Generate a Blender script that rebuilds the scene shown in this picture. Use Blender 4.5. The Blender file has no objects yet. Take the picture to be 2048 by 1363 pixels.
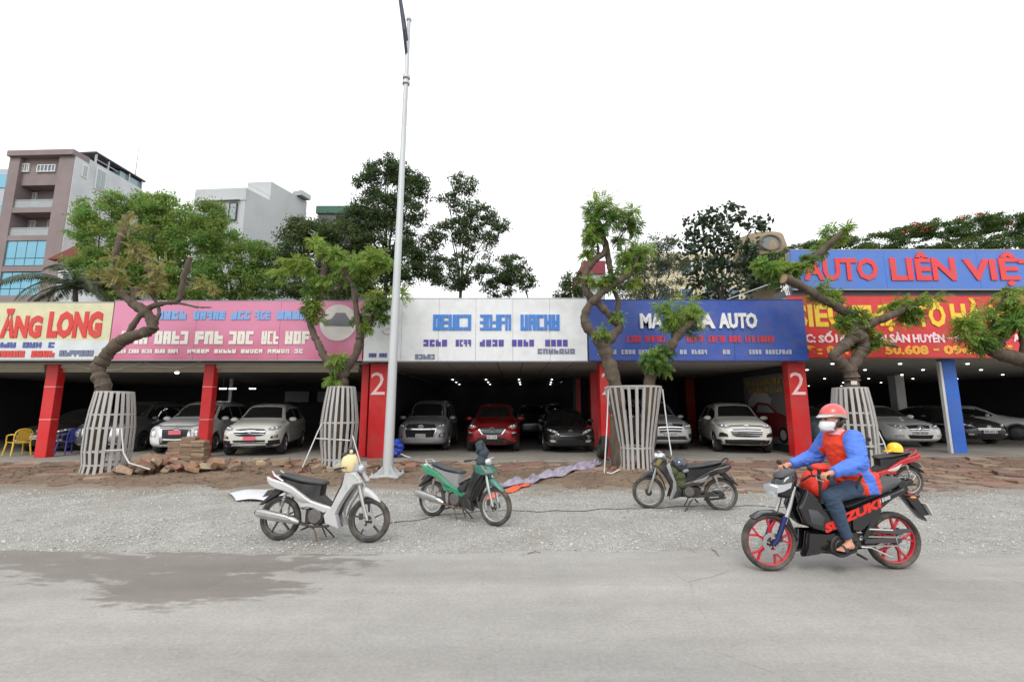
import bpy, bmesh, math, random
import numpy as np
from mathutils import Vector, Matrix, noise as mnoise
from mathutils.bvhtree import BVHTree

S = bpy.context.scene
COL = S.collection
R = math.radians
rng = np.random.default_rng(7)
random.seed(7)

# ------------------------------------------------------------------ camera
FPX, CAM_H, PITCH = 900.0, 1.65, math.atan(131 / 900.0)
cam_d = bpy.data.cameras.new('camera')
cam_d.sensor_width = 36.0
cam_d.lens = 36.0 * FPX / 2048.0
cam_d.clip_start = 0.05
cam_d.clip_end = 3000
cam = bpy.data.objects.new('camera', cam_d)
cam.location = (0, 0, CAM_H)
cam.rotation_euler = (R(90) + PITCH, 0, 0)
COL.objects.link(cam)
S.camera = cam

# ------------------------------------------------------------------ sky: flat white overcast
W = bpy.data.worlds.new('World')
S.world = W
W.use_nodes = True
nt = W.node_tree
nt.nodes.clear()
sky = nt.nodes.new('ShaderNodeTexSky')
sky.sky_type = 'NISHITA'
sky.sun_disc = False
sky.sun_elevation = R(49)
sky.sun_rotation = R(165)
sky.air_density = 1.0
sky.dust_density = 4.0
cl = nt.nodes.new('ShaderNodeTexNoise')
cl.inputs['Scale'].default_value = 1.3
cl.inputs['Detail'].default_value = 4
cr = nt.nodes.new('ShaderNodeValToRGB')
cr.color_ramp.elements[0].position = 0.3
cr.color_ramp.elements[0].color = (9.6, 10.0, 10.4, 1)
cr.color_ramp.elements[1].position = 0.62
cr.color_ramp.elements[1].color = (12.2, 12.3, 12.4, 1)
tc = nt.nodes.new('ShaderNodeTexCoord')
mx = nt.nodes.new('ShaderNodeMix')
mx.data_type = 'RGBA'
mx.inputs[0].default_value = 0.92
bg = nt.nodes.new('ShaderNodeBackground')
bg.inputs['Strength'].default_value = 0.112
out = nt.nodes.new('ShaderNodeOutputWorld')
L = nt.links.new
L(tc.outputs['Generated'], cl.inputs['Vector'])
L(cl.outputs['Fac'], cr.inputs['Fac'])
L(sky.outputs[0], mx.inputs[6])
L(cr.outputs[0], mx.inputs[7])
L(mx.outputs[2], bg.inputs[0])
L(bg.outputs[0], out.inputs[0])

sun_d = bpy.data.lights.new('sun', 'SUN')
sun_d.energy = 1.45
sun_d.angle = R(25)
sun_d.color = (1.0, 0.97, 0.93)
sun = bpy.data.objects.new('sun', sun_d)
sun.rotation_euler = (R(41), 0, R(-15))
sun.location = (0, -10, 40)
COL.objects.link(sun)

S.view_settings.view_transform = 'Standard'
S.view_settings.look = 'None'
S.view_settings.exposure = 0.27
S.view_settings.gamma = 1.0
S.view_settings.use_curve_mapping = False
S.cycles.max_bounces = 6
S.cycles.diffuse_bounces = 3
S.cycles.glossy_bounces = 3
S.cycles.transmission_bounces = 4
S.cycles.transparent_max_bounces = 6
S.cycles.use_denoising = True
S.cycles.caustics_reflective = False
S.cycles.caustics_refractive = False

# ------------------------------------------------------------------ pixels -> places
_c, _s = math.cos(PITCH), math.sin(PITCH)


def ray(px, py):
    a, b = px - 1024.0, 681.5 - py
    return Vector((a, FPX * _c - b * _s, FPX * _s + b * _c))


def P(px, py, Y):
    d = ray(px, py)
    return Vector((0, 0, CAM_H)) + d * (Y / d.y)


def G(px, py, z=0.0):
    d = ray(px, py)
    return Vector((0, 0, CAM_H)) + d * ((z - CAM_H) / d.z)


# ------------------------------------------------------------------ objects
def link(name, data, parent=None, loc=None):
    o = bpy.data.objects.new(name, data)
    COL.objects.link(o)
    if parent is not None:
        o.parent = parent
    if loc is not None:
        o.location = loc
    return o


def tag(o, label=None, cat=None, group=None, kind=None):
    if label:
        o['label'] = label
    if cat:
        o['category'] = cat
    if group:
        o['group'] = group
    if kind:
        o['kind'] = kind
    return o


def thing(name, label, cat, loc=(0, 0, 0), rz=0.0, group=None):
    o = bpy.data.objects.new(name, None)
    o.empty_display_size = 0.2
    o.location = loc
    o.rotation_euler = (0, 0, rz)
    COL.objects.link(o)
    return tag(o, label, cat, group)


def finish(me, sharp=35):
    me.validate()
    me.shade_smooth()
    if sharp is not None:
        me.set_sharp_from_angle(angle=R(sharp))
    me.update()


class MB:
    """collects shapes; build() links them as ONE mesh object"""

    def __init__(self):
        self.v, self.f, self.m = [], [], []
        self.mi = 0

    def add(self, vs, fs):
        n = len(self.v)
        self.v.extend([tuple(p) for p in vs])
        for q in fs:
            self.f.append(tuple(i + n for i in q))
            self.m.append(self.mi)
        return self

    def box(self, c, s, rot=None):
        hx, hy, hz = s[0] / 2, s[1] / 2, s[2] / 2
        pts = [Vector((x, y, z)) for x in (-hx, hx) for y in (-hy, hy) for z in (-hz, hz)]
        if rot is not None:
            pts = [rot @ p for p in pts]
        c = Vector(c)
        return self.add([p + c for p in pts], [(0, 1, 3, 2), (4, 6, 7, 5), (0, 4, 5, 1), (2, 3, 7, 6), (0, 2, 6, 4), (1, 5, 7, 3)])

    def box2(self, a, b):
        a, b = Vector(a), Vector(b)
        return self.box((a + b) / 2, [abs(b[i] - a[i]) for i in range(3)])

    def bar(self, p0, p1, w, h, up=(0, 0, 1)):
        p0, p1 = Vector(p0), Vector(p1)
        d = (p1 - p0)
        ln = d.length
        d.normalize()
        up = Vector(up)
        if abs(d.dot(up)) > 0.98:
            up = Vector((0, 1, 0))
        s = d.cross(up).normalized()
        u = s.cross(d).normalized()
        m = Matrix((d, s, u)).transposed()
        return self.box((p0 + p1) / 2, (ln, w, h), m)

    def tube(self, pts, rad, n=8, cap=True, squash=None):
        pts = [Vector(p) for p in pts]
        if not hasattr(rad, '__len__'):
            rad = [rad] * len(pts)
        k = len(pts)
        vs, fs = [], []
        t0 = (pts[1] - pts[0]).normalized()
        ref = Vector((0, 0, 1)) if abs(t0.z) < 0.9 else Vector((0, 1, 0))
        nrm = t0.cross(ref).normalized()
        for i in range(k):
            if i == 0:
                t = pts[1] - pts[0]
            elif i == k - 1:
                t = pts[-1] - pts[-2]
            else:
                t = (pts[i + 1] - pts[i]).normalized() + (pts[i] - pts[i - 1]).normalized()
            if t.length < 1e-9:
                t = pts[i] - pts[i - 1]
            t.normalize()
            nrm = nrm - t * nrm.dot(t)
            if nrm.length < 1e-6:
                nrm = t.orthogonal()
            nrm.normalize()
            b = t.cross(nrm)
            for j in range(n):
                a = 2 * math.pi * j / n
                vs.append(pts[i] + (nrm * math.cos(a) + b * math.sin(a)) * rad[i])
        for i in range(k - 1):
            for j in range(n):
                j2 = (j + 1) % n
                fs.append((i * n + j, i * n + j2, (i + 1) * n + j2, (i + 1) * n + j))
        if cap:
            fs.append(tuple(range(n - 1, -1, -1)))
            fs.append(tuple((k - 1) * n + j for j in range(n)))
        return self.add(vs, fs)

    def cyl(self, p0, p1, r0, r1=None, n=16, cap=True):
        return self.tube([p0, p1], [r0, r0 if r1 is None else r1], n, cap)

    def lathe(self, prof, n=24, c=(0, 0, 0), axis='z', close=False):
        """prof: list of (r, h)"""
        vs, fs = [], []
        k = len(prof)
        c = Vector(c)
        for r, h in prof:
            for j in range(n):
                a = 2 * math.pi * j / n
                x, y = r * math.cos(a), r * math.sin(a)
                p = {'z': (x, y, h), 'y': (x, h, y), 'x': (h, x, y)}[axis]
                vs.append(c + Vector(p))
        rows = k if close else k - 1
        for i in range(rows):
            i2 = (i + 1) % k
            for j in range(n):
                j2 = (j + 1) % n
                fs.append((i * n + j, i * n + j2, i2 * n + j2, i2 * n + j))
        if not close:
            if prof[0][0] > 1e-6:
                fs.append(tuple(range(n - 1, -1, -1)))
            if prof[-1][0] > 1e-6:
                fs.append(tuple((k - 1) * n + j for j in range(n)))
        return self.add(vs, fs)

    def torus(self, c, R0, r0, axis='y', n=32, m=10, sq=1.0):
        prof = [(R0 + r0 * math.cos(2 * math.pi * i / m), sq * r0 * math.sin(2 * math.pi * i / m)) for i in range(m)]
        return self.lathe(prof, n, c, axis, close=True)

    def prism(self, poly, lo, hi, axis='y'):
        """poly of 2d points; axis y: (x,z); x: (y,z); z: (x,y)"""
        def mk(p, h):
            return {'y': (p[0], h, p[1]), 'x': (h, p[0], p[1]), 'z': (p[0], p[1], h)}[axis]
        n = len(poly)
        vs = [mk(p, lo) for p in poly] + [mk(p, hi) for p in poly]
        fs = [tuple(range(n)), tuple(range(2 * n - 1, n - 1, -1))]
        for i in range(n):
            j = (i + 1) % n
            fs.append((i, i + n, j + n, j))
        return self.add(vs, fs)

    def puff(self, poly, y0, y1, inset=0.015, rim=0.35):
        """side outline (x,z) blown up between y0 and y1 with rounded rim"""
        n = len(poly)
        pv = [Vector((p[0], p[1])) for p in poly]
        area = sum(pv[i].x * pv[(i + 1) % n].y - pv[(i + 1) % n].x * pv[i].y for i in range(n))
        sg = 1 if area > 0 else -1
        ins = []
        for i in range(n):
            a, b, c = pv[i - 1], pv[i], pv[(i + 1) % n]
            e1, e2 = (b - a), (c - b)
            n1 = Vector((-e1.y, e1.x)).normalized() * sg if e1.length > 1e-9 else Vector((0, 0))
            n2 = Vector((-e2.y, e2.x)).normalized() * sg if e2.length > 1e-9 else Vector((0, 0))
            nn = n1 + n2
            if nn.length < 1e-6:
                nn = n1
            nn.normalize()
            ins.append(b + nn * inset)
        d = (y1 - y0) / 2
        ym = (y0 + y1) / 2
        vs = []
        for pts, h in ((ins, -1), (pv, -rim), (pv, rim), (ins, 1)):
            vs += [(p.x, ym + h * d, p.y) for p in pts]
        fs = []
        for k in range(3):
            for i in range(n):
                j = (i + 1) % n
                fs.append((k * n + i, k * n + j, (k + 1) * n + j, (k + 1) * n + i))
        fs.append(tuple(range(n - 1, -1, -1)))
        fs.append(tuple(3 * n + i for i in range(n)))
        return self.add(vs, fs)

    def loft(self, secs, cap=True, closed=True):
        n = len(secs[0])
        vs = [p for s in secs for p in s]
        fs = []
        m = n if closed else n - 1
        for i in range(len(secs) - 1):
            for j in range(m):
                j2 = (j + 1) % n
                fs.append((i * n + j, i * n + j2, (i + 1) * n + j2, (i + 1) * n + j))
        if cap:
            fs.append(tuple(range(n - 1, -1, -1)))
            fs.append(tuple((len(secs) - 1) * n + j for j in range(n)))
        return self.add(vs, fs)

    def ellip(self, c, r, nu=16, nv=10, rot=None):
        vs, fs = [], []
        c = Vector(c)
        for i in range(1, nv):
            t = math.pi * i / nv
            for j in range(nu):
                a = 2 * math.pi * j / nu
                p = Vector((r[0] * math.sin(t) * math.cos(a), r[1] * math.sin(t) * math.sin(a), r[2] * math.cos(t)))
                if rot is not None:
                    p = rot @ p
                vs.append(c + p)
        top, bot = Vector((0, 0, r[2])), Vector((0, 0, -r[2]))
        if rot is not None:
            top, bot = rot @ top, rot @ bot
        vs += [c + top, c + bot]
        N = (nv - 1) * nu
        for i in range(nv - 2):
            for j in range(nu):
                j2 = (j + 1) % nu
                fs.append((i * nu + j, (i + 1) * nu + j, (i + 1) * nu + j2, i * nu + j2))
        for j in range(nu):
            j2 = (j + 1) % nu
            fs.append((N, j, j2))
            fs.append((N + 1, (nv - 2) * nu + j2, (nv - 2) * nu + j))
        return self.add(vs, fs)

    def grid(self, pts):
        """pts[i][j]"""
        a, b = len(pts), len(pts[0])
        return self.add([p for r in pts for p in r], [(i * b + j, i * b + j + 1, (i + 1) * b + j + 1, (i + 1) * b + j) for i in range(a - 1) for j in range(b - 1)])

    def mesh(self, name='m', sharp=35, recalc=True):
        me = bpy.data.meshes.new(name)
        me.from_pydata(self.v, [], self.f)
        if recalc:
            bm = bmesh.new()
            bm.from_mesh(me)
            bmesh.ops.recalc_face_normals(bm, faces=bm.faces)
            bm.to_mesh(me)
            bm.free()
        if any(self.m):
            me.polygons.foreach_set('material_index', self.m)
        finish(me, sharp)
        return me

    def build(self, name, mat, parent=None, loc=None, sharp=35, bevel=0, sub=0, off=None, seg=2, recalc=True, bang=30):
        if off is not None:
            off = Vector(off)
            self.v = [tuple(Vector(p) - off) for p in self.v]
        me = self.mesh(name, sharp, recalc)
        for m in (mat if isinstance(mat, (list, tuple)) else [mat]):
            me.materials.append(m)
        o = link(name, me, parent, loc)
        if bevel:
            md = o.modifiers.new('bevel', 'BEVEL')
            md.width = bevel
            md.segments = seg
            md.limit_method = 'ANGLE'
            md.angle_limit = R(bang)
        if sub:
            md = o.modifiers.new('sub', 'SUBSURF')
            md.levels = md.render_levels = sub
        return o


def copy_tree(o, parent=None):
    c = o.copy()
    COL.objects.link(c)
    c.parent = parent
    for ch in list(o.children):
        copy_tree(ch, c)
    return c


def np_mesh(name, V, Fq):
    """fast mesh from numpy verts (n,3) and faces (m,k)"""
    me = bpy.data.meshes.new(name)
    V = np.asarray(V, dtype=np.float32)
    Fq = np.asarray(Fq, dtype=np.int32)
    k = Fq.shape[1]
    me.vertices.add(len(V))
    me.vertices.foreach_set('co', V.ravel())
    me.loops.add(Fq.size)
    me.loops.foreach_set('vertex_index', Fq.ravel())
    me.polygons.add(len(Fq))
    me.polygons.foreach_set('loop_start', np.arange(0, Fq.size, k, dtype=np.int32))
    me.update(calc_edges=True)
    return me


# ------------------------------------------------------------------ materials
_mats = {}


def mat(name, col=(.5, .5, .5), rough=.5, metal=0.0, coat=0.0, var=.0, vs=4.0, bump=0.0, bs=40.0, dirt=None, da=0.0, ds=3.0, emit=None, es=1.0, spec=.5, isl=0.0, trans=0.0, alpha=1.0, stretch=None):
    if name in _mats:
        return _mats[name]
    m = bpy.data.materials.new(name)
    m.use_nodes = True
    n = m.node_tree.nodes
    l = m.node_tree.links.new
    b = n['Principled BSDF']
    b.inputs['Roughness'].default_value = rough
    b.inputs['Metallic'].default_value = metal
    b.inputs['Coat Weight'].default_value = coat
    b.inputs['Coat Roughness'].default_value = .06
    b.inputs['Specular IOR Level'].default_value = spec
    b.inputs['Base Color'].default_value = (*col, 1)
    if trans:
        b.inputs['Transmission Weight'].default_value = trans
    if alpha < 1:
        b.inputs['Alpha'].default_value = alpha
    cur = None
    tcn = None

    def coords():
        nonlocal tcn
        if tcn is None:
            t = n.new('ShaderNodeTexCoord')
            tcn = t.outputs['Object']
            if stretch:
                mp = n.new('ShaderNodeMapping')
                mp.inputs['Scale'].default_value = stretch
                l(tcn, mp.inputs['Vector'])
                tcn = mp.outputs[0]
        return tcn

    def noise(scale, det=4, ro=.6):
        t = n.new('ShaderNodeTexNoise')
        t.inputs['Scale'].default_value = scale
        t.inputs['Detail'].default_value = det
        t.inputs['Roughness'].default_value = ro
        l(coords(), t.inputs['Vector'])
        return t.outputs['Fac']
    if var or isl:
        hsv = n.new('ShaderNodeHueSaturation')
        hsv.inputs['Color'].default_value = (*col, 1)
        if var:
            mr = n.new('ShaderNodeMapRange')
            mr.inputs['From Min'].default_value = .25
            mr.inputs['From Max'].default_value = .75
            mr.inputs['To Min'].default_value = 1 - var
            mr.inputs['To Max'].default_value = 1 + var
            l(noise(vs), mr.inputs['Value'])
            v = mr.outputs[0]
        if isl:
            g = n.new('ShaderNodeNewGeometry')
            oi = n.new('ShaderNodeObjectInfo')
            ad = n.new('ShaderNodeMath')
            ad.operation = 'ADD'
            l(g.outputs['Random Per Island'], ad.inputs[0])
            l(oi.outputs['Random'], ad.inputs[1])
            fr = n.new('ShaderNodeMath')
            fr.operation = 'FRACT'
            l(ad.outputs[0], fr.inputs[0])
            mr2 = n.new('ShaderNodeMapRange')
            mr2.inputs['To Min'].default_value = 1 - isl
            mr2.inputs['To Max'].default_value = 1 + isl
            l(fr.outputs[0], mr2.inputs['Value'])
            hm = n.new('ShaderNodeMapRange')
            hm.inputs['To Min'].default_value = .5 - isl * .06
            hm.inputs['To Max'].default_value = .5 + isl * .06
            l(oi.outputs['Random'], hm.inputs['Value'])
            l(hm.outputs[0], hsv.inputs['Hue'])
            if var:
                mm = n.new('ShaderNodeMath')
                mm.operation = 'MULTIPLY'
                l(v, mm.inputs[0])
                l(mr2.outputs[0], mm.inputs[1])
                v = mm.outputs[0]
            else:
                v = mr2.outputs[0]
        l(v, hsv.inputs['Value'])
        cur = hsv.outputs[0]
    if dirt is not None:
        mxn = n.new('ShaderNodeMix')
        mxn.data_type = 'RGBA'
        if cur is not None:
            l(cur, mxn.inputs[6])
        else:
            mxn.inputs[6].default_value = (*col, 1)
        mxn.inputs[7].default_value = (*dirt, 1)
        mr = n.new('ShaderNodeMapRange')
        mr.inputs['From Min'].default_value = .42
        mr.inputs['From Max'].default_value = .75
        mr.inputs['To Max'].default_value = da
        l(noise(ds, 6, .65), mr.inputs['Value'])
        l(mr.outputs[0], mxn.inputs[0])
        cur = mxn.outputs[2]
        ra = n.new('ShaderNodeMath')
        ra.operation = 'MULTIPLY_ADD'
        l(mr.outputs[0], ra.inputs[0])
        ra.inputs[1].default_value = .4
        ra.inputs[2].default_value = rough
        l(ra.outputs[0], b.inputs['Roughness'])
    if cur is not None:
        l(cur, b.inputs['Base Color'])
    if bump:
        bp = n.new('ShaderNodeBump')
        bp.inputs['Strength'].default_value = min(1, bump)
        bp.inputs['Distance'].default_value = .02
        l(noise(bs, 5, .6), bp.inputs['Height'])
        l(bp.outputs[0], b.inputs['Normal'])
    if emit is not None:
        b.inputs['Emission Color'].default_value = (*emit, 1)
        b.inputs['Emission Strength'].default_value = es
    _mats[name] = m
    return m


def srgb(r, g, b):
    def f(c):
        c /= 255.0
        return c / 12.92 if c <= .04045 else ((c + .055) / 1.055) ** 2.4
    return (f(r), f(g), f(b))


def text_mesh(s, size=1.0, bold=0.0, sx=1.0, extrude=.01, align='CENTER', shear=0.0, space=1.0, res=2):
    cu = bpy.data.curves.new('text', 'FONT')
    cu.body = s
    cu.size = size
    cu.offset = bold
    cu.extrude = extrude
    cu.align_x = align
    cu.shear = shear
    cu.space_character = space
    cu.resolution_u = res
    o = bpy.data.objects.new('text', cu)
    COL.objects.link(o)
    dg = bpy.context.evaluated_depsgraph_get()
    me = bpy.data.meshes.new_from_object(o.evaluated_get(dg))
    bpy.data.objects.remove(o)
    if sx != 1.0:
        me.transform(Matrix.Diagonal((sx, 1, 1, 1)))
    return me


def fit_text(name, s, mat_, parent, x0, x1, z0, z1, y, bold=0.0, extrude=.008, shear=0.0, flip=1, space=1.0):
    """lettering standing in the xz plane facing -y, stretched to the box"""
    me = text_mesh(s, 1.0, bold, 1.0, extrude, 'LEFT', shear, space)
    V = np.empty(len(me.vertices) * 3, dtype=np.float32)
    me.vertices.foreach_get('co', V)
    V = V.reshape(-1, 3)
    lo, hi = V.min(0), V.max(0)
    o = np.empty_like(V)
    o[:, 0] = x0 + (V[:, 0] - lo[0]) / (hi[0] - lo[0]) * (x1 - x0)
    o[:, 2] = z0 + (V[:, 1] - lo[1]) / (hi[1] - lo[1]) * (z1 - z0)
    o[:, 1] = y - V[:, 2] * flip
    me.vertices.foreach_set('co', o.ravel())
    me.materials.clear()
    me.materials.append(mat_)
    me.update()
    return link(name, me, parent)



# ================================================================== ground
FY = 14.0          # plane of the showroom pillars


def floor_h(x):
    def ss(a, b, t):
        t = min(1, max(0, (t - a) / (b - a)))
        return t * t * (3 - 2 * t)
    return .12 + .04 * ss(2.0, 4.0, x) + .09 * ss(7.6, 9.4, x)


def verge_h(x, y):
    t = min(1, max(0, (y - 8.7) / 4.9))
    t = t * t * (3 - 2 * t)
    n = .03 * math.sin(1.7 * x + .6 * y) * math.sin(2.3 * y - .8 * x) + .02 * math.sin(5.1 * x + 3.3 * y) + .012 * math.sin(11 * x - 7 * y)
    w = math.sin(math.pi * min(1, max(0, (y - 8.7) / 4.9)))
    mound = .10 * math.exp(-((x + 6.6) / 2.6) ** 2 - ((y - 11.2) / 1.1) ** 2) + .07 * math.exp(-((x - 2.2) / 1.6) ** 2 - ((y - 10.4) / .7) ** 2)
    return -.03 + (floor_h(x) + .0) * t + n * w + mound


def ground_mat(name, c1, c2, big=.6, fine=120., fa=.25, mid=9., ma=.12, bump=.5, bs=90., rough=.9, extra=None, stretch=None):
    m = bpy.data.materials.new(name)
    m.use_nodes = True
    n, l = m.node_tree.nodes, m.node_tree.links.new
    b = n['Principled BSDF']
    b.inputs['Roughness'].default_value = rough
    b.inputs['Specular IOR Level'].default_value = .3
    t = n.new('ShaderNodeTexCoord').outputs['Object']
    tb = t
    if stretch:
        mp = n.new('ShaderNodeMapping')
        mp.inputs['Scale'].default_value = stretch
        l(t, mp.inputs['Vector'])
        tb = mp.outputs[0]

    def noise(sc, det=5, ro=.6, v=None):
        q = n.new('ShaderNodeTexNoise')
        q.inputs['Scale'].default_value = sc
        q.inputs['Detail'].default_value = det
        q.inputs['Roughness'].default_value = ro
        l(v or t, q.inputs['Vector'])
        return q.outputs['Fac']

    def mr(v, a, bb, c, d):
        q = n.new('ShaderNodeMapRange')
        for i, val in zip(('From Min', 'From Max', 'To Min', 'To Max'), (a, bb, c, d)):
            q.inputs[i].default_value = val
        l(v, q.inputs['Value'])
        return q.outputs[0]

    def mix(f, a, bcol, mode='MIX'):
        q = n.new('ShaderNodeMix')
        q.data_type = 'RGBA'
        q.blend_type = mode
        if isinstance(f, float):
            q.inputs[0].default_value = f
        else:
            l(f, q.inputs[0])
        for s, v in ((6, a), (7, bcol)):
            if isinstance(v, tuple):
                q.inputs[s].default_value = (*v, 1)
            else:
                l(v, q.inputs[s])
        return q.outputs[2]

    def mul(c, v):
        h = n.new('ShaderNodeHueSaturation')
        l(c, h.inputs['Color'])
        l(v, h.inputs['Value'])
        return h.outputs[0]
    c = mix(mr(noise(big, 6, .6, tb), .35, .65, 0, 1), c1, c2)
    c = mul(c, mr(noise(mid, 4), .3, .7, 1 - ma, 1 + ma))
    c = mul(c, mr(noise(fine, 3, .7), .3, .7, 1 - fa, 1 + fa))
    hgt = noise(bs, 4, .7)
    if extra:
        c = extra(n, l, t, noise, mr, mix, mul, c, b)
    l(c, b.inputs['Base Color'])
    bp = n.new('ShaderNodeBump')
    bp.inputs['Strength'].default_value = bump
    bp.inputs['Distance'].default_value = .01
    l(hgt, bp.inputs['Height'])
    l(bp.outputs[0], b.inputs['Normal'])
    return m


def sep(n, l, t):
    s = n.new('ShaderNodeSeparateXYZ')
    l(t, s.inputs[0])
    return s.outputs


def mth(n, l, op, a, b=None, c=None):
    q = n.new('ShaderNodeMath')
    q.operation = op
    for i, v in enumerate((a, b, c)):
        if v is None:
            continue
        if isinstance(v, (int, float)):
            q.inputs[i].default_value = v
        else:
            l(v, q.inputs[i])
    return q.outputs[0]


def road_extra(n, l, t, noise, mr, mix, mul, c, b):
    # spilled, still damp dirt water on the left part of the carriageway
    x, y, z = sep(n, l, t)
    mp = n.new('ShaderNodeMapping')
    mp.inputs['Scale'].default_value = (.55, 1.5, 1)
    l(t, mp.inputs['Vector'])
    nz = noise(1.5, 6, .55, mp.outputs[0])
    # two lobes: a long one at the edge, one reaching into the road
    e1 = mth(n, l, 'ADD', mth(n, l, 'POWER', mth(n, l, 'ABSOLUTE', mth(n, l, 'MULTIPLY', mth(n, l, 'ADD', x, 3.7), 1 / 2.1)), 2.0), mth(n, l, 'POWER', mth(n, l, 'ABSOLUTE', mth(n, l, 'MULTIPLY', mth(n, l, 'SUBTRACT', y, 5.05), 1 / .55)), 2.0))
    e2 = mth(n, l, 'ADD', mth(n, l, 'POWER', mth(n, l, 'ABSOLUTE', mth(n, l, 'MULTIPLY', mth(n, l, 'ADD', x, 2.95), 1 / .95)), 2.0), mth(n, l, 'POWER', mth(n, l, 'ABSOLUTE', mth(n, l, 'MULTIPLY', mth(n, l, 'SUBTRACT', y, 4.45), 1 / .45)), 2.0))
    e3 = mth(n, l, 'ADD', mth(n, l, 'POWER', mth(n, l, 'ABSOLUTE', mth(n, l, 'MULTIPLY', mth(n, l, 'ADD', x, 6.0), 1 / 2.4)), 2.0), mth(n, l, 'POWER', mth(n, l, 'ABSOLUTE', mth(n, l, 'MULTIPLY', mth(n, l, 'SUBTRACT', y, 5.35), 1 / .4)), 2.0))
    e = mth(n, l, 'MINIMUM', mth(n, l, 'MINIMUM', e1, e2), e3)
    nz2 = noise(5.5, 6, .65, mp.outputs[0])
    f = mth(n, l, 'SUBTRACT', mth(n, l, 'ADD', mth(n, l, 'ADD', mth(n, l, 'MULTIPLY', nz, 3.2), mth(n, l, 'MULTIPLY', nz2, 3.4)), -2.4), e)
    wet = mr(f, -.12, .3, 0, .8)
    c = mix(wet, c, (.165, .145, .125))
    l(mr(wet, 0, 1, .88, .55), b.inputs['Roughness'])
    # pale dust lanes along the driving direction and fine cracks
    mp2 = n.new('ShaderNodeMapping')
    mp2.inputs['Scale'].default_value = (.12, 1.1, 1)
    l(t, mp2.inputs['Vector'])
    c = mul(c, mr(noise(1.6, 5, .6, mp2.outputs[0]), .3, .7, .86, 1.12))
    c = mul(c, mr(noise(3.3, 6, .7), .3, .7, .93, 1.07))
    # tar seams and hairline cracks
    vc = n.new('ShaderNodeTexVoronoi')
    vc.feature = 'DISTANCE_TO_EDGE'
    vc.inputs['Scale'].default_value = .55
    mpv = n.new('ShaderNodeMix')
    mpv.data_type = 'VECTOR'
    mpv.inputs[0].default_value = .06
    nn_ = n.new('ShaderNodeTexNoise')
    nn_.inputs['Scale'].default_value = 3
    l(t, nn_.inputs['Vector'])
    l(t, mpv.inputs[4])
    l(nn_.outputs['Color'], mpv.inputs[5])
    l(mpv.outputs[1], vc.inputs['Vector'])
    ck = mth(n, l, 'MULTIPLY', mr(vc.outputs['Distance'], .0015, .004, 1, 0), mr(noise(.7, 3), .5, .62, 0, .45))
    c = mix(ck, c, (.13, .12, .11))
    v = n.new('ShaderNodeTexVoronoi')
    v.inputs['Scale'].default_value = 160
    l(t, v.inputs['Vector'])
    sp = mr(v.outputs['Distance'], .08, .32, 1.38, .95)
    c = mul(c, sp)
    return c


def gravel_extra(n, l, t, noise, mr, mix, mul, c, b):
    x, y, z = sep(n, l, t)
    f = mth(n, l, 'ADD', mth(n, l, 'MULTIPLY', noise(.9, 6, .65), 3.0), mth(n, l, 'MULTIPLY', mth(n, l, 'SUBTRACT', y, 8.9), .8))
    c = mix(mr(f, 1.2, 2.1, 0, .75), c, (.25, .195, .135))
    v = n.new('ShaderNodeTexVoronoi')
    v.inputs['Scale'].default_value = 75
    l(t, v.inputs['Vector'])
    c = mul(c, mr(v.outputs['Distance'], .05, .5, 1.42, .62))
    return c


M_road = ground_mat('road_surface', (.34, .325, .30), (.285, .275, .26), big=.5, fine=210, fa=.24, mid=34, ma=.11, bump=.35, bs=240, rough=.88, extra=road_extra, stretch=(.35, 1, 1))
M_gravel = ground_mat('gravel_surface', (.455, .45, .42), (.365, .35, .315), big=1.3, fine=90, fa=.46, mid=14, ma=.16, bump=.9, bs=70, rough=.95, extra=gravel_extra)
M_dirt = ground_mat('dirt_surface', (.20, .145, .10), (.14, .10, .072), big=1.4, fine=80, fa=.3, mid=8, ma=.2, bump=1.0, bs=45, rough=.97)
M_land = ground_mat('land_surface', (.15, .14, .10), (.11, .11, .08), big=.1, rough=.95)
M_conc = ground_mat('concrete_floor', (.30, .285, .25), (.235, .22, .195), big=.8, fine=130, fa=.1, mid=6, ma=.1, bump=.2, bs=120, rough=.75)

g = MB()
g.grid([[(x, y, -.16) for y in (-700, -30, 0, 15, 60, 900)] for x in (-900, -60, 0, 60, 900)])
tag(g.build('ground', M_land), kind='structure')

edge = [(-60 + i * .25) for i in range(481)]
g = MB()


def road_edge(x):
    return 5.46 + .05 * math.sin(x * .9) + .03 * math.sin(x * 3.1 + 1) + .015 * math.sin(x * 9.7) + .012 * math.sin(x * 23 + 2)


rows = [[(x, -40, 0) for x in edge], [(x, 2.0, 0) for x in edge], [(x, road_edge(x) - .02, 0) for x in edge], [(x, road_edge(x), -.03) for x in edge]]
g.grid(rows)
tag(g.build('road', M_road), kind='structure')

g = MB()


def grav_h(x, y):
    t = min(1, max(0, (y - 5.3) / 3.6))
    return -.014 + .02 * t + .010 * math.sin(3.1 * x + 2 * y) * math.sin(4.3 * y) + .006 * math.sin(9 * x + 6 * y) + .004 * math.sin(17 * x - 13 * y)


xs = np.arange(-26, 26.01, .13)
ys = np.arange(5.2, 10.01, .12)
g.grid([[(x, y, grav_h(x, y) + random.uniform(-.003, .003)) for y in ys] for x in xs])
tag(g.build('gravel_shoulder', M_gravel, sharp=None), kind='structure')

g = MB()
xs = np.arange(-26, 26.01, .16)
ys = np.arange(8.5, 13.81, .13)
g.grid([[(x, y + .12 * math.sin(x * 1.3) * (1 if y < 8.7 else 0), verge_h(x, y) + random.uniform(-.006, .006)) for y in ys] for x in xs])
verge = g.build('dirt_verge', M_dirt, sharp=None)
tag(verge, kind='structure')

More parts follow.
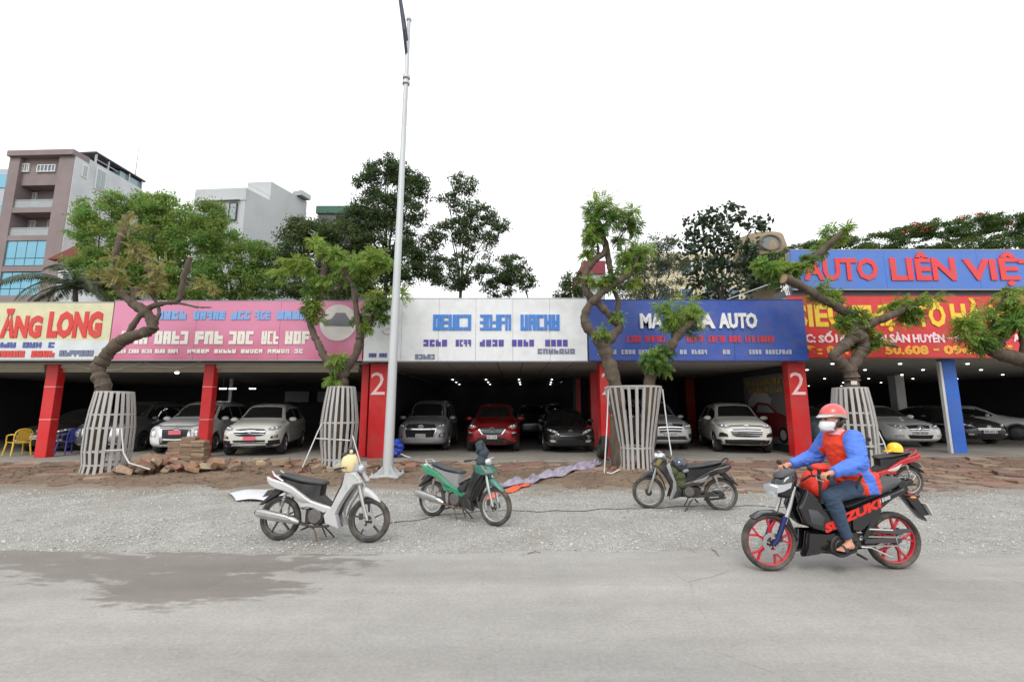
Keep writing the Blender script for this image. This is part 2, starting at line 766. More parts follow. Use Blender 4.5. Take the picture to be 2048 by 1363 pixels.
# loose chippings lying on the shoulder and along the verge
def pebbles(name, label, n, xr, yr, hf, smin, smax, mt, seed, dens=None):
    r = np.random.default_rng(seed)
    base = np.array([(1, 0, 0), (0, 1, 0), (-1, 0, 0), (0, -1, 0), (0, 0, 1), (0, 0, -1)], dtype=float)
    fc = np.array([(0, 1, 4), (1, 2, 4), (2, 3, 4), (3, 0, 4), (1, 0, 5), (2, 1, 5), (3, 2, 5), (0, 3, 5)])
    X = r.uniform(*xr, n)
    Y = r.uniform(*yr, n)
    keep = np.abs(X) < Y * 1.2 + .5
    if dens is not None:
        keep &= r.uniform(0, 1, n) < np.array([dens(a, b) for a, b in zip(X, Y)])
    X, Y = X[keep], Y[keep]
    n = len(X)
    Z = np.array([hf(a, b) for a, b in zip(X, Y)])
    sz = smin + (smax - smin) * r.power(.35, n)
    a = r.uniform(0, 6.28, n)
    V = base[None] * (r.uniform(.6, 1.3, (n, 6, 1))) * sz[:, None, None] * np.array([1.2, .9, .6])
    V += r.uniform(-.2, .2, (n, 6, 3)) * sz[:, None, None]
    ca, sa = np.cos(a)[:, None], np.sin(a)[:, None]
    x = V[..., 0] * ca - V[..., 1] * sa
    y = V[..., 0] * sa + V[..., 1] * ca
    V = np.stack([x + X[:, None], y + Y[:, None], V[..., 2] + Z[:, None] + .2 * sz[:, None]], -1).reshape(-1, 3)
    Fc = (fc[None] + (np.arange(n) * 6)[:, None, None]).reshape(-1, 3)
    me = np_mesh(name, V, Fc)
    me.materials.append(mt)
    o = link(name, me)
    tag(o, label, 'gravel', kind='stuff')
    return o


M_peb = mat('chipping', (.45, .44, .41), .9, var=.2, vs=2, isl=.35)
M_clod = mat('clod', (.19, .135, .095), .95, var=.2, vs=2, isl=.35)


def gd(x, y):
    return .35 + .65 * (math.sin(x * 1.1 + y) * math.sin(y * 2.4 + x * .3) > -.1)


pebbles('loose_chippings', 'pale loose chippings scattered over the gravel shoulder', 42000, (-12, 12), (5.5, 9.3), grav_h, .005, .020, M_peb, 1, gd)
pebbles('dirt_clods', 'brown clods and crumbs of earth on the dug up verge', 16000, (-16, 16), (8.7, 13.4), verge_h, .006, .035, M_clod, 2)
pebbles('road_grit', 'fine pale grit along the ragged edge of the road', 5000, (-9, 9), (4.6, 5.6), lambda x, y: .0, .002, .007, M_peb, 3, lambda x, y: math.exp((y - 5.5) * 4))

# irregular sandstone flags still lying in the verge: each a piece of it
M_stone = [mat('sandstone_red', (.235, .13, .095), .9, var=.25, vs=5, bump=.6, bs=25, isl=.25, dirt=(.17, .125, .085), da=.7, ds=3),
           mat('sandstone_tan', (.285, .205, .15), .9, var=.25, vs=5, bump=.6, bs=25, isl=.2, dirt=(.19, .14, .10), da=.7, ds=3),
           mat('sandstone_plum', (.195, .125, .105), .9, var=.25, vs=5, bump=.6, bs=25, isl=.25, dirt=(.16, .12, .085), da=.7, ds=3)]


def flag_field(x0, x1, y0, y1, nx, ny, skip, seed):
    r = random.Random(seed)
    dx, dy = (x1 - x0) / nx, (y1 - y0) / ny
    cor = [[(x0 + i * dx + r.uniform(-.26, .26) * dx + (j % 2) * .3 * dx, y0 + j * dy + r.uniform(-.24, .24) * dy) for j in range(ny + 1)] for i in range(nx + 1)]
    hm = [[((cor[i][j][0] + cor[i + 1][j][0]) / 2 + r.uniform(-.12, .12) * dx, (cor[i][j][1] + cor[i + 1][j][1]) / 2 + r.uniform(-.22, .22) * dy) for j in range(ny + 1)] for i in range(nx)]
    vm = [[((cor[i][j][0] + cor[i][j + 1][0]) / 2 + r.uniform(-.2, .2) * dx, (cor[i][j][1] + cor[i][j + 1][1]) / 2) for j in range(ny)] for i in range(nx + 1)]
    for i in range(nx):
        for j in range(ny):
            if r.random() < skip:
                continue
            poly = [cor[i][j], hm[i][j], cor[i + 1][j], vm[i + 1][j], cor[i + 1][j + 1], hm[i][j + 1], cor[i][j + 1], vm[i][j]]
            cx = sum(p[0] for p in poly) / 8
            cy = sum(p[1] for p in poly) / 8
            if abs(cx) > cy * 1.19 + .3 or cy > 13.45 or cy < 8.75:
                continue
            k = 1 - r.uniform(.10, .24)
            z = verge_h(cx, cy) + r.uniform(.002, .028)
            tx, ty = r.uniform(-.07, .07), r.uniform(-.07, .07)
            rel = [((p[0] - cx) * k, (p[1] - cy) * k) for p in poly]
            secs = []
            for s_, h in ((1.0, -.08), (1.0, -.006), (.93, .006)):
                secs.append([(a * s_, b_ * s_, h + tx * a + ty * b_) for a, b_ in rel])
            mb = MB()
            mb.loft(secs)
            mb.build('stone', r.choice(M_stone), verge, loc=(cx, cy, z), sharp=25)


flag_field(4.3, 16.6, 9.05, 13.5, 21, 10, .06, 11)
flag_field(-4.6, 4.3, 11.2, 13.5, 15, 6, .28, 12)
flag_field(-15.5, -9.3, 9.8, 13.2, 11, 6, .45, 13)

# ================================================================== showrooms
def paint(name, c, rough=.45, **k):
    return mat(name, c, rough, var=.06, vs=2.5, dirt=(.25, .2, .16), da=.22, ds=2.2, **k)


M_red = paint('red_pillar_paint', srgb(205, 32, 36))
M_reddk = paint('dull_red_paint', srgb(165, 30, 30))
M_blue = paint('blue_pillar_paint', srgb(40, 105, 205))
M_white = paint('white_paint', (.72, .72, .72))
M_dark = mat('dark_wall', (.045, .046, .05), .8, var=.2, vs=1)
M_grey = mat('grey_wall', (.13, .135, .14), .85, var=.15, vs=.8)
M_ceil = mat('ceiling_board', (.42, .42, .40), .8, var=.1, vs=1.5)
M_beige = paint('beige_shutter', (.44, .40, .29))
M_metal = mat('grey_metal', (.35, .36, .37), .4, metal=.8, var=.1)
M_black = mat('black_plastic', (.012, .012, .013), .5)
M_lamp = mat('lamp_glow', (1, 1, 1), .5, emit=(1, .98, .94), es=4)
M_num = paint('pale_number', srgb(245, 205, 205))


def X(px, py, Y):
    return P(px, py, Y).x


def showroom(name, label, x0, x1, fz, cz, depth, wl=True, wr=True, backm=M_dark, sidem=M_dark, panels=None, top=4.7):
    b = thing(name, label, 'showroom', ((x0 + x1) / 2, FY, fz))
    w = (x1 - x0) / 2
    h = cz - fz
    MB().box2((-w, -.85, -.3), (w, depth, 0)).build('floor', M_conc, b, bevel=.01)
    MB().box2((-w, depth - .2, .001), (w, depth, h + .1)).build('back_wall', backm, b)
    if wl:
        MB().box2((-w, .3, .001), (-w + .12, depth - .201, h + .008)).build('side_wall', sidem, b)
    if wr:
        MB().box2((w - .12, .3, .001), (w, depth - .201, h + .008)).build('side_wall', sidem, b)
    MB().box2((-w + .005, .02, h + .06), (w - .005, depth - .205, h + .2)).build('roof_slab', M_grey, b)
    MB().box2((-w + .01, .35, h + .2), (w - .01, depth - .3, top - fz - .15)).build('roof_block', M_grey, b)
    if panels:
        nx, ny = panels
        dx, dy = 2 * w / nx, (depth - .21) / ny
        me = MB().box((0, 0, 0), (dx - .03, dy - .03, .03)).mesh('panel')
        me.materials.append(M_ceil)
        for i in range(nx):
            for j in range(ny):
                link('ceiling_panel', me, b, (-w + (i + .5) * dx, (j + .5) * dy, h + .04 + random.uniform(-.006, .006)))
    else:
        MB().box2((-w, .02, h + .01), (w, depth - .202, h + .055)).build('ceiling', M_ceil, b)
    b['ox'] = (x0 + x1) / 2
    return b, Vector(((x0 + x1) / 2, FY, fz))


def wpart(mb, name, mt, parent, org, **k):
    return mb.build(name, mt, parent, off=org, **k)


xA0, xA1 = -24.0, X(728, 900, FY)
xB1 = X(1206, 905, FY)
xC1 = X(1630, 905, FY)
xD1 = 26.0
fA, fB, fC, fD = .12, .125, .16, .25
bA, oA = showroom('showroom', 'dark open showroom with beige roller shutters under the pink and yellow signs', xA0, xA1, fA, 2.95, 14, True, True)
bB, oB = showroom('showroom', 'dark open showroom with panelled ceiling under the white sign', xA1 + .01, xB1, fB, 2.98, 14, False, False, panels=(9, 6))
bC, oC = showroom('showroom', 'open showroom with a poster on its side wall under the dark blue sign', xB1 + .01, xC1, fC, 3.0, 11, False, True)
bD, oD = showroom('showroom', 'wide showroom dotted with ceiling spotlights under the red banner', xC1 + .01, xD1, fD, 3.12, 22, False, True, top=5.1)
# party wall stub pieces between the bays, set back
MB().box2((xB1 - .06, FY + 6.0, fB), (xB1 + .06, FY + 14, 2.98)).build('side_wall', M_dark, bB, off=oB)


def pillar(par, org, pxc, py, w, d, y0, z0, z1, mt, name='pillar', seams=()):
    xc = X(pxc, py, y0)
    o = wpart(MB().box2((xc - w / 2, y0, z0), (xc + w / 2, y0 + d, z1)), name, mt, par, org, bevel=.012)
    for z in seams:
        wpart(MB().box2((xc - w / 2 - .002, y0 - .002, z), (xc + w / 2 + .002, y0 + d * .8, z + .014)), 'seam', M_num, o, org)
    return xc


pillar(bA, oA, 79, 912, .36, .26, FY, fA, 2.95, M_red, seams=(1.25, 2.25))
pillar(bA, oA, 402, 905, .31, .24, FY, fA, 2.95, M_red, seams=(1.25, 2.25))
pillar(bA, oA, 723, 912, .22, .5, FY + .1, fA, 2.95, M_red)
xp2 = pillar(bB, oB, 751, 918, .54, .4, FY - .2, fB - .1, 2.95, M_red)
xp3 = pillar(bC, oC, 1223, 915, .56, .5, FY - .2, fC - .1, 2.98, M_red)
xp4 = pillar(bC, oC, 1609, 908, .54, .3, FY - .2, fC - .1, 3.0, M_red)
xp5 = pillar(bD, oD, 1922, 902, .42, .2, FY + .05, fD - .05, 3.1, M_blue)
MB().box2((xp5 - .29, FY + .06, fD), (xp5 - .212, FY + .16, 3.05)).build('trim_strip', M_white, bD, off=oD)
# interior posts seen in the gloom
for px, y0, w in ((1190, 17.2, .26), (1157, 21, .26)):
    pillar(bB, oB, px, 850, w, .26, y0, fB, 2.97, M_red)
pillar(bC, oC, 1484, 800, .34, .3, 21.5, fC, 2.99, M_red)
pillar(bC, oC, 1381, 780, .4, .3, 22, fC, 2.99, M_reddk)
pillar(bD, oD, 1803, 790, .42, .42, 21, fD, 3.1, M_white)
# numerals on the pillars
for xp, y, zb, px in ((xp2, FY - .2, fB, 750), (xp3, FY - .2, fC, 1224), (xp4, FY - .2, fC, 1600)):
    par, org = (bB, oB) if xp == xp2 else (bC, oC)
    z1, z0 = P(px, 744, y).z, P(px, 789, y).z
    x0, x1 = xp - .235, xp + .2
    o = fit_text('number', '2', M_num, par, x0, x1, z0, z1, y - .01, bold=-.002)
    o.location = -org
# shutter boxes over the left bays, slats of the rolled shutter
zt, zb = P(300, 720, FY).z, P(300, 743, FY).z
for xa, xb in ((xA0 + .2, X(82, 735, FY)), (X(100, 735, FY), X(408, 735, FY)), (X(425, 735, FY), X(716, 735, FY))):
    wpart(MB().box2((xa, FY + .08, zb + .12), (xb, FY + .36, zt + .1)), 'shutter_box', M_beige, bA, oA, bevel=.01)
    for k in range(3):
        z = zb + .04 * k
        wpart(MB().box2((xa + .04, FY + .15, z + .002), (xb - .04, FY + .19, z + .036)), 'shutter_slat', M_beige, bA, oA, bevel=.006)
# back window band and posts seen dimly in the left bays
for px in (595, 660, 720):
    wpart(MB().box2((X(px - 24, 800, 25.7), 25.6, 1.9), (X(px + 24, 800, 25.7), 25.78, 2.5)), 'back_window', mat('dim_pane', (.10, .11, .12), .3), bA, oA)
wpart(MB().box2((X(456, 800, 21), 21, fA), (X(460, 800, 21) + .05, 21.1, 2.94)), 'post', M_metal, bA, oA)
# loose cable sagging under the left signs
for a, b_, s_ in (((145, 727), (282, 724), 14), ((290, 724), (402, 722), 12)):
    pts = []
    for i in range(13):
        t = i / 12
        pts.append(P(a[0] + (b_[0] - a[0]) * t, a[1] + (b_[1] - a[1]) * t + s_ * 4 * t * (1 - t), FY - .1))
    o = MB().tube(pts, .012, 6).build('hanging_cable', mat('pale_cable', (.5, .48, .42), .6))
    tag(o, 'pale cable sagging under the pink sign ' + ('behind the crooked trunk' if a[0] < 200 else 'beside the bare red pillar'), 'cable')

# ------------------------------------------------------------------ ceiling lights
def ceil_light(x, y, z, r=.07, grp='', lab=''):
    o = MB().lathe([(0, -.004), (r, -.004), (r * 1.25, 0), (r * 1.25, .022), (0, .022)], 12, axis='z').build('ceiling_light', M_lamp, loc=(x, y, z))
    tag(o, lab, 'ceiling light', grp)
    return o


n_l = 0
for j, yy in enumerate((15.6, 18.2, 21.0, 24.0, 28.0, 32.5)):
    for i in range(-4, 9):
        xx = xC1 + 4.3 + i * 2.35 + (j % 2) * .8
        if xC1 + .5 < xx < xD1 - 1 and xx < yy * 1.2:
            ceil_light(xx, yy, 3.12 - .016, .038, 'spotlights of the showroom under the red banner', 'small round spotlight in the ceiling behind the red banner')
for px in (907, 974, 1040, 1106):
    for k, yy in enumerate((22.5, 25.0, 27.4)):
        ceil_light(X(px + (k - 1) * 2, 775, 22.5) * (yy / 22.5) ** .55, yy, 2.98 - .012, .035, 'spotlights of the showroom under the white sign', 'small round spotlight in the panelled ceiling behind the white sign')
for px, yy, w, lab in ((446, 20, .75, 'bright tube light hanging nearest the bare red pillar'), (465, 20, .72, 'bright tube light beside the one near the red pillar'), (505, 24, .8, 'dim far tube light at the back of the shuttered showroom')):
    p = P(px, 777, yy)
    t = thing('tube_light', lab, 'tube light', (p.x, p.y, p.z), 0, 'tube lights of the shuttered showroom')
    MB().cyl((-w * .42 / 2, 0, 0), (w * .42 / 2, 0, 0), .022, n=8).build('tube', mat('tube_glow', (1, 1, 1), emit=(.95, .98, 1), es=4 if yy < 22 else .6), t)
    MB().box2((-w * .44 / 2, -.03, .022), (w * .44 / 2, .03, .06)).build('fitting', M_white, t)
    MB().tube([(0, 0, .06), (0, 0, 2.95 - p.z + .01)], .008, 6).build('rod', M_metal, t)
p = P(354, 744, FY + .6)
t = thing('flood_light', 'small white flood light under the ceiling behind the pink sign', 'lamp', p)
MB().ellip((0, 0, 0), (.07, .06, .06)).build('bulb', mat('bulb_glow', (1, 1, 1), emit=(1, 1, 1), es=2.5), t)
MB().box2((-.02, -.02, .04), (.02, .02, 2.96 - p.z)).build('bracket', M_white, t)

# poster along the side wall of the blue showroom
xw = xC1 - .12 - .03
po = thing('wall_poster', 'tall poster with yellow lettering and a red car on the showroom side wall', 'poster', (xw, FY + 2.0, fC))
MB().box2((-.015, -1.55, .25), (.015, 1.6, 2.6)).build('board', paint('poster_grey', (.16, .165, .16)), po)
r_ = random.Random(5)
M_yel = paint('poster_yellow', srgb(190, 160, 40))
mb = MB()
for row, z in enumerate((2.25, 1.95)):
    y = -1.2
    while y < 1.3:
        w = r_.uniform(.07, .16)
        mb.box2((-.022, y, z), (-.016, y + .03, z + .22))
        mb.box2((-.022, y, z + r_.choice((.0, .09, .19))), (-.016, y + w, z + r_.choice((.0, .09, .19)) + .035))
        y += w + .06
mb.build('lettering', M_yel, po)
# printed car picture: red wing, wheel, pale bonnet
M_pr = paint('print_red', srgb(112, 26, 28))
car_o = [(-1.4, .45), (-1.4, .95), (-1.1, 1.15), (-.5, 1.3), (0, 1.6), (.7, 1.65), (1.3, 1.3), (1.4, .5)]
MB().prism(car_o, -.02, -.0155, 'x').build('printed_body', M_pr, po)
MB().prism([(-.35, 1.28), (.05, 1.52), (.65, 1.56), (.8, 1.28)], -.0245, -.0205, 'x').build('printed_window', paint('print_grey', (.3, .32, .33)), po)
MB().prism([(-.2, 1.75), (.1, 1.98), (.9, 2.0), (1.35, 1.72), (1.35, 1.5), (-.1, 1.5)], -.0195, -.0155, 'x').build('printed_van', paint('print_silver', (.4, .41, .42)), po)
MB().prism([(-1.38, .8), (-1.1, .85), (-.95, .98), (-1.35, .95)], -.0245, -.0205, 'x').build('printed_lamp', paint('print_silver', (.4, .41, .42)), po)
MB().prism([(-1.39, .46), (-1.1, .46), (-1.1, .68), (-1.39, .7)], -.0245, -.0205, 'x').build('printed_bumper', paint('print_dark', (.05, .05, .05)), po)
MB().cyl((-.0245, -.75, .55), (-.0205, -.75, .55), .27, n=24).build('printed_wheel', M_black, po)
MB().cyl((-.029, -.75, .55), (-.025, -.75, .55), .17, n=24).build('printed_rim', paint('print_silver', (.5, .5, .5)), po)

# ================================================================== signs
SY = 13.45         # face of the sign boards
r_ = random.Random(21)


def glyph_row(name, mt, par, x0, x1, z0, z1, y, n, seed, gap=.14, wordgap=0, th=.012):
    """a row of blurred, unreadable letter blocks"""
    r = random.Random(seed)
    mb = MB()
    cw = (x1 - x0) / n
    h = z1 - z0
    for i in range(n):
        if wordgap and i % wordgap == wordgap - 1:
            continue
        xa = x0 + i * cw
        xb = xa + cw * (1 - gap)
        s = min(cw * .40, h * .36)
        k = 0
        ks = r.sample(range(5), r.choice((3, 3, 4, 4)))
        if 0 not in ks and 1 not in ks:
            ks[0] = 0
        for part, o in enumerate(ks):
            yy = y - th - .0011 * (part + 1)
            if o == 0:
                a = (xa, z0), (xa + s, z1)
            elif o == 1:
                a = (xb - s, z0), (xb, z1)
            elif o == 2:
                a = (xa, z1 - s), (xb, z1)
            elif o == 3:
                a = (xa, z0), (xb, z0 + s)
            else:
                a = (xa, (z0 + z1) / 2 - s / 2), (xb, (z0 + z1) / 2 + s / 2)
            mb.box2((a[0][0], yy, a[0][1]), (a[1][0], y - .001, a[1][1]))
    return mb.build(name, mt, par)


def sign(label, px0, px1, pyt, pyb, Y, mt, thick=.3, cols=1, frame=None):
    a, b = P(px0, pyb, Y), P(px1, pyb, Y)
    zt = P((px0 + px1) / 2, pyt, Y).z
    zb = P((px0 + px1) / 2, pyb, Y).z
    x0, x1 = P(px0, (pyt + pyb) / 2, Y).x, P(px1, (pyt + pyb) / 2, Y).x
    s = thing('shop_sign', label, 'sign', ((x0 + x1) / 2, Y, zb))
    w = (x1 - x0) / 2
    h = zt - zb
    n = cols
    dx = 2 * w / n
    for i in range(n):
        MB().box2((-w + i * dx + .003, 0, 0), (-w + (i + 1) * dx - .003, .05, h)).build('panel', mt, s, bevel=.004)
    MB().box2((-w + .01, .052, .02), (w - .01, thick, h - .02)).build('box_frame', M_metal, s)
    MB().box2((-w - .01, -.008, -.03), (w + .01, .09, -.002)).build('edge_trim', frame or M_metal, s)
    MB().box2((-w - .01, -.008, h + .002), (w + .01, .09, h + .025)).build('edge_trim', frame or M_metal, s)
    nb = max(2, int(w))
    for i in range(nb):
        xx = -w + (i + .5) * 2 * w / nb
        MB().bar((xx, thick - .02, h * .7), (xx, FY + .4 - Y, h * .7), .05, .05).build('bracket', M_metal, s)

    def lx(px, py=None):
        return P(px, py or (pyt + pyb) / 2, Y).x - (x0 + x1) / 2

    def lz(py, px=None):
        return P(px or (px0 + px1) / 2, py, Y).z - zb
    return s, lx, lz, w, h


def sp(name, c, **k):
    return paint(name, c, rough=.4, **k)


# 1 pale yellow sign
s, lx, lz, w, h = sign('pale yellow sign with large red capital letters above a white strip', -330, 221, 605, 719, SY, sp('sign_cream', srgb(206, 203, 166)), cols=2)
MB().box2((-w + .02, -.006, .02), (w - .02, -.001, lz(681))).build('white_strip', sp('sign_pale', srgb(205, 212, 215)), s)
M_sred = sp('sign_red_letters', srgb(205, 50, 45))
fit_text('lettering', 'TH', M_sred, s, lx(-75), lx(-8), lz(676), lz(624), -.012, bold=.06)
fit_text('lettering', 'ĂNG', M_sred, s, lx(1), lx(83), lz(676), lz(617), -.012, bold=.06)
fit_text('lettering', 'LONG', M_sred, s, lx(95), lx(203), lz(676), lz(622), -.012, bold=.06)
M_sblu = sp('sign_blue_small', srgb(70, 85, 150))
M_sgry = sp('sign_grey_small', srgb(110, 115, 140))
glyph_row('small_lettering', M_sblu, s, lx(0), lx(115), lz(695), lz(684), -.007, 9, 1, wordgap=4)
glyph_row('small_lettering', M_sgry, s, lx(126), lx(195), lz(712), lz(700), -.007, 7, 2)
glyph_row('small_lettering', M_sred, s, lx(0), lx(118), lz(714), lz(701), -.007, 10, 3, wordgap=6)

# 2 pink sign with gradient panels and a round emblem
def pink():
    m = bpy.data.materials.new('sign_pink')
    m.use_nodes = True
    n, l = m.node_tree.nodes, m.node_tree.links.new
    b = n['Principled BSDF']
    b.inputs['Roughness'].default_value = .4
    t = n.new('ShaderNodeTexCoord')
    sx = n.new('ShaderNodeSeparateXYZ')
    l(t.outputs['Object'], sx.inputs[0])
    ns = n.new('ShaderNodeTexNoise')
    ns.inputs['Scale'].default_value = .9
    l(t.outputs['Object'], ns.inputs['Vector'])
    ad = n.new('ShaderNodeMath')
    ad.operation = 'MULTIPLY_ADD'
    l(sx.outputs[2], ad.inputs[0])
    ad.inputs[1].default_value = .45
    l(ns.outputs['Fac'], ad.inputs[2])
    cr_ = n.new('ShaderNodeValToRGB')
    e = cr_.color_ramp.elements
    e[0].position, e[0].color = .35, (*srgb(190, 98, 124), 1)
    e[1].position, e[1].color = 1.0, (*srgb(210, 134, 164), 1)
    l(ad.outputs[0], cr_.inputs[0])
    l(cr_.outputs[0], b.inputs['Base Color'])
    return m


s, lx, lz, w, h = sign('long pink sign with pale blurred lettering and a round white emblem', 223, 727, 602, 719, SY, pink(), cols=3)
M_sky = sp('sign_skyblue', srgb(120, 170, 225))
M_ivory = sp('sign_ivory', srgb(228, 224, 214))
for k, (a, b_) in enumerate(((310, 372), (385, 450), (460, 500), (508, 540), (552, 615))):
    glyph_row('lettering', M_sky, s, lx(a), lx(b_), lz(639), lz(622), -.004, max(3, int((b_ - a) / 13)), 30 + k, gap=.12)
for k, (a, b_) in enumerate(((245, 300), (312, 380), (392, 450), (460, 510), (525, 560), (572, 622))):
    glyph_row('lettering', M_ivory, s, lx(a), lx(b_), lz(688), lz(662), -.004, max(3, int((b_ - a) / 17)), 40 + k, gap=.1)
glyph_row('small_lettering', M_ivory, s, lx(238), lx(362), lz(706), lz(698), -.004, 24, 50, wordgap=5)
glyph_row('small_lettering', M_ivory, s, lx(380), lx(610), lz(706), lz(698), -.004, 26, 51, wordgap=6)
ex, ez = lx(676), lz(645)
MB().cyl((ex, -.02, ez), (ex, -.004, ez), .56, n=40).build('emblem_disc', sp('emblem_white', srgb(225, 218, 215)), s)
MB().puff([(ex - .42, ez - .1), (ex - .4, ez + .06), (ex - .2, ez + .12), (ex - .08, ez + .3), (ex + .2, ez + .3), (ex + .34, ez + .1), (ex + .44, ez + .04), (ex + .44, ez - .12)], -.034, -.021, .02).build('emblem_picture', sp('emblem_grey', srgb(120, 122, 130)), s)

# 3 white sign
s, lx, lz, w, h = sign('white sign with three bold blue words and a row of small violet letters', 729, 1174, 597, 721, SY - .06, sp('sign_white', (.70, .72, .73)), cols=6)
M_cya = sp('sign_bright_blue', srgb(50, 120, 200))
M_vio = sp('sign_violet', srgb(75, 60, 150))
for k, (a, b_) in enumerate(((866, 943), (960, 1023), (1041, 1120))):
    glyph_row('lettering', M_cya, s, lx(a), lx(b_), lz(660), lz(629), -.006, 5, 60 + k, gap=.06, th=.02)
for k, (a, b_) in enumerate(((848, 897), (912, 944), (960, 1010), (1024, 1070), (1090, 1137))):
    glyph_row('small_lettering', M_vio, s, lx(a), lx(b_), lz(692), lz(679), -.006, 4, 70 + k, gap=.2)
glyph_row('small_lettering', M_sblu, s, lx(740), lx(782), lz(714), lz(706), -.004, 8, 80, wordgap=4)
glyph_row('small_lettering', M_sgry, s, lx(832), lx(872), lz(718), lz(708), -.004, 5, 81)
glyph_row('small_lettering', M_sgry, s, lx(1075), lx(1150), lz(707), lz(697), -.004, 7, 82)
cx_, cz_ = lx(776), lz(657)
MB().torus((cx_, -.012, cz_), .16, .022, 'y', 32, 6, .4).build('emblem_ring', sp('emblem_pale', (.55, .56, .6)), s)
MB().box2((cx_ - .08, -.014, cz_ - .03), (cx_ + .07, -.004, cz_ + .03)).build('emblem_bar', sp('emblem_pale', (.5, .5, .5)), s)

# 4 dark blue sign
s, lx, lz, w, h = sign('dark blue sign reading MA and AUTO in white over small red lettering', 1176, 1612, 600, 720, SY, sp('sign_blue', srgb(48, 78, 160)), cols=3, frame=sp('sign_blue_dark', srgb(30, 45, 105)))
M_sw = sp('sign_white_letters', (.75, .75, .76))
fit_text('lettering', 'MA', M_sw, s, lx(1280), lx(1326), lz(657), lz(627), -.03, bold=.05, extrude=.03)
fit_text('lettering', 'IA', M_sw, s, lx(1393), lx(1430), lz(657), lz(627), -.03, bold=.05, extrude=.03)
fit_text('lettering', 'AUTO', M_sw, s, lx(1437), lx(1514), lz(657), lz(626), -.03, bold=.05, extrude=.03)
M_r2 = sp('sign_dull_red', srgb(185, 50, 75))
for k, (a, b_) in enumerate(((1253, 1282), (1288, 1330), (1372, 1408), (1415, 1450), (1456, 1482), (1488, 1508), (1512, 1547))):
    glyph_row('red_lettering', M_r2, s, lx(a), lx(b_), lz(684), lz(671), -.004, max(3, (b_ - a) // 7), 90 + k, gap=.15)
M_pale = sp('sign_pale_small', srgb(165, 170, 190))
for k, (a, b_) in enumerate(((1222, 1232), (1241, 1270), (1275, 1300), (1357, 1372), (1380, 1412), (1442, 1458), (1494, 1520), (1527, 1580))):
    glyph_row('small_lettering', M_pale, s, lx(a), lx(b_), lz(708), lz(699), -.004, max(2, (b_ - a) // 6), 110 + k, gap=.2)
MB().box2((lx(1194), -.012, lz(709)), (lx(1201), -.002, lz(702))).build('pictogram', M_sw, s)

# 5 red banner sign, right
SD = SY + .1
s, lx, lz, w, h = sign('red banner sign with big yellow letters and two rows of small text', 1580, 2330, 592, 714, SD, sp('sign_red', srgb(205, 42, 45)), cols=4, frame=sp('sign_red_dark', srgb(150, 35, 35)))
M_y = sp('sign_yellow', srgb(240, 200, 50))
M_o = sp('sign_orange_yellow', srgb(235, 170, 50))
M_p = sp('sign_pinkish_white', srgb(240, 215, 220))
fit_text('lettering', 'SIÊU', M_y, s, lx(1590), lx(1694), lz(654), lz(598), -.012, bold=.035, extrude=.012)
fit_text('lettering', 'THỊ', M_y, s, lx(1706), lx(1790), lz(663), lz(608), -.012, bold=.035, extrude=.012)
fit_text('lettering', 'ÔTÔ', M_y, s, lx(1800), lx(1893), lz(654), lz(596), -.012, bold=.035, extrude=.012)
fit_text('lettering', 'HÀ', M_y, s, lx(1904), lx(1970), lz(654), lz(596), -.012, bold=.035, extrude=.012)
fit_text('lettering', 'NỘI', M_y, s, lx(1982), lx(2060), lz(663), lz(596), -.012, bold=.035, extrude=.012)
for tx, a, b_, pa, pb in (('ĐC:', 1592, 1628, 685, 667), ('SỐ', 1634, 1664, 685, 662), ('1B', 1668, 1690, 685, 668), ('ẸN', 1745, 1770, 688, 668), ('SÀN', 1776, 1816, 685, 664), ('HUYÊN', 1822, 1885, 685, 664), ('BÁ', 1905, 1930, 683, 664), ('A', 2022, 2036, 683, 668), ('N', 2044, 2060, 683, 668)):
    fit_text('white_lettering', tx, M_p, s, lx(a), lx(b_), lz(pa), lz(pb), -.008, bold=.035)
MB().box2((lx(1891), -.012, lz(677)), (lx(1900), -.002, lz(674))).build('white_lettering', M_p, s)
fit_text('yellow_lettering', 'Đ:', M_o, s, lx(1592), lx(1640), lz(709), lz(691), -.008, bold=.05)
fit_text('yellow_lettering', '0917.', M_o, s, lx(1648), lx(1718), lz(709), lz(691), -.008, bold=.05)
fit_text('yellow_lettering', '50.608', M_o, s, lx(1764), lx(1850), lz(709), lz(690), -.008, bold=.05)
MB().box2((lx(1860), -.015, lz(701)), (lx(1871), -.002, lz(697))).build('yellow_lettering', M_o, s)
fit_text('yellow_lettering', '0960.', M_o, s, lx(1880), lx(1960), lz(709), lz(690), -.008, bold=.05)
fit_text('yellow_lettering', '5', M_o, s, lx(2003), lx(2018), lz(709), lz(690), -.008, bold=.05)
fit_text('yellow_lettering', 'A', M_o, s, lx(2034), lx(2060), lz(709), lz(690), -.008, bold=.03)

# 6 upper blue sign with red letters on a dark fascia
s, lx, lz, w, h = sign('blue upper sign with red letters reading AUTO on top of the red banner', 1584, 2330, 500, 578, SD + .15, sp('sign_midblue', srgb(70, 115, 195)), cols=4)
M_r3 = sp('sign_scarlet', srgb(215, 55, 60))
fit_text('lettering', 'AUTO', M_r3, s, lx(1606), lx(1755), lz(561), lz(516), -.012, bold=.035, extrude=.02)
fit_text('lettering', 'LIÊN', M_r3, s, lx(1780), lx(1910), lz(561), lz(504), -.012, bold=.035, extrude=.02)
fit_text('lettering', 'VIỆT', M_r3, s, lx(1926), lx(2085), lz(572), lz(504), -.012, bold=.035, extrude=.02)
a, b_ = P(1582, 591, SD + .3), P(2330, 578, SD + .3)
MB().box2((a.x, SD + .3, a.z - .1), (b_.x, SD + 1.2, b_.z + .05)).build('fascia', M_grey, bD, off=oD)
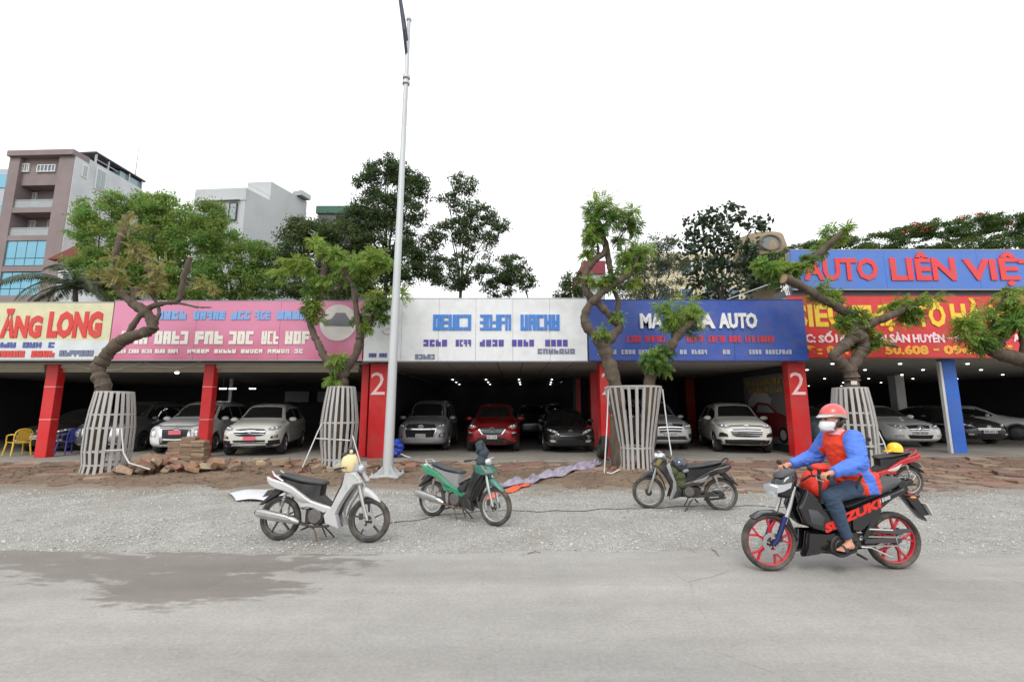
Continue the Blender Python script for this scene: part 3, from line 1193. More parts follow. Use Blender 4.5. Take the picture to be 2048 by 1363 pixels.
# stay rods bracing the upper sign over the blue one
for k, (q0, q1) in enumerate((((1578, 601), (1556, 545)), ((1582, 601), (1571, 548)), ((1578, 601), (1571, 566)))):
    o = MB().tube([P(*q0, SD + .3), P(q1[0], q1[1], SD + .55)], .018, 6).build('stay_rod', M_white)
    tag(o, 'white stay rod bracing the corner between the blue and red signs', 'rod', 'white stay rods')
o = MB().tube([P(1445, 602, SD + .3), P(1580, 553, SD + .55)], .012, 6).build('stay_wire', M_white)
tag(o, 'long white stay wire running down to the top of the dark blue sign', 'wire')

# ================================================================== buildings behind
M_glassb = mat('blue_glass', srgb(95, 165, 190), .08, metal=.0, coat=.5, var=.1, vs=.4, spec=.8)
M_pane = mat('window_pane', (.12, .15, .18), .1, spec=.7)
M_frame = mat('window_frame_white', (.7, .7, .7), .5)
M_framed = mat('window_frame_dark', (.05, .05, .06), .5)
M_rail = mat('glass_rail', (.45, .5, .5), .1, alpha=.55)


class Block:
    """a building in its own frame: x along the front to the right, y inwards"""

    def __init__(self, name, label, cpx, cpy, zr, apx, apy, bpx, bpy_, cat='building'):
        C, A, B = G(cpx, cpy, zr), G(apx, apy, zr), G(bpx, bpy_, zr)
        u = (C - A)
        u.z = 0
        self.wid = u.length
        self.rz = math.atan2(u.y, u.x)
        self.C = Vector((C.x, C.y, -.1))
        self.M = Matrix.Translation(self.C) @ Matrix.Rotation(self.rz, 4, 'Z')
        self.Mi = self.M.inverted()
        self.B = self.Mi @ Vector((B.x, B.y, 0))
        self.h = zr + .1
        self.o = thing(name, label, cat, self.C, self.rz)

    def on_front(self, px, py, y=0.0):
        o = self.Mi @ Vector((0, 0, CAM_H))
        d = self.Mi.to_3x3() @ ray(px, py)
        return o + d * ((y - o.y) / d.y)

    def on_side(self, px, py):
        o = self.Mi @ Vector((0, 0, CAM_H))
        d = self.Mi.to_3x3() @ ray(px, py)
        n = Vector((self.B.y, -self.B.x, 0))
        return o + d * (-o.dot(n) / d.dot(n))

    def box(self, name, mt, a, b, parent=None, bevel=0):
        return MB().box2(a, b).build(name, mt, parent or self.o, bevel=bevel)

    def body(self, mt, y0, z0, z1, xa=None, name='wall', wid=None):
        w = self.wid if wid is None else wid
        k = y0 / self.B.y
        p = [(-w + self.B.x * k, y0), (self.B.x * k, y0), (self.B.x, self.B.y), (-w + self.B.x, self.B.y)]
        return MB().prism(p, z0, z1, 'z').build(name, mt, self.o)

    def window(self, px0, py0, px1, py1, fm=M_frame, pm=M_pane, y=0.0, mull=1, d=.12):
        a, b = self.on_front(px0, py1, y), self.on_front(px1, py0, y)
        x0, x1, z0, z1 = a.x, b.x, a.z, b.z
        f = .07
        mb = MB()
        mb.box2((x0, y - d, z0), (x0 + f, y, z1)).box2((x1 - f, y - d, z0), (x1, y, z1))
        mb.box2((x0 + f, y - d, z0), (x1 - f, y, z0 + f)).box2((x0 + f, y - d, z1 - f), (x1 - f, y, z1))
        for i in range(1, mull + 1):
            xm = x0 + (x1 - x0) * i / (mull + 1)
            mb.box2((xm - f / 2, y - d + .01, z0 + f), (xm + f / 2, y, z1 - f))
        w = mb.build('window', fm, self.o)
        n = mull + 1
        for i in range(n):
            xa = x0 + (x1 - x0) * i / n + f * .6
            xb = x0 + (x1 - x0) * (i + 1) / n - f * .6
            MB().box2((xa, y - d + .05, z0 + f * .5), (xb, y - .004, z1 - f * .5)).build('pane', pm, w)
        return w

    def side_window(self, px0, py0, px1, py1, fm=M_frame, pm=M_pane):
        a, b = self.on_side(px0, py1), self.on_side(px1, py0)
        dr = Vector((self.B.x, self.B.y, 0)).normalized()
        nn = Vector((dr.y, -dr.x, 0))
        s0, s1 = a.dot(dr), b.dot(dr)
        w = MB().bar(dr * s0 + Vector((0, 0, (a.z + b.z) / 2)) + nn * .04, dr * s1 + Vector((0, 0, (a.z + b.z) / 2)) + nn * .04, .1, b.z - a.z).build('window', fm, self.o)
        m_ = (s0 + s1) / 2
        for q0, q1 in ((s0 + .1, m_ - .04), (m_ + .04, s1 - .1)):
            MB().bar(dr * q0 + Vector((0, 0, (a.z + b.z) / 2)) + nn * .1, dr * q1 + Vector((0, 0, (a.z + b.z) / 2)) + nn * .1, .04, b.z - a.z - .2).build('pane', pm, w)


# tall mauve-grey house with balconies
M_mauve = mat('mauve_plaster', srgb(138, 124, 124), .85, var=.08, vs=.4, dirt=(.1, .09, .09), da=.3, ds=.5)
M_wside = mat('white_render', (.58, .60, .62), .85, var=.05, vs=.3, dirt=(.3, .31, .31), da=.5, ds=.35)
b = Block('apartment_building', 'tall grey mauve building with two recessed balconies and blue glass lower floors', 152, 302, 23.0, 26, 305, 284, 378)
D = 1.5
b.body(M_wside, D, 0, b.h - .02)
zz = lambda py, px=85: b.on_front(px, py).z
W_ = b.wid
xl, xr = -W_ + .02, -.02
xi0, xi1 = -W_ + .75, -1.5
kx = b.B.x * (D - .01) / b.B.y
MB().prism([(xr - 1.35, 0), (xr, 0), (xr + kx, D - .01), (xr - 1.35 + kx, D - .01)], 0, b.h, 'z').build('pier', M_mauve, b.o)
MB().prism([(xr + .004, .03), (xr + .05, .03), (xr + kx + .05, D), (xr + kx + .004, D)], 0, b.h - .02, 'z').build('side_render', M_wside, b.o)
b.box('pier', M_mauve, (xl - .2, 0, 0), (xi0, D - .01, b.h))
M_w2 = M_mauve
for za, zb_, nm in ((zz(366), b.h - .45, 'upper_wall'), (zz(424), zz(414), 'floor_slab'), (zz(480), zz(470), 'floor_slab'), (zz(542), zz(531), 'floor_slab'), (zz(604), zz(590), 'floor_slab')):
    b.box(nm, M_mauve, (xi0 + .003, .02 if nm == 'floor_slab' else .35, za), (xr - 1.353, D - .012, zb_))
b.box('cornice', M_mauve, (xl - .25, -.25, b.h - .44), (xr + .06, D - .3, b.h + .06), bevel=.03)
b.box('inner_wall', M_mauve, (xi0 + .003, D - .09, zz(478)), (xr - 1.353, D - .02, zz(368)))
for (a, c_, e, f, m_) in ((45, 328, 62, 345, 2), (75, 330, 114, 345, 4), (126, 327, 144, 344, 2)):
    b.window(a, c_, e, f, y=.34, mull=m_)
for (a, c_, e, f, m_) in ((42, 386, 76, 412, 3), (112, 385, 127, 400, 1), (28, 441, 74, 470, 4), (94, 441, 116, 470, 1)):
    b.window(a, c_, e, f, y=D - .1, mull=m_, pm=mat('pale_pane', (.32, .37, .38), .15))
for za, zb_ in ((zz(413), zz(399)), (zz(469), zz(455))):
    b.box('balcony_glass', M_rail, (xi0 + .01, .12, za), (xr - 1.36, .15, zb_))
    b.box('handrail', M_metal, (xi0 + .01, .1, zb_), (xr - 1.36, .17, zb_ + .07))
nx = 4
for za, zb_, dk in ((zz(530), zz(480), 0), (zz(590), zz(543), 1)):
    for i in range(nx):
        xa = xi0 + (xr - 1.36 - xi0) * i / nx
        xb = xi0 + (xr - 1.36 - xi0) * (i + 1) / nx
        for k in range(2):
            za2 = za + (zb_ - za) * (.3 if k else 0)
            zb2 = zb_ if k else za + (zb_ - za) * .3
            b.box('glass_panel', M_glassb, (xa + .03, .1, za2 + .03), (xb - .03, .16, zb2 - .03))
    b.box('mullion_back', M_framed, (xi0 + .003, .165, za), (xr - 1.353, .3, zb_))
for q in ((161, 333, 176, 352), (187, 345, 213, 376)):
    b.side_window(*q, pm=mat('pale_pane', (.3, .3, .3)))
# roof canopy: steel frame with dark sheet, bluish glazed room behind
dr = Vector((b.B.x, b.B.y, 0)).normalized()
ps = [b.on_side(192, 324), b.on_side(240, 350), b.on_side(300, 383)]
s_ = [p.dot(dr) for p in ps]
nn = Vector((-dr.y, dr.x, 0))


def roofp(s, t, z):
    return dr * s + nn * t + Vector((0, 0, z))


ca = b.o
mb = MB()
q = [roofp(s_[0], .1, b.h + .95), roofp(s_[2] - .5, .1, b.h + .95), roofp(s_[2] - .5, 4, b.h + .8), roofp(s_[0], 4, b.h + .8)]
mb.add(q + [p + Vector((0, 0, .12)) for p in q], [(0, 1, 2, 3), (7, 6, 5, 4), (0, 4, 5, 1), (1, 5, 6, 2), (2, 6, 7, 3), (3, 7, 4, 0)])
can = mb.build('roof_canopy', mat('dark_sheet', (.06, .062, .07), .6), ca)
for s0 in (s_[0] + .2, s_[1] - 1, s_[1] + 1.2, s_[2] - .8):
    for t0 in (.25, 3.6):
        MB().bar(roofp(s0, t0, b.h - .1), roofp(s0, t0, b.h + .9), .12, .12).build('post', M_metal, can)
MB().bar(roofp(s_[0] + .2, .25, b.h + .45), roofp(s_[1], .25, b.h + .45), .06, .06).build('rail', M_metal, can)
MB().bar(roofp(s_[1] + .4, 1.6, b.h + .4), roofp(s_[2] - .6, 1.6, b.h + .4), 2.4, .78).build('glazed_room', mat('teal_glass', srgb(140, 165, 170), .2), ca)
MB().tube([roofp(s_[2] - .8, 1, b.h + .5), roofp(s_[2] - .8, 1, b.h + 5.2)], [.06, .02], 6).build('antenna', M_metal, ca)
pe = b.on_side(345, 395)
MB().bar(roofp(s_[2] + .1, 1.5, b.h - 2.8), roofp(pe.dot(dr) + 1, 1.5, b.h - 2.8), 3, 5).build('rear_annex', mat('green_dark_sheet', (.07, .12, .11), .6), ca)

# pale far block at the left edge
fb = thing('apartment_building', 'pale bluish block glimpsed beside the tall mauve building', 'building', P(-40, 600, 42))
z1 = P(0, 338, 42).z - fb.location.z
MB().box2((-3.2, 0, -8), (X(20, 400, 42) - fb.location.x, 8, z1)).build('wall', mat('pale_blue_render', (.42, .46, .5), .8), fb)
for k in range(4):
    MB().box2((-.5, -.08, z1 - 2 - k * 3.2), (2.2, -.01, z1 - .6 - k * 3.2)).build('window', M_glassb, fb)

# white cubic house in the middle
M_wht = mat('grey_white_render', (.50, .52, .53), .85, var=.05, vs=.4, dirt=(.3, .3, .3), da=.4, ds=.4)
b = Block('townhouse', 'white boxy house with a roof terrace and grey side wall above the trees', 493, 376, 21.0, 393, 380, 612, 438)
b.body(M_wht, 0, 0, b.h)
b.box('parapet', M_wht, (-b.wid - .05, -.06, b.h - 1.15), (.05, .1, b.h + .02))
k0 = .36
p = [(-b.wid * .5 + b.B.x * k0, b.B.y * k0), (b.B.x * k0 - .01, b.B.y * k0), (b.B.x - .01, b.B.y - .02), (-b.wid * .5 + b.B.x, b.B.y - .02)]
MB().prism(p, b.h + .003, b.h + 1.9, 'z').build('stair_tower', M_wht, b.o)
b.box('window_hood', M_wht, (b.on_front(403, 402).x, -.25, b.on_front(403, 404).z), (b.on_front(481, 402).x, -.062, b.on_front(403, 402).z))
b.window(407, 405, 444, 440, fm=M_framed, mull=2, y=-.065)
b.window(457, 405, 476, 441, fm=M_framed, mull=0, y=-.065, pm=mat('pale_pane', (.3, .3, .3)))
b.window(460, 460, 474, 480, fm=M_framed, mull=0, y=-.003)
for py in (371, 374):
    a, c_ = b.on_front(396, py), b.on_front(492, py - 4)
    MB().bar((a.x, 0, b.h + (376 - py) * .09), (c_.x, 0, b.h + (376 - py) * .09), .05, .05).build('rail', M_frame, b.o)
MB().bar((0, .1, b.h + .45), (b.B.x * k0, b.B.y * k0, b.h + .45), .05, .05).build('rail', M_frame, b.o)
MB().bar((b.B.x * .8, b.B.y * .8, b.h + 2.2), (b.B.x * .98, b.B.y * .98, b.h + 2.2), 1.2, .5).build('roof_tank', M_metal, b.o)

# low green sheet roof, red-roofed small house, narrow house with red parapet, tan tank, cream block
p0 = P(634, 470, 45)
t = thing('shed_building', 'flat green sheet metal roof showing over dark trees', 'shed', (p0.x, p0.y, 0))
zt_ = P(634, 413, 45).z
MB().box2((0, 0, 0), (4.2, 5, zt_ - .8)).build('wall', M_grey, t)
MB().box2((-.2, -.2, zt_ - .797), (4.4, 5.2, zt_)).build('roof', mat('green_sheet', srgb(50, 95, 75), .6), t)

p0 = P(108, 600, 34)
t = thing('small_house', 'small white house with a red tiled roof behind the palm', 'house', (p0.x, p0.y, 0))
za, zb_ = P(108, 522, 34).z, P(108, 497, 34).z
MB().box2((0, 0, 0), (4.4, 5, za)).build('wall', M_wside, t)
rf = MB().prism([(-.5, za + .003), (4.9, za + .003), (2.6, zb_ + .2), (1.8, zb_ + .2)], -.5, 5.4, 'y').build('roof', mat('red_tile', srgb(125, 68, 62), .8, var=.15, vs=8), t)
for k in range(3):
    f_ = MB().box2((.4 + k * 1.35, -.06, za - 2.4), (1.4 + k * 1.35, -.003, za - .8)).build('window', M_frame, t)
    MB().box2((.5 + k * 1.35, -.08, za - 2.3), (1.3 + k * 1.35, -.061, za - .9)).build('pane', M_pane, f_)

p0 = P(1170, 600, 33)
t = thing('townhouse', 'narrow grey house with a dark red parapet behind the tall forked tree', 'house', (p0.x, p0.y, 0))
zt_, zm = P(1170, 522, 33).z, P(1170, 548, 33).z
x1 = X(1209, 560, 33) - p0.x
MB().box2((0, 0, 0), (x1, 6, zm)).build('wall', mat('grey_render', (.42, .43, .46), .8), t)
MB().box2((-.08, -.12, zm + .003), (x1 + .08, 6, zt_)).build('parapet', mat('dull_red_render', srgb(130, 55, 65), .8), t)
for k in range(2):
    for j in range(2):
        f_ = MB().box2((.25 + j * .6, -.05, zm - 1.3 - k * 1.1), (.68 + j * .6, -.003, zm - .45 - k * 1.1)).build('window', M_frame, t)
        MB().box2((.3 + j * .6, -.07, zm - 1.25 - k * 1.1), (.63 + j * .6, -.051, zm - .5 - k * 1.1)).build('pane', M_pane, f_)

p0 = P(1527, 600, 36)
t = thing('water_tower', 'tan rounded tank house with a round opening above the trees', 'water tower', (p0.x, p0.y, 0))
zt_ = P(1527, 472, 36).z
MB().lathe([(1.0, 0), (1.0, zt_ - 3.4), (1.6, zt_ - 2.8), (1.55, zt_ - 1.2), (1.4, zt_ - .3), (.9, zt_ - .02), (0, zt_)], 20).build('tank', mat('tan_stone', srgb(150, 135, 110), .85, var=.1), t, sharp=50)
MB().torus((-.15, -1.5, zt_ - 1.3), .62, .1, 'y', 28, 8).build('opening_ring', mat('tan_dark', (.16, .14, .11), .8), t)
t.scale = (1.28, 1.28, 1)
MB().cyl((-.15, -1.52, zt_ - 1.3), (-.15, -1.3, zt_ - 1.3), .6, n=28).build('opening_disc', mat('tank_grey', (.2, .21, .2), .6), t)

p0 = P(1300, 600, 44)
t = thing('apartment_building', 'cream building half hidden behind the big-leaved tree', 'building', (p0.x, p0.y, 0))
zt_ = P(1400, 505, 44).z
x1 = X(1500, 560, 44) - p0.x
MB().box2((0, 0, 0), (x1, 8, zt_)).build('wall', mat('cream_render', srgb(200, 190, 160), .85, var=.05), t)
for k in range(4):
    for j in range(2):
        f_ = MB().box2((.8 + k * 2.3, -.06, zt_ - 2.2 - j * 3), (2.1 + k * 2.3, -.003, zt_ - .7 - j * 3)).build('window', M_frame, t)
        MB().box2((.9 + k * 2.3, -.08, zt_ - 2.1 - j * 3), (2.0 + k * 2.3, -.061, zt_ - .8 - j * 3)).build('pane', M_pane, f_)

# ================================================================== foliage
def leaf_mat(name, c, isl=.45, tr=.35, hue=.03):
    m = bpy.data.materials.new(name)
    m.use_nodes = True
    n, l = m.node_tree.nodes, m.node_tree.links.new
    n.remove(n['Principled BSDF'])
    out_ = n['Material Output']
    g_ = n.new('ShaderNodeNewGeometry')
    tcn = n.new('ShaderNodeTexCoord')
    ns = n.new('ShaderNodeTexNoise')
    ns.inputs['Scale'].default_value = .9
    l(tcn.outputs['Object'], ns.inputs['Vector'])
    h = n.new('ShaderNodeHueSaturation')
    h.inputs['Color'].default_value = (*c, 1)
    mr = n.new('ShaderNodeMapRange')
    mr.inputs['To Min'].default_value = 1 - isl
    mr.inputs['To Max'].default_value = 1 + isl
    l(g_.outputs['Random Per Island'], mr.inputs['Value'])
    mr2 = n.new('ShaderNodeMapRange')
    mr2.inputs['From Min'].default_value = .3
    mr2.inputs['From Max'].default_value = .7
    mr2.inputs['To Min'].default_value = .5 - hue
    mr2.inputs['To Max'].default_value = .5 + hue
    l(ns.outputs['Fac'], mr2.inputs['Value'])
    l(mr.outputs[0], h.inputs['Value'])
    l(mr2.outputs[0], h.inputs['Hue'])
    d = n.new('ShaderNodeBsdfPrincipled')
    d.inputs['Roughness'].default_value = .55
    d.inputs['Specular IOR Level'].default_value = .25
    t_ = n.new('ShaderNodeBsdfTranslucent')
    l(h.outputs[0], d.inputs['Base Color'])
    l(h.outputs[0], t_.inputs['Color'])
    mx_ = n.new('ShaderNodeMixShader')
    mx_.inputs[0].default_value = tr
    l(d.outputs[0], mx_.inputs[1])
    l(t_.outputs[0], mx_.inputs[2])
    l(mx_.outputs[0], out_.inputs['Surface'])
    return m


def leaf_cards(Pts, size, r, aspect=.45, droop=.3, jitter=.4):
    """rhombic leaves at points (n,3) -> verts, quads"""
    n = len(Pts)
    d = r.normal(size=(n, 3))
    d[:, 2] -= droop
    d /= np.linalg.norm(d, axis=1)[:, None]
    e = np.cross(d, r.normal(size=(n, 3)))
    e /= np.linalg.norm(e, axis=1)[:, None] + 1e-9
    s = size * (1 + jitter * r.uniform(-1, 1, n))
    a = Pts - d * (s / 2)[:, None]
    c = Pts + d * (s / 2)[:, None]
    b1 = Pts + e * (s * aspect / 2)[:, None] - d * (s * .08)[:, None]
    b2 = Pts - e * (s * aspect / 2)[:, None] - d * (s * .08)[:, None]
    V = np.stack([a, b1, c, b2], 1).reshape(-1, 3)
    F_ = np.arange(4 * n).reshape(n, 4)
    return V, F_


def crown_points(blobs, Y, dens, r, sub=.30, flat=1.0, dy=0.0):
    """clumped points inside blobs given in photo pixels at depth Y"""
    pts, cents = [], []
    k = Y / 900.0
    for bl in blobs:
        px, py, rx, ry = bl[:4]
        c = P(px, py, Y)
        R_ = np.array([rx * k, (rx + ry) * .42 * k, ry * k])
        vol = R_[0] * R_[2]
        ns = max(6, int(vol * 24))
        for _ in range(ns):
            v = r.normal(size=3)
            v /= np.linalg.norm(v)
            v *= r.uniform(.35, 1.02) ** .5
            cc = np.array(c) + v * R_ + np.array([0, dy, 0])
            rr = sub * r.uniform(.6, 1.5) * min(1.3, (R_[0] + R_[2]))
            m = int(dens * rr * rr * 15) + (8 if dens > 8 else 2)
            q = r.normal(size=(m, 3)) * np.array([rr, rr, rr * .6 * flat]) * .55
            pts.append(cc + q)
        cents.append(np.array(c))
    return np.concatenate(pts), cents


M_bark = mat('bark', (.09, .068, .05), .95, var=.45, vs=9, bump=1.0, bs=26, dirt=(.17, .135, .105), da=.5, ds=5, stretch=(1, 1, .35))
M_bark2 = mat('bark_dark', (.06, .05, .04), .95, var=.3, vs=4, bump=.8, bs=12)
M_cut = mat('cut_wood', (.38, .25, .15), .9, var=.2, vs=12)


def back_tree(label, Y, tpx, blobs, lm, size, dens, seed, sub=.30, aspect=.45, droop=.3, name='leafy_tree', flat=1.0, grp='trees behind the showrooms', trunk_r=.16, extra=None):
    r = np.random.default_rng(seed)
    base = P(tpx, 700, Y)
    base.z = -.1
    t = thing(name, label, 'tree', base, 0, grp)
    pts, cents = crown_points(blobs, Y, dens, r, sub, flat)
    V, F_ = leaf_cards(pts, size, r, aspect, droop)
    me = np_mesh('crown', V - np.array(base), F_)
    me.materials.append(lm)
    link('crown', me, t)
    cs = sorted(cents, key=lambda c: c[2])
    mid = np.mean(cents, 0)
    mb = MB()
    top = Vector(mid) * .5 + Vector((base.x, base.y, mid[2])) * .5
    b0 = Vector((0, 0, 0))
    fork = Vector((top.x - base.x, top.y - base.y, (mid[2] + .1) * .72))
    trunk = [b0, fork * .35 + Vector((.12, 0, 0)), fork * .7 - Vector((.1, 0, 0)), fork]
    mb.tube(trunk, [trunk_r * 1.3, trunk_r, trunk_r * .85, trunk_r * .7], 8)
    mb.build('trunk', M_bark2, t)
    mb = MB()
    for c in cents:
        e = Vector(c) - base
        m1 = fork.lerp(e, .5) + Vector((r.uniform(-.3, .3), r.uniform(-.3, .3), r.uniform(-.1, .3)))
        mb.tube([fork * .96, fork.lerp(m1, .5) + Vector((0, 0, .1)), m1, e], [trunk_r * .5, trunk_r * .38, trunk_r * .26, trunk_r * .1], 5)
        for _ in range(3):
            q = e + Vector(r.normal(size=3) * .5)
            mb.tube([m1.lerp(e, .6), q], [trunk_r * .15, trunk_r * .05], 4)
    mb.build('limbs', M_bark2, t)
    return t


LG = leaf_mat('leaf_light', (.225, .335, .08), .4, .5)
LG2 = leaf_mat('leaf_fresh', (.18, .28, .065), .4, .5)
LD = leaf_mat('leaf_dark', (.068, .105, .038), .45)
LD2 = leaf_mat('leaf_olive', (.085, .12, .038), .45)
LB = leaf_mat('leaf_broad', (.045, .07, .035), .35, .2)
LF = leaf_mat('leaf_flame_tree', (.08, .135, .034), .4)
LS = leaf_mat('leaf_street', (.225, .325, .065), .45, .5)
LSd = leaf_mat('leaf_street_dark', (.11, .19, .042), .4, .45)
LO = leaf_mat('leaf_withering', (.27, .255, .085), .35, .4)

back_tree('feathery light green tree beside the tall mauve building', 30, 215, [(200, 430, 52, 36), (165, 462, 30, 22), (215, 490, 58, 50), (190, 540, 50, 40), (225, 400, 20, 15), (240, 560, 55, 45)], LG, .17, 40, 1)
back_tree('bright light green tree between the mauve building and the white boxy house', 31, 330, [(300, 420, 45, 32), (345, 430, 50, 45), (310, 490, 65, 55), (390, 480, 55, 55), (300, 570, 70, 45), (380, 565, 70, 45), (285, 400, 20, 14)], LG, .17, 40, 2)
back_tree('fresh green tree in front of the white boxy house', 30, 450, [(420, 435, 38, 32), (440, 480, 48, 46), (500, 520, 45, 42), (455, 560, 70, 48), (525, 560, 40, 40), (530, 500, 22, 26)], LG2, .17, 38, 3)
back_tree('dense dark green tree under the green sheet roof', 31, 630, [(600, 490, 40, 42), (640, 470, 45, 36), (685, 480, 45, 45), (590, 560, 55, 45), (670, 555, 60, 50), (600, 450, 26, 18)], LD2, .17, 42, 4)
back_tree('tallest dark green tree with a pointed crown behind the lamp post', 32, 770, [(770, 345, 34, 30), (735, 370, 26, 22), (830, 375, 32, 28), (800, 345, 26, 26), (755, 415, 50, 38), (815, 425, 38, 34), (720, 440, 45, 30), (770, 480, 62, 45), (740, 550, 65, 50), (815, 530, 36, 46), (780, 322, 16, 14)], LD, .18, 40, 5, trunk_r=.2)
back_tree('loose dark tree with a leaning top beside the lamp post', 33, 920, [(930, 368, 32, 22), (900, 402, 26, 15), (945, 425, 48, 26), (985, 450, 36, 26), (905, 460, 50, 26), (950, 480, 58, 24), (865, 485, 26, 20), (850, 530, 40, 32), (910, 545, 60, 40), (990, 540, 45, 35)], LD, .18, 34, 6, sub=.26)
back_tree('small bushy tree glimpsed over the white sign', 34, 1060, [(1035, 525, 26, 16), (1040, 560, 36, 28), (1000, 575, 36, 22), (1150, 565, 26, 28), (1130, 585, 30, 18)], LD2, .2, 26, 7, sub=.26)
back_tree('airy grey green tree with sky showing through behind the blue sign', 31, 1310, [(1318, 490, 34, 24), (1290, 535, 44, 30), (1345, 540, 36, 34), (1265, 580, 36, 24), (1320, 585, 48, 22), (1245, 560, 20, 30)], leaf_mat('leaf_grey', (.09, .112, .06), .4), .14, 30, 8, sub=.3)
back_tree('open dark tree with big leathery leaves behind the blue sign', 32, 1440, [(1400, 440, 34, 20), (1450, 430, 46, 18), (1505, 450, 26, 20), (1380, 485, 28, 20), (1430, 480, 45, 26), (1470, 510, 55, 40), (1405, 530, 42, 40), (1440, 580, 66, 34), (1520, 545, 38, 46)], LB, .36, 2.0, 9, sub=.34, aspect=.7, name='broadleaf_tree')
FLG = 'flame trees behind the red banner'
back_tree('flame tree with flat layered crown next to the tan tank', 34, 1600, [(1560, 520, 42, 18), (1610, 500, 48, 14), (1570, 555, 45, 25), (1650, 492, 40, 14), (1625, 530, 50, 25)], LF, .15, 44, 10, sub=.3, flat=.55, grp=FLG)
ft = [back_tree('flame tree dotted with red blossom over the word AUTO', 34, 1760, [(1700, 490, 45, 16), (1760, 482, 50, 18), (1820, 470, 50, 20), (1740, 515, 60, 25), (1810, 510, 60, 25)], LF, .15, 44, 11, sub=.3, flat=.55, grp=FLG),
      back_tree('tallest flame tree behind the right end of the blue upper sign', 33, 1960, [(1880, 460, 55, 24), (1950, 452, 60, 24), (2020, 448, 50, 26), (2080, 460, 55, 35), (1920, 495, 70, 25), (2010, 500, 70, 30)], LF, .15, 44, 12, sub=.3, flat=.55, grp=FLG)]
for t, bl, sd in ((ft[0], [(1812, 458, 14, 5), (1830, 470, 10, 6), (1790, 472, 8, 4)], 31), (ft[1], [(1895, 447, 14, 5), (1930, 440, 8, 4), (1990, 458, 8, 4)], 32)):
    r = np.random.default_rng(sd)
    pts, _ = crown_points(bl, 33.2, 26, r, .16, .6, dy=-1.0)
    V, F_ = leaf_cards(pts, .11, r, .8)
    me = np_mesh('blossom', V - np.array(t.location), F_)
    me.materials.append(mat('red_blossom', (.42, .07, .035), .7, var=.2))
    link('blossom', me, t)

# palm with drooping fronds beside the small house
pb = P(150, 585, 27.5)
t = thing('palm_tree', 'palm with long drooping grey green fronds above the yellow sign', 'palm', (pb.x, 28.6, -.1))
off = Vector((pb.x, 28.6, -.1))
pc = P(150, 572, 28.6)
MB().tube([(0, 0, 0), (.1, 0, 2.5), pc - off], [.18, .15, .13], 8).build('trunk', M_bark2, t)
r = np.random.default_rng(77)
M_palm = leaf_mat('leaf_palm', (.085, .105, .06), .3, .2)
for k in range(15):
    az = k * 2.4
    el = r.uniform(.15, 1.2)
    Lh = r.uniform(3.2, 4.6)
    d0 = np.array([math.cos(az) * math.cos(el), math.sin(az) * math.cos(el), math.sin(el)])
    spine = [np.array(pc)]
    dcur = d0.copy()
    for i in range(14):
        spine.append(spine[-1] + dcur * Lh / 14)
        dcur = dcur + np.array([0, 0, -.13])
        dcur /= np.linalg.norm(dcur)
    V, F_ = [], []
    for i in range(1, 15):
        tg = spine[i] - spine[i - 1]
        tg /= np.linalg.norm(tg)
        sd = np.cross(tg, [0, 0, 1.0])
        sd /= np.linalg.norm(sd) + 1e-9
        for s0 in (-1, 1):
            for j in range(3):
                p0 = spine[i - 1] + (spine[i] - spine[i - 1]) * (j / 3)
                ln = .62 * math.sin(math.pi * (.12 + .84 * i / 15)) + .08
                tip = p0 + (sd * s0 * .8 + tg * .5 + np.array([0, 0, -.5 - .2 * r.random()])) * ln
                wv = tg * .045
                n0 = len(V)
                md_ = p0 * .45 + tip * .55 + np.array([0, 0, .04])
                V += [p0 - wv * .5, md_ - wv, tip, md_ + wv]
                F_.append((n0, n0 + 1, n0 + 2, n0 + 3))
    me = np_mesh('frond', np.array(V) - np.array(off), F_)
    me.materials.append(M_palm)
    fr = link('frond', me, t)
    MB().tube([Vector(p) - off for p in spine], [.03] + [.02 - .0012 * i for i in range(14)], 5).build('stalk', M_palm, fr)

# ================================================================== street trees
def frond_clump(c, rad, n, r, V, F_, leaf=.055):
    """feathery twigs: pinnate fronds radiating from a cut knob"""
    subs = [np.array(c) + r.normal(size=3) * np.array([.5, .35, .42]) * rad for _ in range(4)]
    for _ in range(n):
        d = r.normal(size=3)
        d[2] = d[2] * .7 + .3
        d /= np.linalg.norm(d)
        st = subs[r.integers(0, 4)] + d * rad * r.uniform(0, .3)
        ln = max(.24, rad * r.uniform(.5, 1.2))
        m = 10
        p = st.copy()
        dd = d.copy()
        side = np.cross(dd, r.normal(size=3))
        side /= np.linalg.norm(side)
        for i in range(m):
            p = p + dd * ln / m
            dd = dd + np.array([0, 0, -.11])
            dd /= np.linalg.norm(dd)
            L_ = leaf * (1.25 - .7 * abs(i / m - .4)) * r.uniform(.8, 1.25)
            for s0 in (-1, 1):
                tip = p + (side * s0 + dd * .35) * L_ + np.array([0, 0, -.2 * L_])
                w_ = dd * L_ * .24
                md_ = (p + tip) / 2
                n0 = len(V)
                V.extend([p, md_ - w_, tip, md_ + w_])
                F_.append((n0, n0 + 1, n0 + 2, n0 + 3))


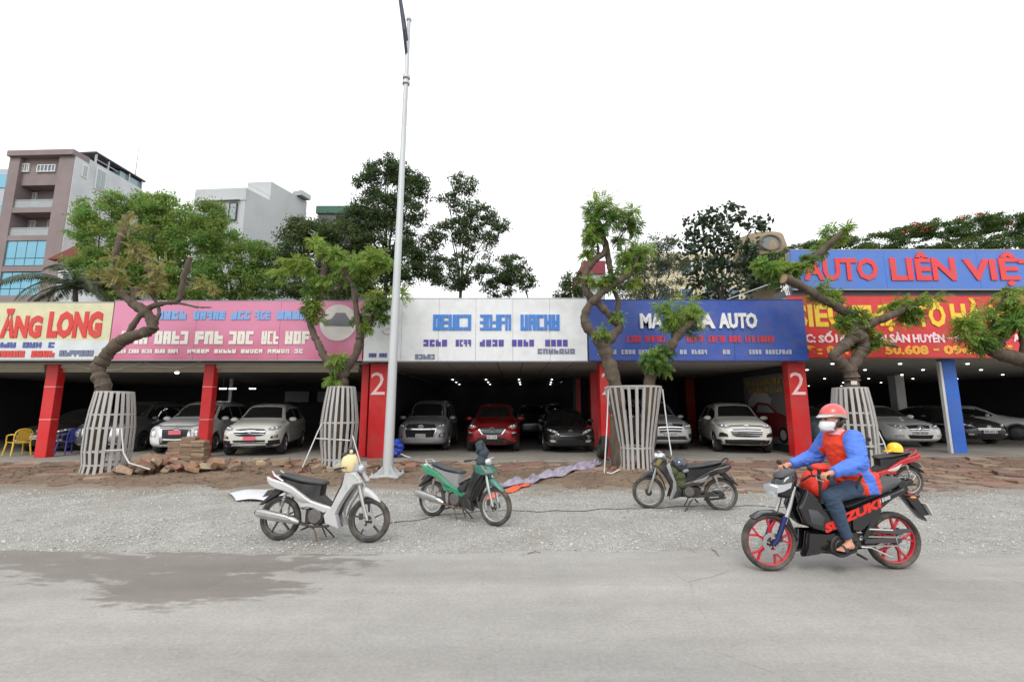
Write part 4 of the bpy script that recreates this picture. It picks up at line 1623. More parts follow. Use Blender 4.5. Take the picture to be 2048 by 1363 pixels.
def street_tree(label, Y, origin, scale, limbs, clumps, seed, leaves=(LS, LSd), base=None, dens=1.0, leaf=.055):
    r = np.random.default_rng(seed)

    def w(u, v, dy=0.0):
        return P(origin[0] + u / scale, origin[1] + v / scale, Y + dy)
    k = Y / 900.0 / scale * 1.02
    gx = w(limbs[0][0][0], limbs[0][0][1])
    root = Vector((gx.x if base is None else base, Y, verge_h(gx.x, Y)))
    t = thing('street_tree', label, 'tree', root, 0, 'pruned street trees along the verge')
    first = True
    for li, lb in enumerate(limbs):
        cut = lb[-1] == 'cut'
        pts_ = [q for q in lb if q != 'cut']
        dy0, dy1 = (0, 0) if first else (r.uniform(-.05, .05), r.uniform(-.55, .45))
        n = len(pts_)
        path, rad = [], []
        for i, q in enumerate(pts_):
            f = i / (n - 1)
            if len(q) > 3:
                dyy = q[3]
            else:
                dyy = dy1 * f * f
            path.append(w(q[0], q[1], dyy) - root)
            rad.append(q[2] * k)
        if first or (len(lb[0]) > 4):
            p0 = path[0]
            path = [Vector((p0.x * .6 if base is None else 0, 0, -.1)), Vector((p0.x, 0, p0.z * .5))] + path
            rad = [rad[0] * 1.15, rad[0] * 1.05] + rad
        # refine with catmull-rom and a little knottiness
        fine, fr_ = [], []
        for i in range(len(path) - 1):
            a = path[max(0, i - 1)]
            b_ = path[i]
            c_ = path[i + 1]
            d_ = path[min(len(path) - 1, i + 2)]
            for s0 in (0, .17, .33, .5, .67, .83):
                s2, s3 = s0 * s0, s0 ** 3
                fine.append(.5 * ((2 * b_) + (c_ - a) * s0 + (2 * a - 5 * b_ + 4 * c_ - d_) * s2 + (3 * b_ - a - 3 * c_ + d_) * s3))
                fr_.append((rad[i] * (1 - s0) + rad[i + 1] * s0) * (1 + .10 * r.normal() * (1 if s0 else .4)))
        fine.append(path[-1])
        fr_.append(rad[-1])
        mb = MB()
        mb.tube(fine, fr_, 12)
        sd = Vector((seed * 3.1, li * 1.7, 0))
        for vi in range(len(fine) * 12):
            c0 = fine[vi // 12]
            v0 = Vector(mb.v[vi])
            q_ = Vector((v0.x, v0.y, v0.z * .55))
            mb.v[vi] = tuple(c0 + (v0 - c0) * (1 + .26 * mnoise.noise(q_ * 7 + sd) + .20 * mnoise.noise(q_ * 19 + sd)))
        o = mb.build('trunk' if first else 'branch', M_bark, t, sharp=60)
        if cut:
            dd = (path[-1] - path[-2]).normalized()
            MB().cyl(path[-1] - dd * .01, path[-1] + dd * .012, rad[-1] * .93, n=10).build('cut_face', M_cut, o)
        first = False
    by = {}
    for cl in clumps:
        u, v, rr = cl[:3]
        lm = cl[3] if len(cl) > 3 else 0
        by.setdefault(lm, []).append((w(u, v, r.uniform(-.25, .15)) - root, rr * k))
    for lm, cs in by.items():
        V, F_ = [], []
        for c, rr in cs:
            frond_clump(c, rr * 1.15, int((20 + 240 * rr) * dens), r, V, F_, leaf)
        me = np_mesh('foliage', np.array(V), F_)
        me.materials.append(lm if not isinstance(lm, int) else leaves[lm])
        link('foliage', me, t)
    return t


street_tree('crooked pruned tree leaning over the pink sign with bare cut branches', 11.45, (120, 410), 3.494, [
    [(305, 1310, 44), (298, 1250, 44), (278, 1180, 42), (270, 1120, 40), (305, 1075, 42), (350, 1020, 42), (400, 970, 42), (450, 935, 40), (530, 910, 36), (600, 885, 34), (650, 862, 34)],
    [(650, 870, 34), (640, 800, 36), (590, 740, 33), (520, 695, 30), (470, 655, 24), (420, 600, 20), (340, 550, 16), (280, 545, 10), (200, 545, 4)],
    [(455, 935, 20), (500, 860, 19), (560, 770, 20), (610, 725, 20), (680, 695, 17), (760, 680, 15), (825, 665, 16), (850, 580, 17), (872, 480, 18), (912, 365, 18), 'cut'],
    [(760, 680, 12), (860, 690, 9), (960, 712, 7), (1060, 714, 3)],
    [(650, 830, 14), (690, 770, 13), (685, 710, 11), (650, 640, 10), (590, 590, 9), (510, 585, 5)],
    [(655, 655, 11), (650, 590, 13), (622, 470, 13), (592, 380, 13), (552, 326, 9)],
    [(500, 690, 20), (515, 640, 20), (520, 585, 20), 'cut'],
    [(350, 555, 14), (365, 450, 15), (385, 350, 16), (402, 280, 18), (432, 200, 20), (455, 140, 22), (460, 82, 24), 'cut'],
    [(440, 200, 9), (500, 205, 9), (560, 175, 5), (690, 142, 3)],
    [(870, 500, 9), (930, 530, 6), (990, 565, 4)]],
    [(385, 480, 75, LO), (400, 400, 50, LO), (480, 300, 60, LO), (560, 330, 40, LO), (690, 480, 65, LO), (640, 560, 55, LO), (590, 580, 40, LO), (1020, 585, 60, LO), (500, 120, 40, LO), (290, 490, 40, LO), (1060, 600, 30, LO), (700, 420, 40, LO), (400, 540, 40, LO)], 1, dens=.34)
street_tree('forked pruned tree with fresh leaf tufts next to the number pillar', 12.3, (560, 470), 4.129, [
    [(515, 1260, 42), (515, 1190, 42), (508, 1130, 44)],
    [(505, 1170, 40), (430, 1090, 32), (370, 1010, 30), (330, 930, 28), (290, 840, 27), (255, 750, 24), (238, 680, 26), (245, 630, 32), 'cut'],
    [(245, 660, 15), (225, 560, 12), (210, 470, 11), (170, 370, 7)],
    [(270, 640, 22), (335, 500, 21), (350, 400, 22), (364, 280, 24), (370, 160, 25), 'cut'],
    [(515, 1160, 40), (570, 1070, 34), (630, 980, 32), (660, 870, 34), (660, 800, 32), (640, 700, 23), (625, 580, 22), (615, 460, 26), (590, 390, 20), (545, 330, 22), (530, 260, 26), 'cut'],
    [(665, 810, 30), (730, 720, 24), (810, 640, 24), (880, 600, 18), (905, 588, 15), 'cut'],
    [(620, 450, 18), (690, 400, 13), (728, 385, 9), (742, 290, 8), (745, 210, 9), (725, 120, 3)],
    [(745, 215, 6), (800, 240, 3)]],
    [(130, 300, 92), (70, 260, 50), (215, 270, 55), (330, 110, 58), (290, 80, 40), (280, 545, 82, 1), (250, 580, 50), (640, 250, 120), (560, 230, 70), (700, 210, 80), (620, 340, 60, 1), (470, 160, 40), (830, 210, 80), (780, 250, 60), (800, 520, 92), (760, 580, 60, 1), (850, 560, 55, 1), (450, 1030, 58), (660, 690, 38, 1), (690, 760, 30), (840, 690, 38, 1), (440, 1205, 24), (392, 392, 24), (312, 380, 24), (310, 670, 30)], 2)
street_tree('tall tree with two trunks forking in diamonds over the blue sign', 11.75, (1130, 380), 3.244, [
    [(330, 1300, 44), (305, 1190, 43), (268, 1080, 40), (252, 1000, 42)],
    [(250, 1010, 38), (190, 940, 33), (138, 880, 29), (125, 830, 26), (148, 760, 24), (200, 700, 24), (270, 640, 24), (330, 600, 22), (400, 560, 22), (440, 510, 16), (475, 430, 8)],
    [(262, 1010, 32), (310, 940, 30), (352, 888, 28), (320, 840, 26), (260, 780, 25), (190, 710, 24), (140, 660, 22), (132, 570, 22), (150, 510, 22), (200, 450, 22), (248, 412, 20), (262, 370, 13)],
    [(335, 850, 12), (332, 790, 13), (345, 720, 15), (312, 640, 15), (300, 560, 18), (285, 470, 20), (270, 380, 20), (245, 300, 22), (230, 240, 20), (212, 190, 10)],
    [(210, 440, 12), (215, 380, 9), (198, 300, 6)],
    [(250, 330, 10), (215, 300, 8), (190, 270, 4)],
    [(240, 250, 10), (300, 180, 7), (380, 150, 4)],
    [(545, 1300, 34, .05, 1), (558, 1200, 34, .05), (590, 1140, 34, 0), (640, 1080, 32, -.05), (690, 1010, 32, -.1), (740, 930, 27, -.15), (790, 885, 22, -.2), (835, 850, 14, -.2)]],
    [(270, 170, 105), (220, 110, 60, 1), (390, 185, 75), (320, 240, 60, 1), (170, 190, 45), (430, 240, 40, 1), (170, 330, 50), (160, 400, 42), (190, 290, 40, 1), (440, 430, 82), (400, 470, 60), (480, 400, 50), (470, 480, 40, 1), (310, 590, 32, 1), (270, 600, 30), (760, 800, 100), (650, 790, 45), (850, 790, 55), (700, 890, 70), (760, 880, 55, 1), (580, 1100, 60), (610, 1040, 45, 1), (600, 1130, 40, 1), (240, 925, 24), (335, 830, 20), (355, 320, 26, 1), (150, 600, 18), (440, 600, 18)], 3)
street_tree('mossy pruned tree with widespread leafy arms over the red banner', 12.25, (1500, 420), 3.737, [
    [(768, 1330, 46), (757, 1240, 46), (746, 1185, 48)],
    [(745, 1195, 42), (680, 1130, 38), (628, 1096, 34), (655, 1055, 36), (720, 1000, 38), (765, 950, 48), (778, 900, 30)],
    [(755, 1190, 40), (810, 1085, 40), (850, 1010, 42), (825, 950, 44), (785, 905, 28)],
    [(775, 900, 45), (768, 820, 40), (700, 755, 35), (600, 690, 33), (500, 640, 31), (400, 580, 29), (310, 530, 30), (248, 512, 36), 'cut'],
    [(280, 520, 24), (400, 420, 23), (500, 340, 25), (600, 250, 23), (695, 165, 14)],
    [(790, 895, 36), (880, 860, 30), (960, 820, 29), (1050, 790, 27), (1160, 740, 23), (1268, 698, 17), 'cut'],
    [(860, 1005, 15), (980, 1000, 14), (1105, 1022, 10), 'cut']],
    [(120, 430, 68), (230, 440, 58), (60, 410, 36), (330, 500, 46, 1), (200, 530, 36, 1), (600, 215, 58), (680, 180, 48), (530, 290, 55), (440, 380, 40, 1), (560, 640, 66), (620, 650, 50), (800, 840, 76), (860, 920, 66), (780, 780, 50, 1), (900, 1020, 46), (840, 980, 50, 1), (1170, 730, 95), (1090, 740, 60), (1270, 690, 72), (1200, 780, 50, 1), (700, 850, 36), (810, 1000, 40, 1), (380, 440, 40)], 4)
street_tree('leafy pruned tree whose arms reach in beside the right end of the red banner', 11.6, (1500, 420), 3.737, [
    [(2330, 1330, 70), (2260, 1230, 66), (2150, 1160, 60), (2000, 1110, 52), (1850, 1070, 46), (1770, 1020, 38), (1755, 960, 36)],
    [(1820, 1060, 34), (1880, 960, 33), (1925, 850, 26), (1940, 780, 16)],
    [(1800, 940, 10), (1830, 800, 9), (1870, 700, 9), (1915, 610, 6)],
    [(2050, 1120, 34), (2050, 950, 28), (2030, 850, 18)]],
    [(1690, 930, 100), (1780, 975, 75, 1), (1640, 860, 56), (1900, 780, 100), (1860, 860, 60, 1), (1990, 760, 80), (1920, 615, 54), (2030, 840, 75, 1), (1720, 1000, 50, 1), (1960, 690, 46)], 5)

# ================================================================== tree guards
M_guard = paint('guard_grey', (.40, .39, .375), rough=.6, bump=.2, bs=20)
M_stay = paint('stay_white', (.58, .58, .57), rough=.5)


def guard(label, cx, Y, prof, n, rings, sw, stays=(), skew=0.0):
    """prof: list of (py, radius px); built round the trunk at cx"""
    k = Y / 900.0
    zs = [P(cx, py, Y).z for py, _ in prof]
    c = P(cx, prof[-1][0], Y)
    zb = min(verge_h(c.x, Y), zs[-1])
    t = thing('tree_guard', label, 'tree guard', (c.x, Y, zb), 0, 'slatted tree guards')
    lz_ = [z - zb for z in zs]
    rr = [r0 * k for _, r0 in prof]
    lz_[-1] = -.06
    for i in range(n):
        a = 2 * math.pi * (i + .5) / n + random.uniform(-.02, .02)
        mb = MB()
        ti = Vector((-math.sin(a), math.cos(a), 0))
        rd = Vector((math.cos(a), math.sin(a), 0))
        secs = []
        for z, r0 in zip(lz_, rr):
            p = rd * r0 + Vector((skew * (z - lz_[-1]), 0, z))
            secs.append([p - ti * sw / 2 - rd * .008, p + ti * sw / 2 - rd * .008, p + ti * sw / 2 + rd * .008, p - ti * sw / 2 + rd * .008])
        mb.loft(secs)
        mb.build('slat', M_guard, t)
    for py, r0 in rings:
        z = P(cx, py, Y).z - zb
        MB().lathe([(r0 * k - .02, z - .022), (r0 * k - .02, z + .022), (r0 * k - .009, z + .022), (r0 * k - .009, z - .022)], 32, c=(skew * (z - lz_[-1]), 0, 0), close=True).build('hoop', M_guard, t)
    for st in stays:
        pts_ = [P(q[0], q[1], Y + q[2]) for q in st]
        pts_ = [p - Vector(t.location) for p in pts_]
        MB().tube(pts_, .016, 6).build('stay', M_stay, t)
    return t


guard('barrel shaped grey slatted guard round the crooked trunk', 209, 11.45, [(783, 30), (820, 35), (853, 38), (900, 38), (925, 35), (950, 40)], 22, [(784, 30), (828, 36), (854, 38), (900, 38), (926, 36)], .068,
      [[(243, 855, -.45), (247, 905, -.5), (258, 925, -.55), (300, 938, -.6)], [(178, 902, -.35), (245, 899, -.42)]])
guard('narrow grey slatted guard round the forked trunk by the number pillar', 674, 12.3, [(773, 26), (815, 32), (845, 35), (885, 33), (915, 29), (942, 30)], 20, [(774, 26), (844, 35), (916, 29.5)], .068,
      [[(648, 838, -.3), (636, 862, -.42), (598, 950, -.75)], [(630, 876, -.45), (700, 880, -.42)], [(705, 870, -.3), (722, 930, -.5)], [(690, 820, .45), (686, 935, .5)]])
guard('wide grey slatted guard flaring to the top round the double trunk', 1272, 11.75, [(773, 55), (820, 47), (865, 39), (893, 35), (920, 35), (946, 36)], 24, [(774, 55), (893, 35.3), (944, 36)], .065,
      [[(1217, 778, -.1), (1214, 850, -.3), (1208, 952, -.55)], [(1325, 778, -.1), (1334, 850, -.3), (1343, 910, -.5)], [(1208, 944, -.5), (1224, 946, -.55), (1240, 938, -.5)], [(1230, 778, .4), (1222, 925, .8)]])
guard('tapered grey slatted guard round the mossy trunk behind the rider', 1716, 12.25, [(775, 29), (812, 34), (848, 37), (880, 37), (930, 35)], 22, [(776, 29), (825, 35), (848, 37), (889, 37)], .068,
      [[(1751, 850, -.1), (1768, 885, -.3), (1783, 930, -.5)], [(1740, 890, -.42), (1768, 887, -.35)]])

# little paper tag on the mossy trunk
p = P(1708, 765, 11.95)
MB().box((0, 0, 0), (.16, .012, .1)).build('paper_tag', mat('tag_paper', (.6, .5, .48), .8), loc=p)
tag(bpy.data.objects['paper_tag'], 'small pale paper tag pinned to the mossy trunk', 'tag')

# ================================================================== lamp post
pb = G(775, 950, .06)
zb = verge_h(pb.x, pb.y)
t = thing('lamp_post', 'tall galvanised lamp post with a dark upper arm on the dug up verge', 'lamp post', (pb.x, pb.y, zb))
M_galv = mat('galvanised', (.52, .54, .55), .5, metal=.35, var=.1, vs=1.5, dirt=(.35, .33, .3), da=.4, ds=1.2, stretch=(1, 1, .2))
ztop = P(818, 42, pb.y).z - zb
xt = P(818, 42, pb.y).x - pb.x
MB().tube([(0, 0, .02), (xt * .5, 0, ztop * .5), (xt, 0, ztop)], [.125, .085, .05], 12).build('pole', M_galv, t, sharp=60)
MB().lathe([(.07, ztop), (.075, ztop + .05), (.03, ztop + .1)], 10, (xt, 0, 0)).build('cap', M_galv, t)
for py in (155, 166):
    z = P(810, py, pb.y).z - zb
    MB().cyl((xt * z / ztop, 0, z - .04), (xt * z / ztop, 0, z + .04), .1, n=12).build('collar', M_galv, t)
MB().box2((-.33, -.33, -.02), (.33, .33, .03)).build('base_plate', M_galv, t, bevel=.004)
for a in range(4):
    d_ = Vector((math.cos(a * math.pi / 2 + .785), math.sin(a * math.pi / 2 + .785), 0))
    s_ = Vector((-d_.y, d_.x, 0)) * .008
    q = [d_ * .11 + Vector((0, 0, .03)), d_ * .34 + Vector((0, 0, .03)), d_ * .11 + Vector((0, 0, .24))]
    MB().add([p - s_ for p in q] + [p + s_ for p in q], [(0, 1, 2), (5, 4, 3), (0, 3, 4, 1), (1, 4, 5, 2), (2, 5, 3, 0)]).build('gusset', M_galv, t)
    MB().cyl(d_ * .40 + Vector((0, 0, .03)), d_ * .40 + Vector((0, 0, .09)), .02, n=6).build('anchor_bolt', M_galv, t)
M_arm = mat('arm_dark_blue', (.05, .055, .09), .45)
zz_ = lambda px, py: P(px, py, pb.y - .35) - Vector((pb.x, pb.y, zb))
w0, w1 = P(813, 112, pb.y) - Vector((pb.x, pb.y, zb)), P(815, 86, pb.y) - Vector((pb.x, pb.y, zb))
hd = P(790, -70, pb.y - .8) - Vector((pb.x, pb.y, zb))
MB().tube([w0, zz_(808, 60), zz_(800, -5), hd], [.035, .045, .05, .05], 8).build('arm', M_arm, t)
MB().tube([w1, zz_(809, 40), zz_(801, -5)], [.03, .03, .03], 8).build('arm_brace', M_arm, t)
MB().ellip(hd + Vector((-.15, -.3, .02)), (.18, .45, .07)).build('lamp_head', M_galv, t)

# ================================================================== cars
M_glass = mat('car_glass', (.012, .015, .016), .04, spec=.6, coat=.6)
M_tyre = mat('tyre_rubber', (.022, .021, .02), .85, var=.2, vs=10, dirt=(.10, .09, .075), da=.4, ds=6)
M_rim = mat('alloy_rim', (.5, .51, .52), .3, metal=.85)
M_rimd = mat('alloy_dark', (.12, .12, .125), .35, metal=.8)
M_chrome = mat('chrome', (.72, .73, .75), .12, metal=1.0)
M_trim = mat('car_black_trim', (.018, .018, .019), .5, var=.1)
M_lens = mat('headlight_lens', (.50, .52, .54), .12, metal=.35, coat=1.0, var=.35, vs=22)
M_lens2 = mat('headlight_core', (.85, .87, .9), .1, metal=.6)
M_fog = mat('fog_lens', (.55, .55, .53), .15, metal=.3)
M_plate = mat('plate_white', (.62, .62, .60), .5)
M_plater = mat('plate_red', srgb(228, 112, 128), .5)
M_ink = mat('plate_ink', (.03, .03, .03), .6)
M_gap = mat('panel_gap', (.01, .01, .01), .8)


def carpaint(name, c, metal=0.0, rough=.28):
    return mat('car_' + name, c, rough, metal=metal, coat=.8, dirt=(.22, .19, .16), da=.10, ds=2.5)


def interp(tab, x):
    if x <= tab[0][0]:
        return tab[0][1]
    for (a, b), (c, d) in zip(tab, tab[1:]):
        if x <= c:
            return b + (d - b) * (x - a) / (c - a)
    return tab[-1][1]


def resample(pl, n):
    pl = [Vector(p) for p in pl]
    d = [0]
    for a, b in zip(pl, pl[1:]):
        d.append(d[-1] + (b - a).length)
    out_ = []
    for i in range(n):
        t = d[-1] * i / (n - 1)
        for k in range(len(pl) - 1):
            if t <= d[k + 1] + 1e-9:
                f = (t - d[k]) / max(1e-9, d[k + 1] - d[k])
                out_.append(pl[k].lerp(pl[k + 1], f))
                break
    return out_


def slab(outer, inner):
    a, b = len(outer), len(outer[0])
    mb = MB()
    vs = [p for r in outer for p in r] + [p for r in inner for p in r]
    N = a * b
    fs = []
    for i in range(a - 1):
        for j in range(b - 1):
            q = (i * b + j, i * b + j + 1, (i + 1) * b + j + 1, (i + 1) * b + j)
            fs.append(q)
            fs.append(tuple(N + k for k in reversed(q)))
    rim = [j for j in range(b)] + [i * b + b - 1 for i in range(1, a)] + [(a - 1) * b + j for j in range(b - 2, -1, -1)] + [i * b for i in range(a - 2, 0, -1)]
    for k in range(len(rim)):
        p, q = rim[k], rim[(k + 1) % len(rim)]
        fs.append((p, q, N + q, N + p))
    return mb.add(vs, fs)


class Shell:
    def __init__(self, sp):
        self.sp = sp
        L2, W2 = sp['L'] / 2, sp['W'] / 2
        self.L2, self.W2 = L2, W2
        secs = []
        xs = sp['xs']
        for x in xs:
            zt, zs, zb = interp(sp['top'], x), interp(sp['belt'], x), interp(sp['bot'], x)
            w = W2 * interp(sp['plan'], x)
            c = min(1, max(0, (zt - zs - .08) / .38))
            wr = w * .70 * (1 - c) + W2 * sp['wr'] * c
            wsx = w * (.90 + .02 * c)
            half = [(0, zb), (w * .78, zb), (w * .965, zb + .09), (w, zb + .42 * (zs - zb)), (w * .995, zb + .75 * (zs - zb)), (w * .975, zs - .035), (wsx, zs + .012 + .01 * c)]
            ez = zt - .025 - .05 * c
            zsh = zs + .012 + .01 * c
            half.append((wsx + (wr - wsx) * .5, zsh + (ez - zsh) * (.55 + .0 * c)))
            half.append((wr, ez))
            half.append((wr * .72, zt - .012 * (1 + c)))
            half.append((0, zt))
            sec = [(x, y, z) for y, z in half] + [(x, -y, z) for y, z in half[-2:0:-1]]
            secs.append(sec)
        # close the ends with shrunken copies
        def cap(sec, dx, s):
            cy = 0
            cz = sum(p[2] for p in sec) / len(sec)
            return [(p[0] + dx, p[1] * s, cz + (p[2] - cz) * s) for p in sec]
        secs = [cap(secs[0], -.03, .45), cap(secs[0], -.024, .86)] + secs + [cap(secs[-1], .022, .88), cap(secs[-1], .03, .5)]
        mb = MB()
        mb.loft(secs)
        me = mb.mesh('shell', None)
        o = link('shell_tmp', me)
        md = o.modifiers.new('s', 'SUBSURF')
        md.levels = md.render_levels = 2
        dg = bpy.context.evaluated_depsgraph_get()
        sm = bpy.data.meshes.new_from_object(o.evaluated_get(dg))
        bm = bmesh.new()
        bm.from_mesh(sm)
        self.bvh = BVHTree.FromBMesh(bm)
        bm.free()
        # wheel arches
        cuts = []
        for xw in (sp['xf'], sp['xr']):
            for s_ in (-1, 1):
                cm = MB().cyl((xw, s_ * (W2 - .26), sp['R']), (xw, s_ * (W2 + .3), sp['R']), sp['R'] * 1.17, n=36)
                co = cm.build('cut_tmp', M_trim)
                cuts.append(co)
                bo = o.modifiers.new('b', 'BOOLEAN')
                bo.operation = 'DIFFERENCE'
                bo.solver = 'EXACT'
                bo.object = co
        dg = bpy.context.evaluated_depsgraph_get()
        self.me = bpy.data.meshes.new_from_object(o.evaluated_get(dg))
        for c in cuts + [o]:
            bpy.data.objects.remove(c)
        self.me.materials.clear()
        finish(self.me, 38)

    def front(self, y, z):
        h = self.bvh.ray_cast(Vector((6, y, z)), Vector((-1, 0, 0)))
        if h[0] is None:
            h = self.bvh.find_nearest(Vector((self.L2, y, z)))
        return h[0], h[1]

    def side(self, x, z, s):
        h = self.bvh.ray_cast(Vector((x, s * 4, z)), Vector((0, -s, 0)))
        if h[0] is None:
            h = self.bvh.find_nearest(Vector((x, s * self.W2, z)))
        return h[0], h[1]

    def fpatch(self, top, bot, nu=10, nv=4, off=.006, deep=.03):
        """closed slab hugging the nose between two (y,z) lines"""
        t, b = resample(top, nu), resample(bot, nu)
        O, I = [], []
        for j in range(nv):
            ro, ri = [], []
            for i in range(nu):
                q = t[i].lerp(b[i], j / (nv - 1))
                p, n = self.front(q[0], q[1])
                nn = Vector((1, 0, 0)) * .5 + n * .5
                ro.append(p + nn.normalized() * off)
                ri.append(p - Vector((deep, 0, 0)))
            O.append(ro)
            I.append(ri)
        return slab(O, I)

    def spatch(self, top, bot, s, nu=10, nv=5, off=.004, deep=.02):
        t, b = resample(top, nu), resample(bot, nu)
        O, I = [], []
        for j in range(nv):
            ro, ri = [], []
            for i in range(nu):
                q = t[i].lerp(b[i], j / (nv - 1))
                p, n = self.side(q[0], q[1], s)
                ro.append(p + n * off)
                ri.append(p - Vector((0, s * deep, 0)))
            O.append(ro)
            I.append(ri)
        return slab(O, I)


_shells, _wheels = {}, {}


def wheel_meshes(R, style):
    key = (R, style)
    if key in _wheels:
        return _wheels[key]
    w = .105
    ty = MB().lathe([(R * .66, -w * .8), (R * .72, -w), (R * .93, -w), (R, -w * .62), (R, w * .62), (R * .93, w), (R * .72, w), (R * .66, w * .8)], 36, axis='y', close=True).mesh('tyre')
    ty.materials.append(M_tyre)
    mb = MB()
    mb.lathe([(R * .60, -w * .7), (R * .675, -w * .9), (R * .675, w * .9), (R * .63, w * .95), (R * .60, w * .7)], 32, axis='y', close=True)
    n = {'five': 5, 'ten': 10}[style]
    for i in range(n):
        a = 2 * math.pi * i / n
        for s_ in ((-.12, .12) if style == 'five' else (0,)):
            p0 = Vector((math.cos(a) * R * .12, w * .8, math.sin(a) * R * .12))
            p1 = Vector((math.cos(a + s_) * R * .63, w * .72, math.sin(a + s_) * R * .63))
            mb.bar(p0, p1, .035, .03, up=(0, 1, 0))
    mb.cyl((0, w * .5, 0), (0, w * .9, 0), R * .16, n=16)
    mb.cyl((0, -w * .2, 0), (0, -w * .1, 0), R * .60, n=24)
    rm = mb.mesh('rim')
    rm.materials.append(M_rim)
    rd = rm.copy()
    rd.materials.clear()
    rd.materials.append(M_rimd)
    _wheels[key] = (ty, rm, rd)
    return _wheels[key]


def mir(pl):
    return [(-y, z) for y, z in pl]


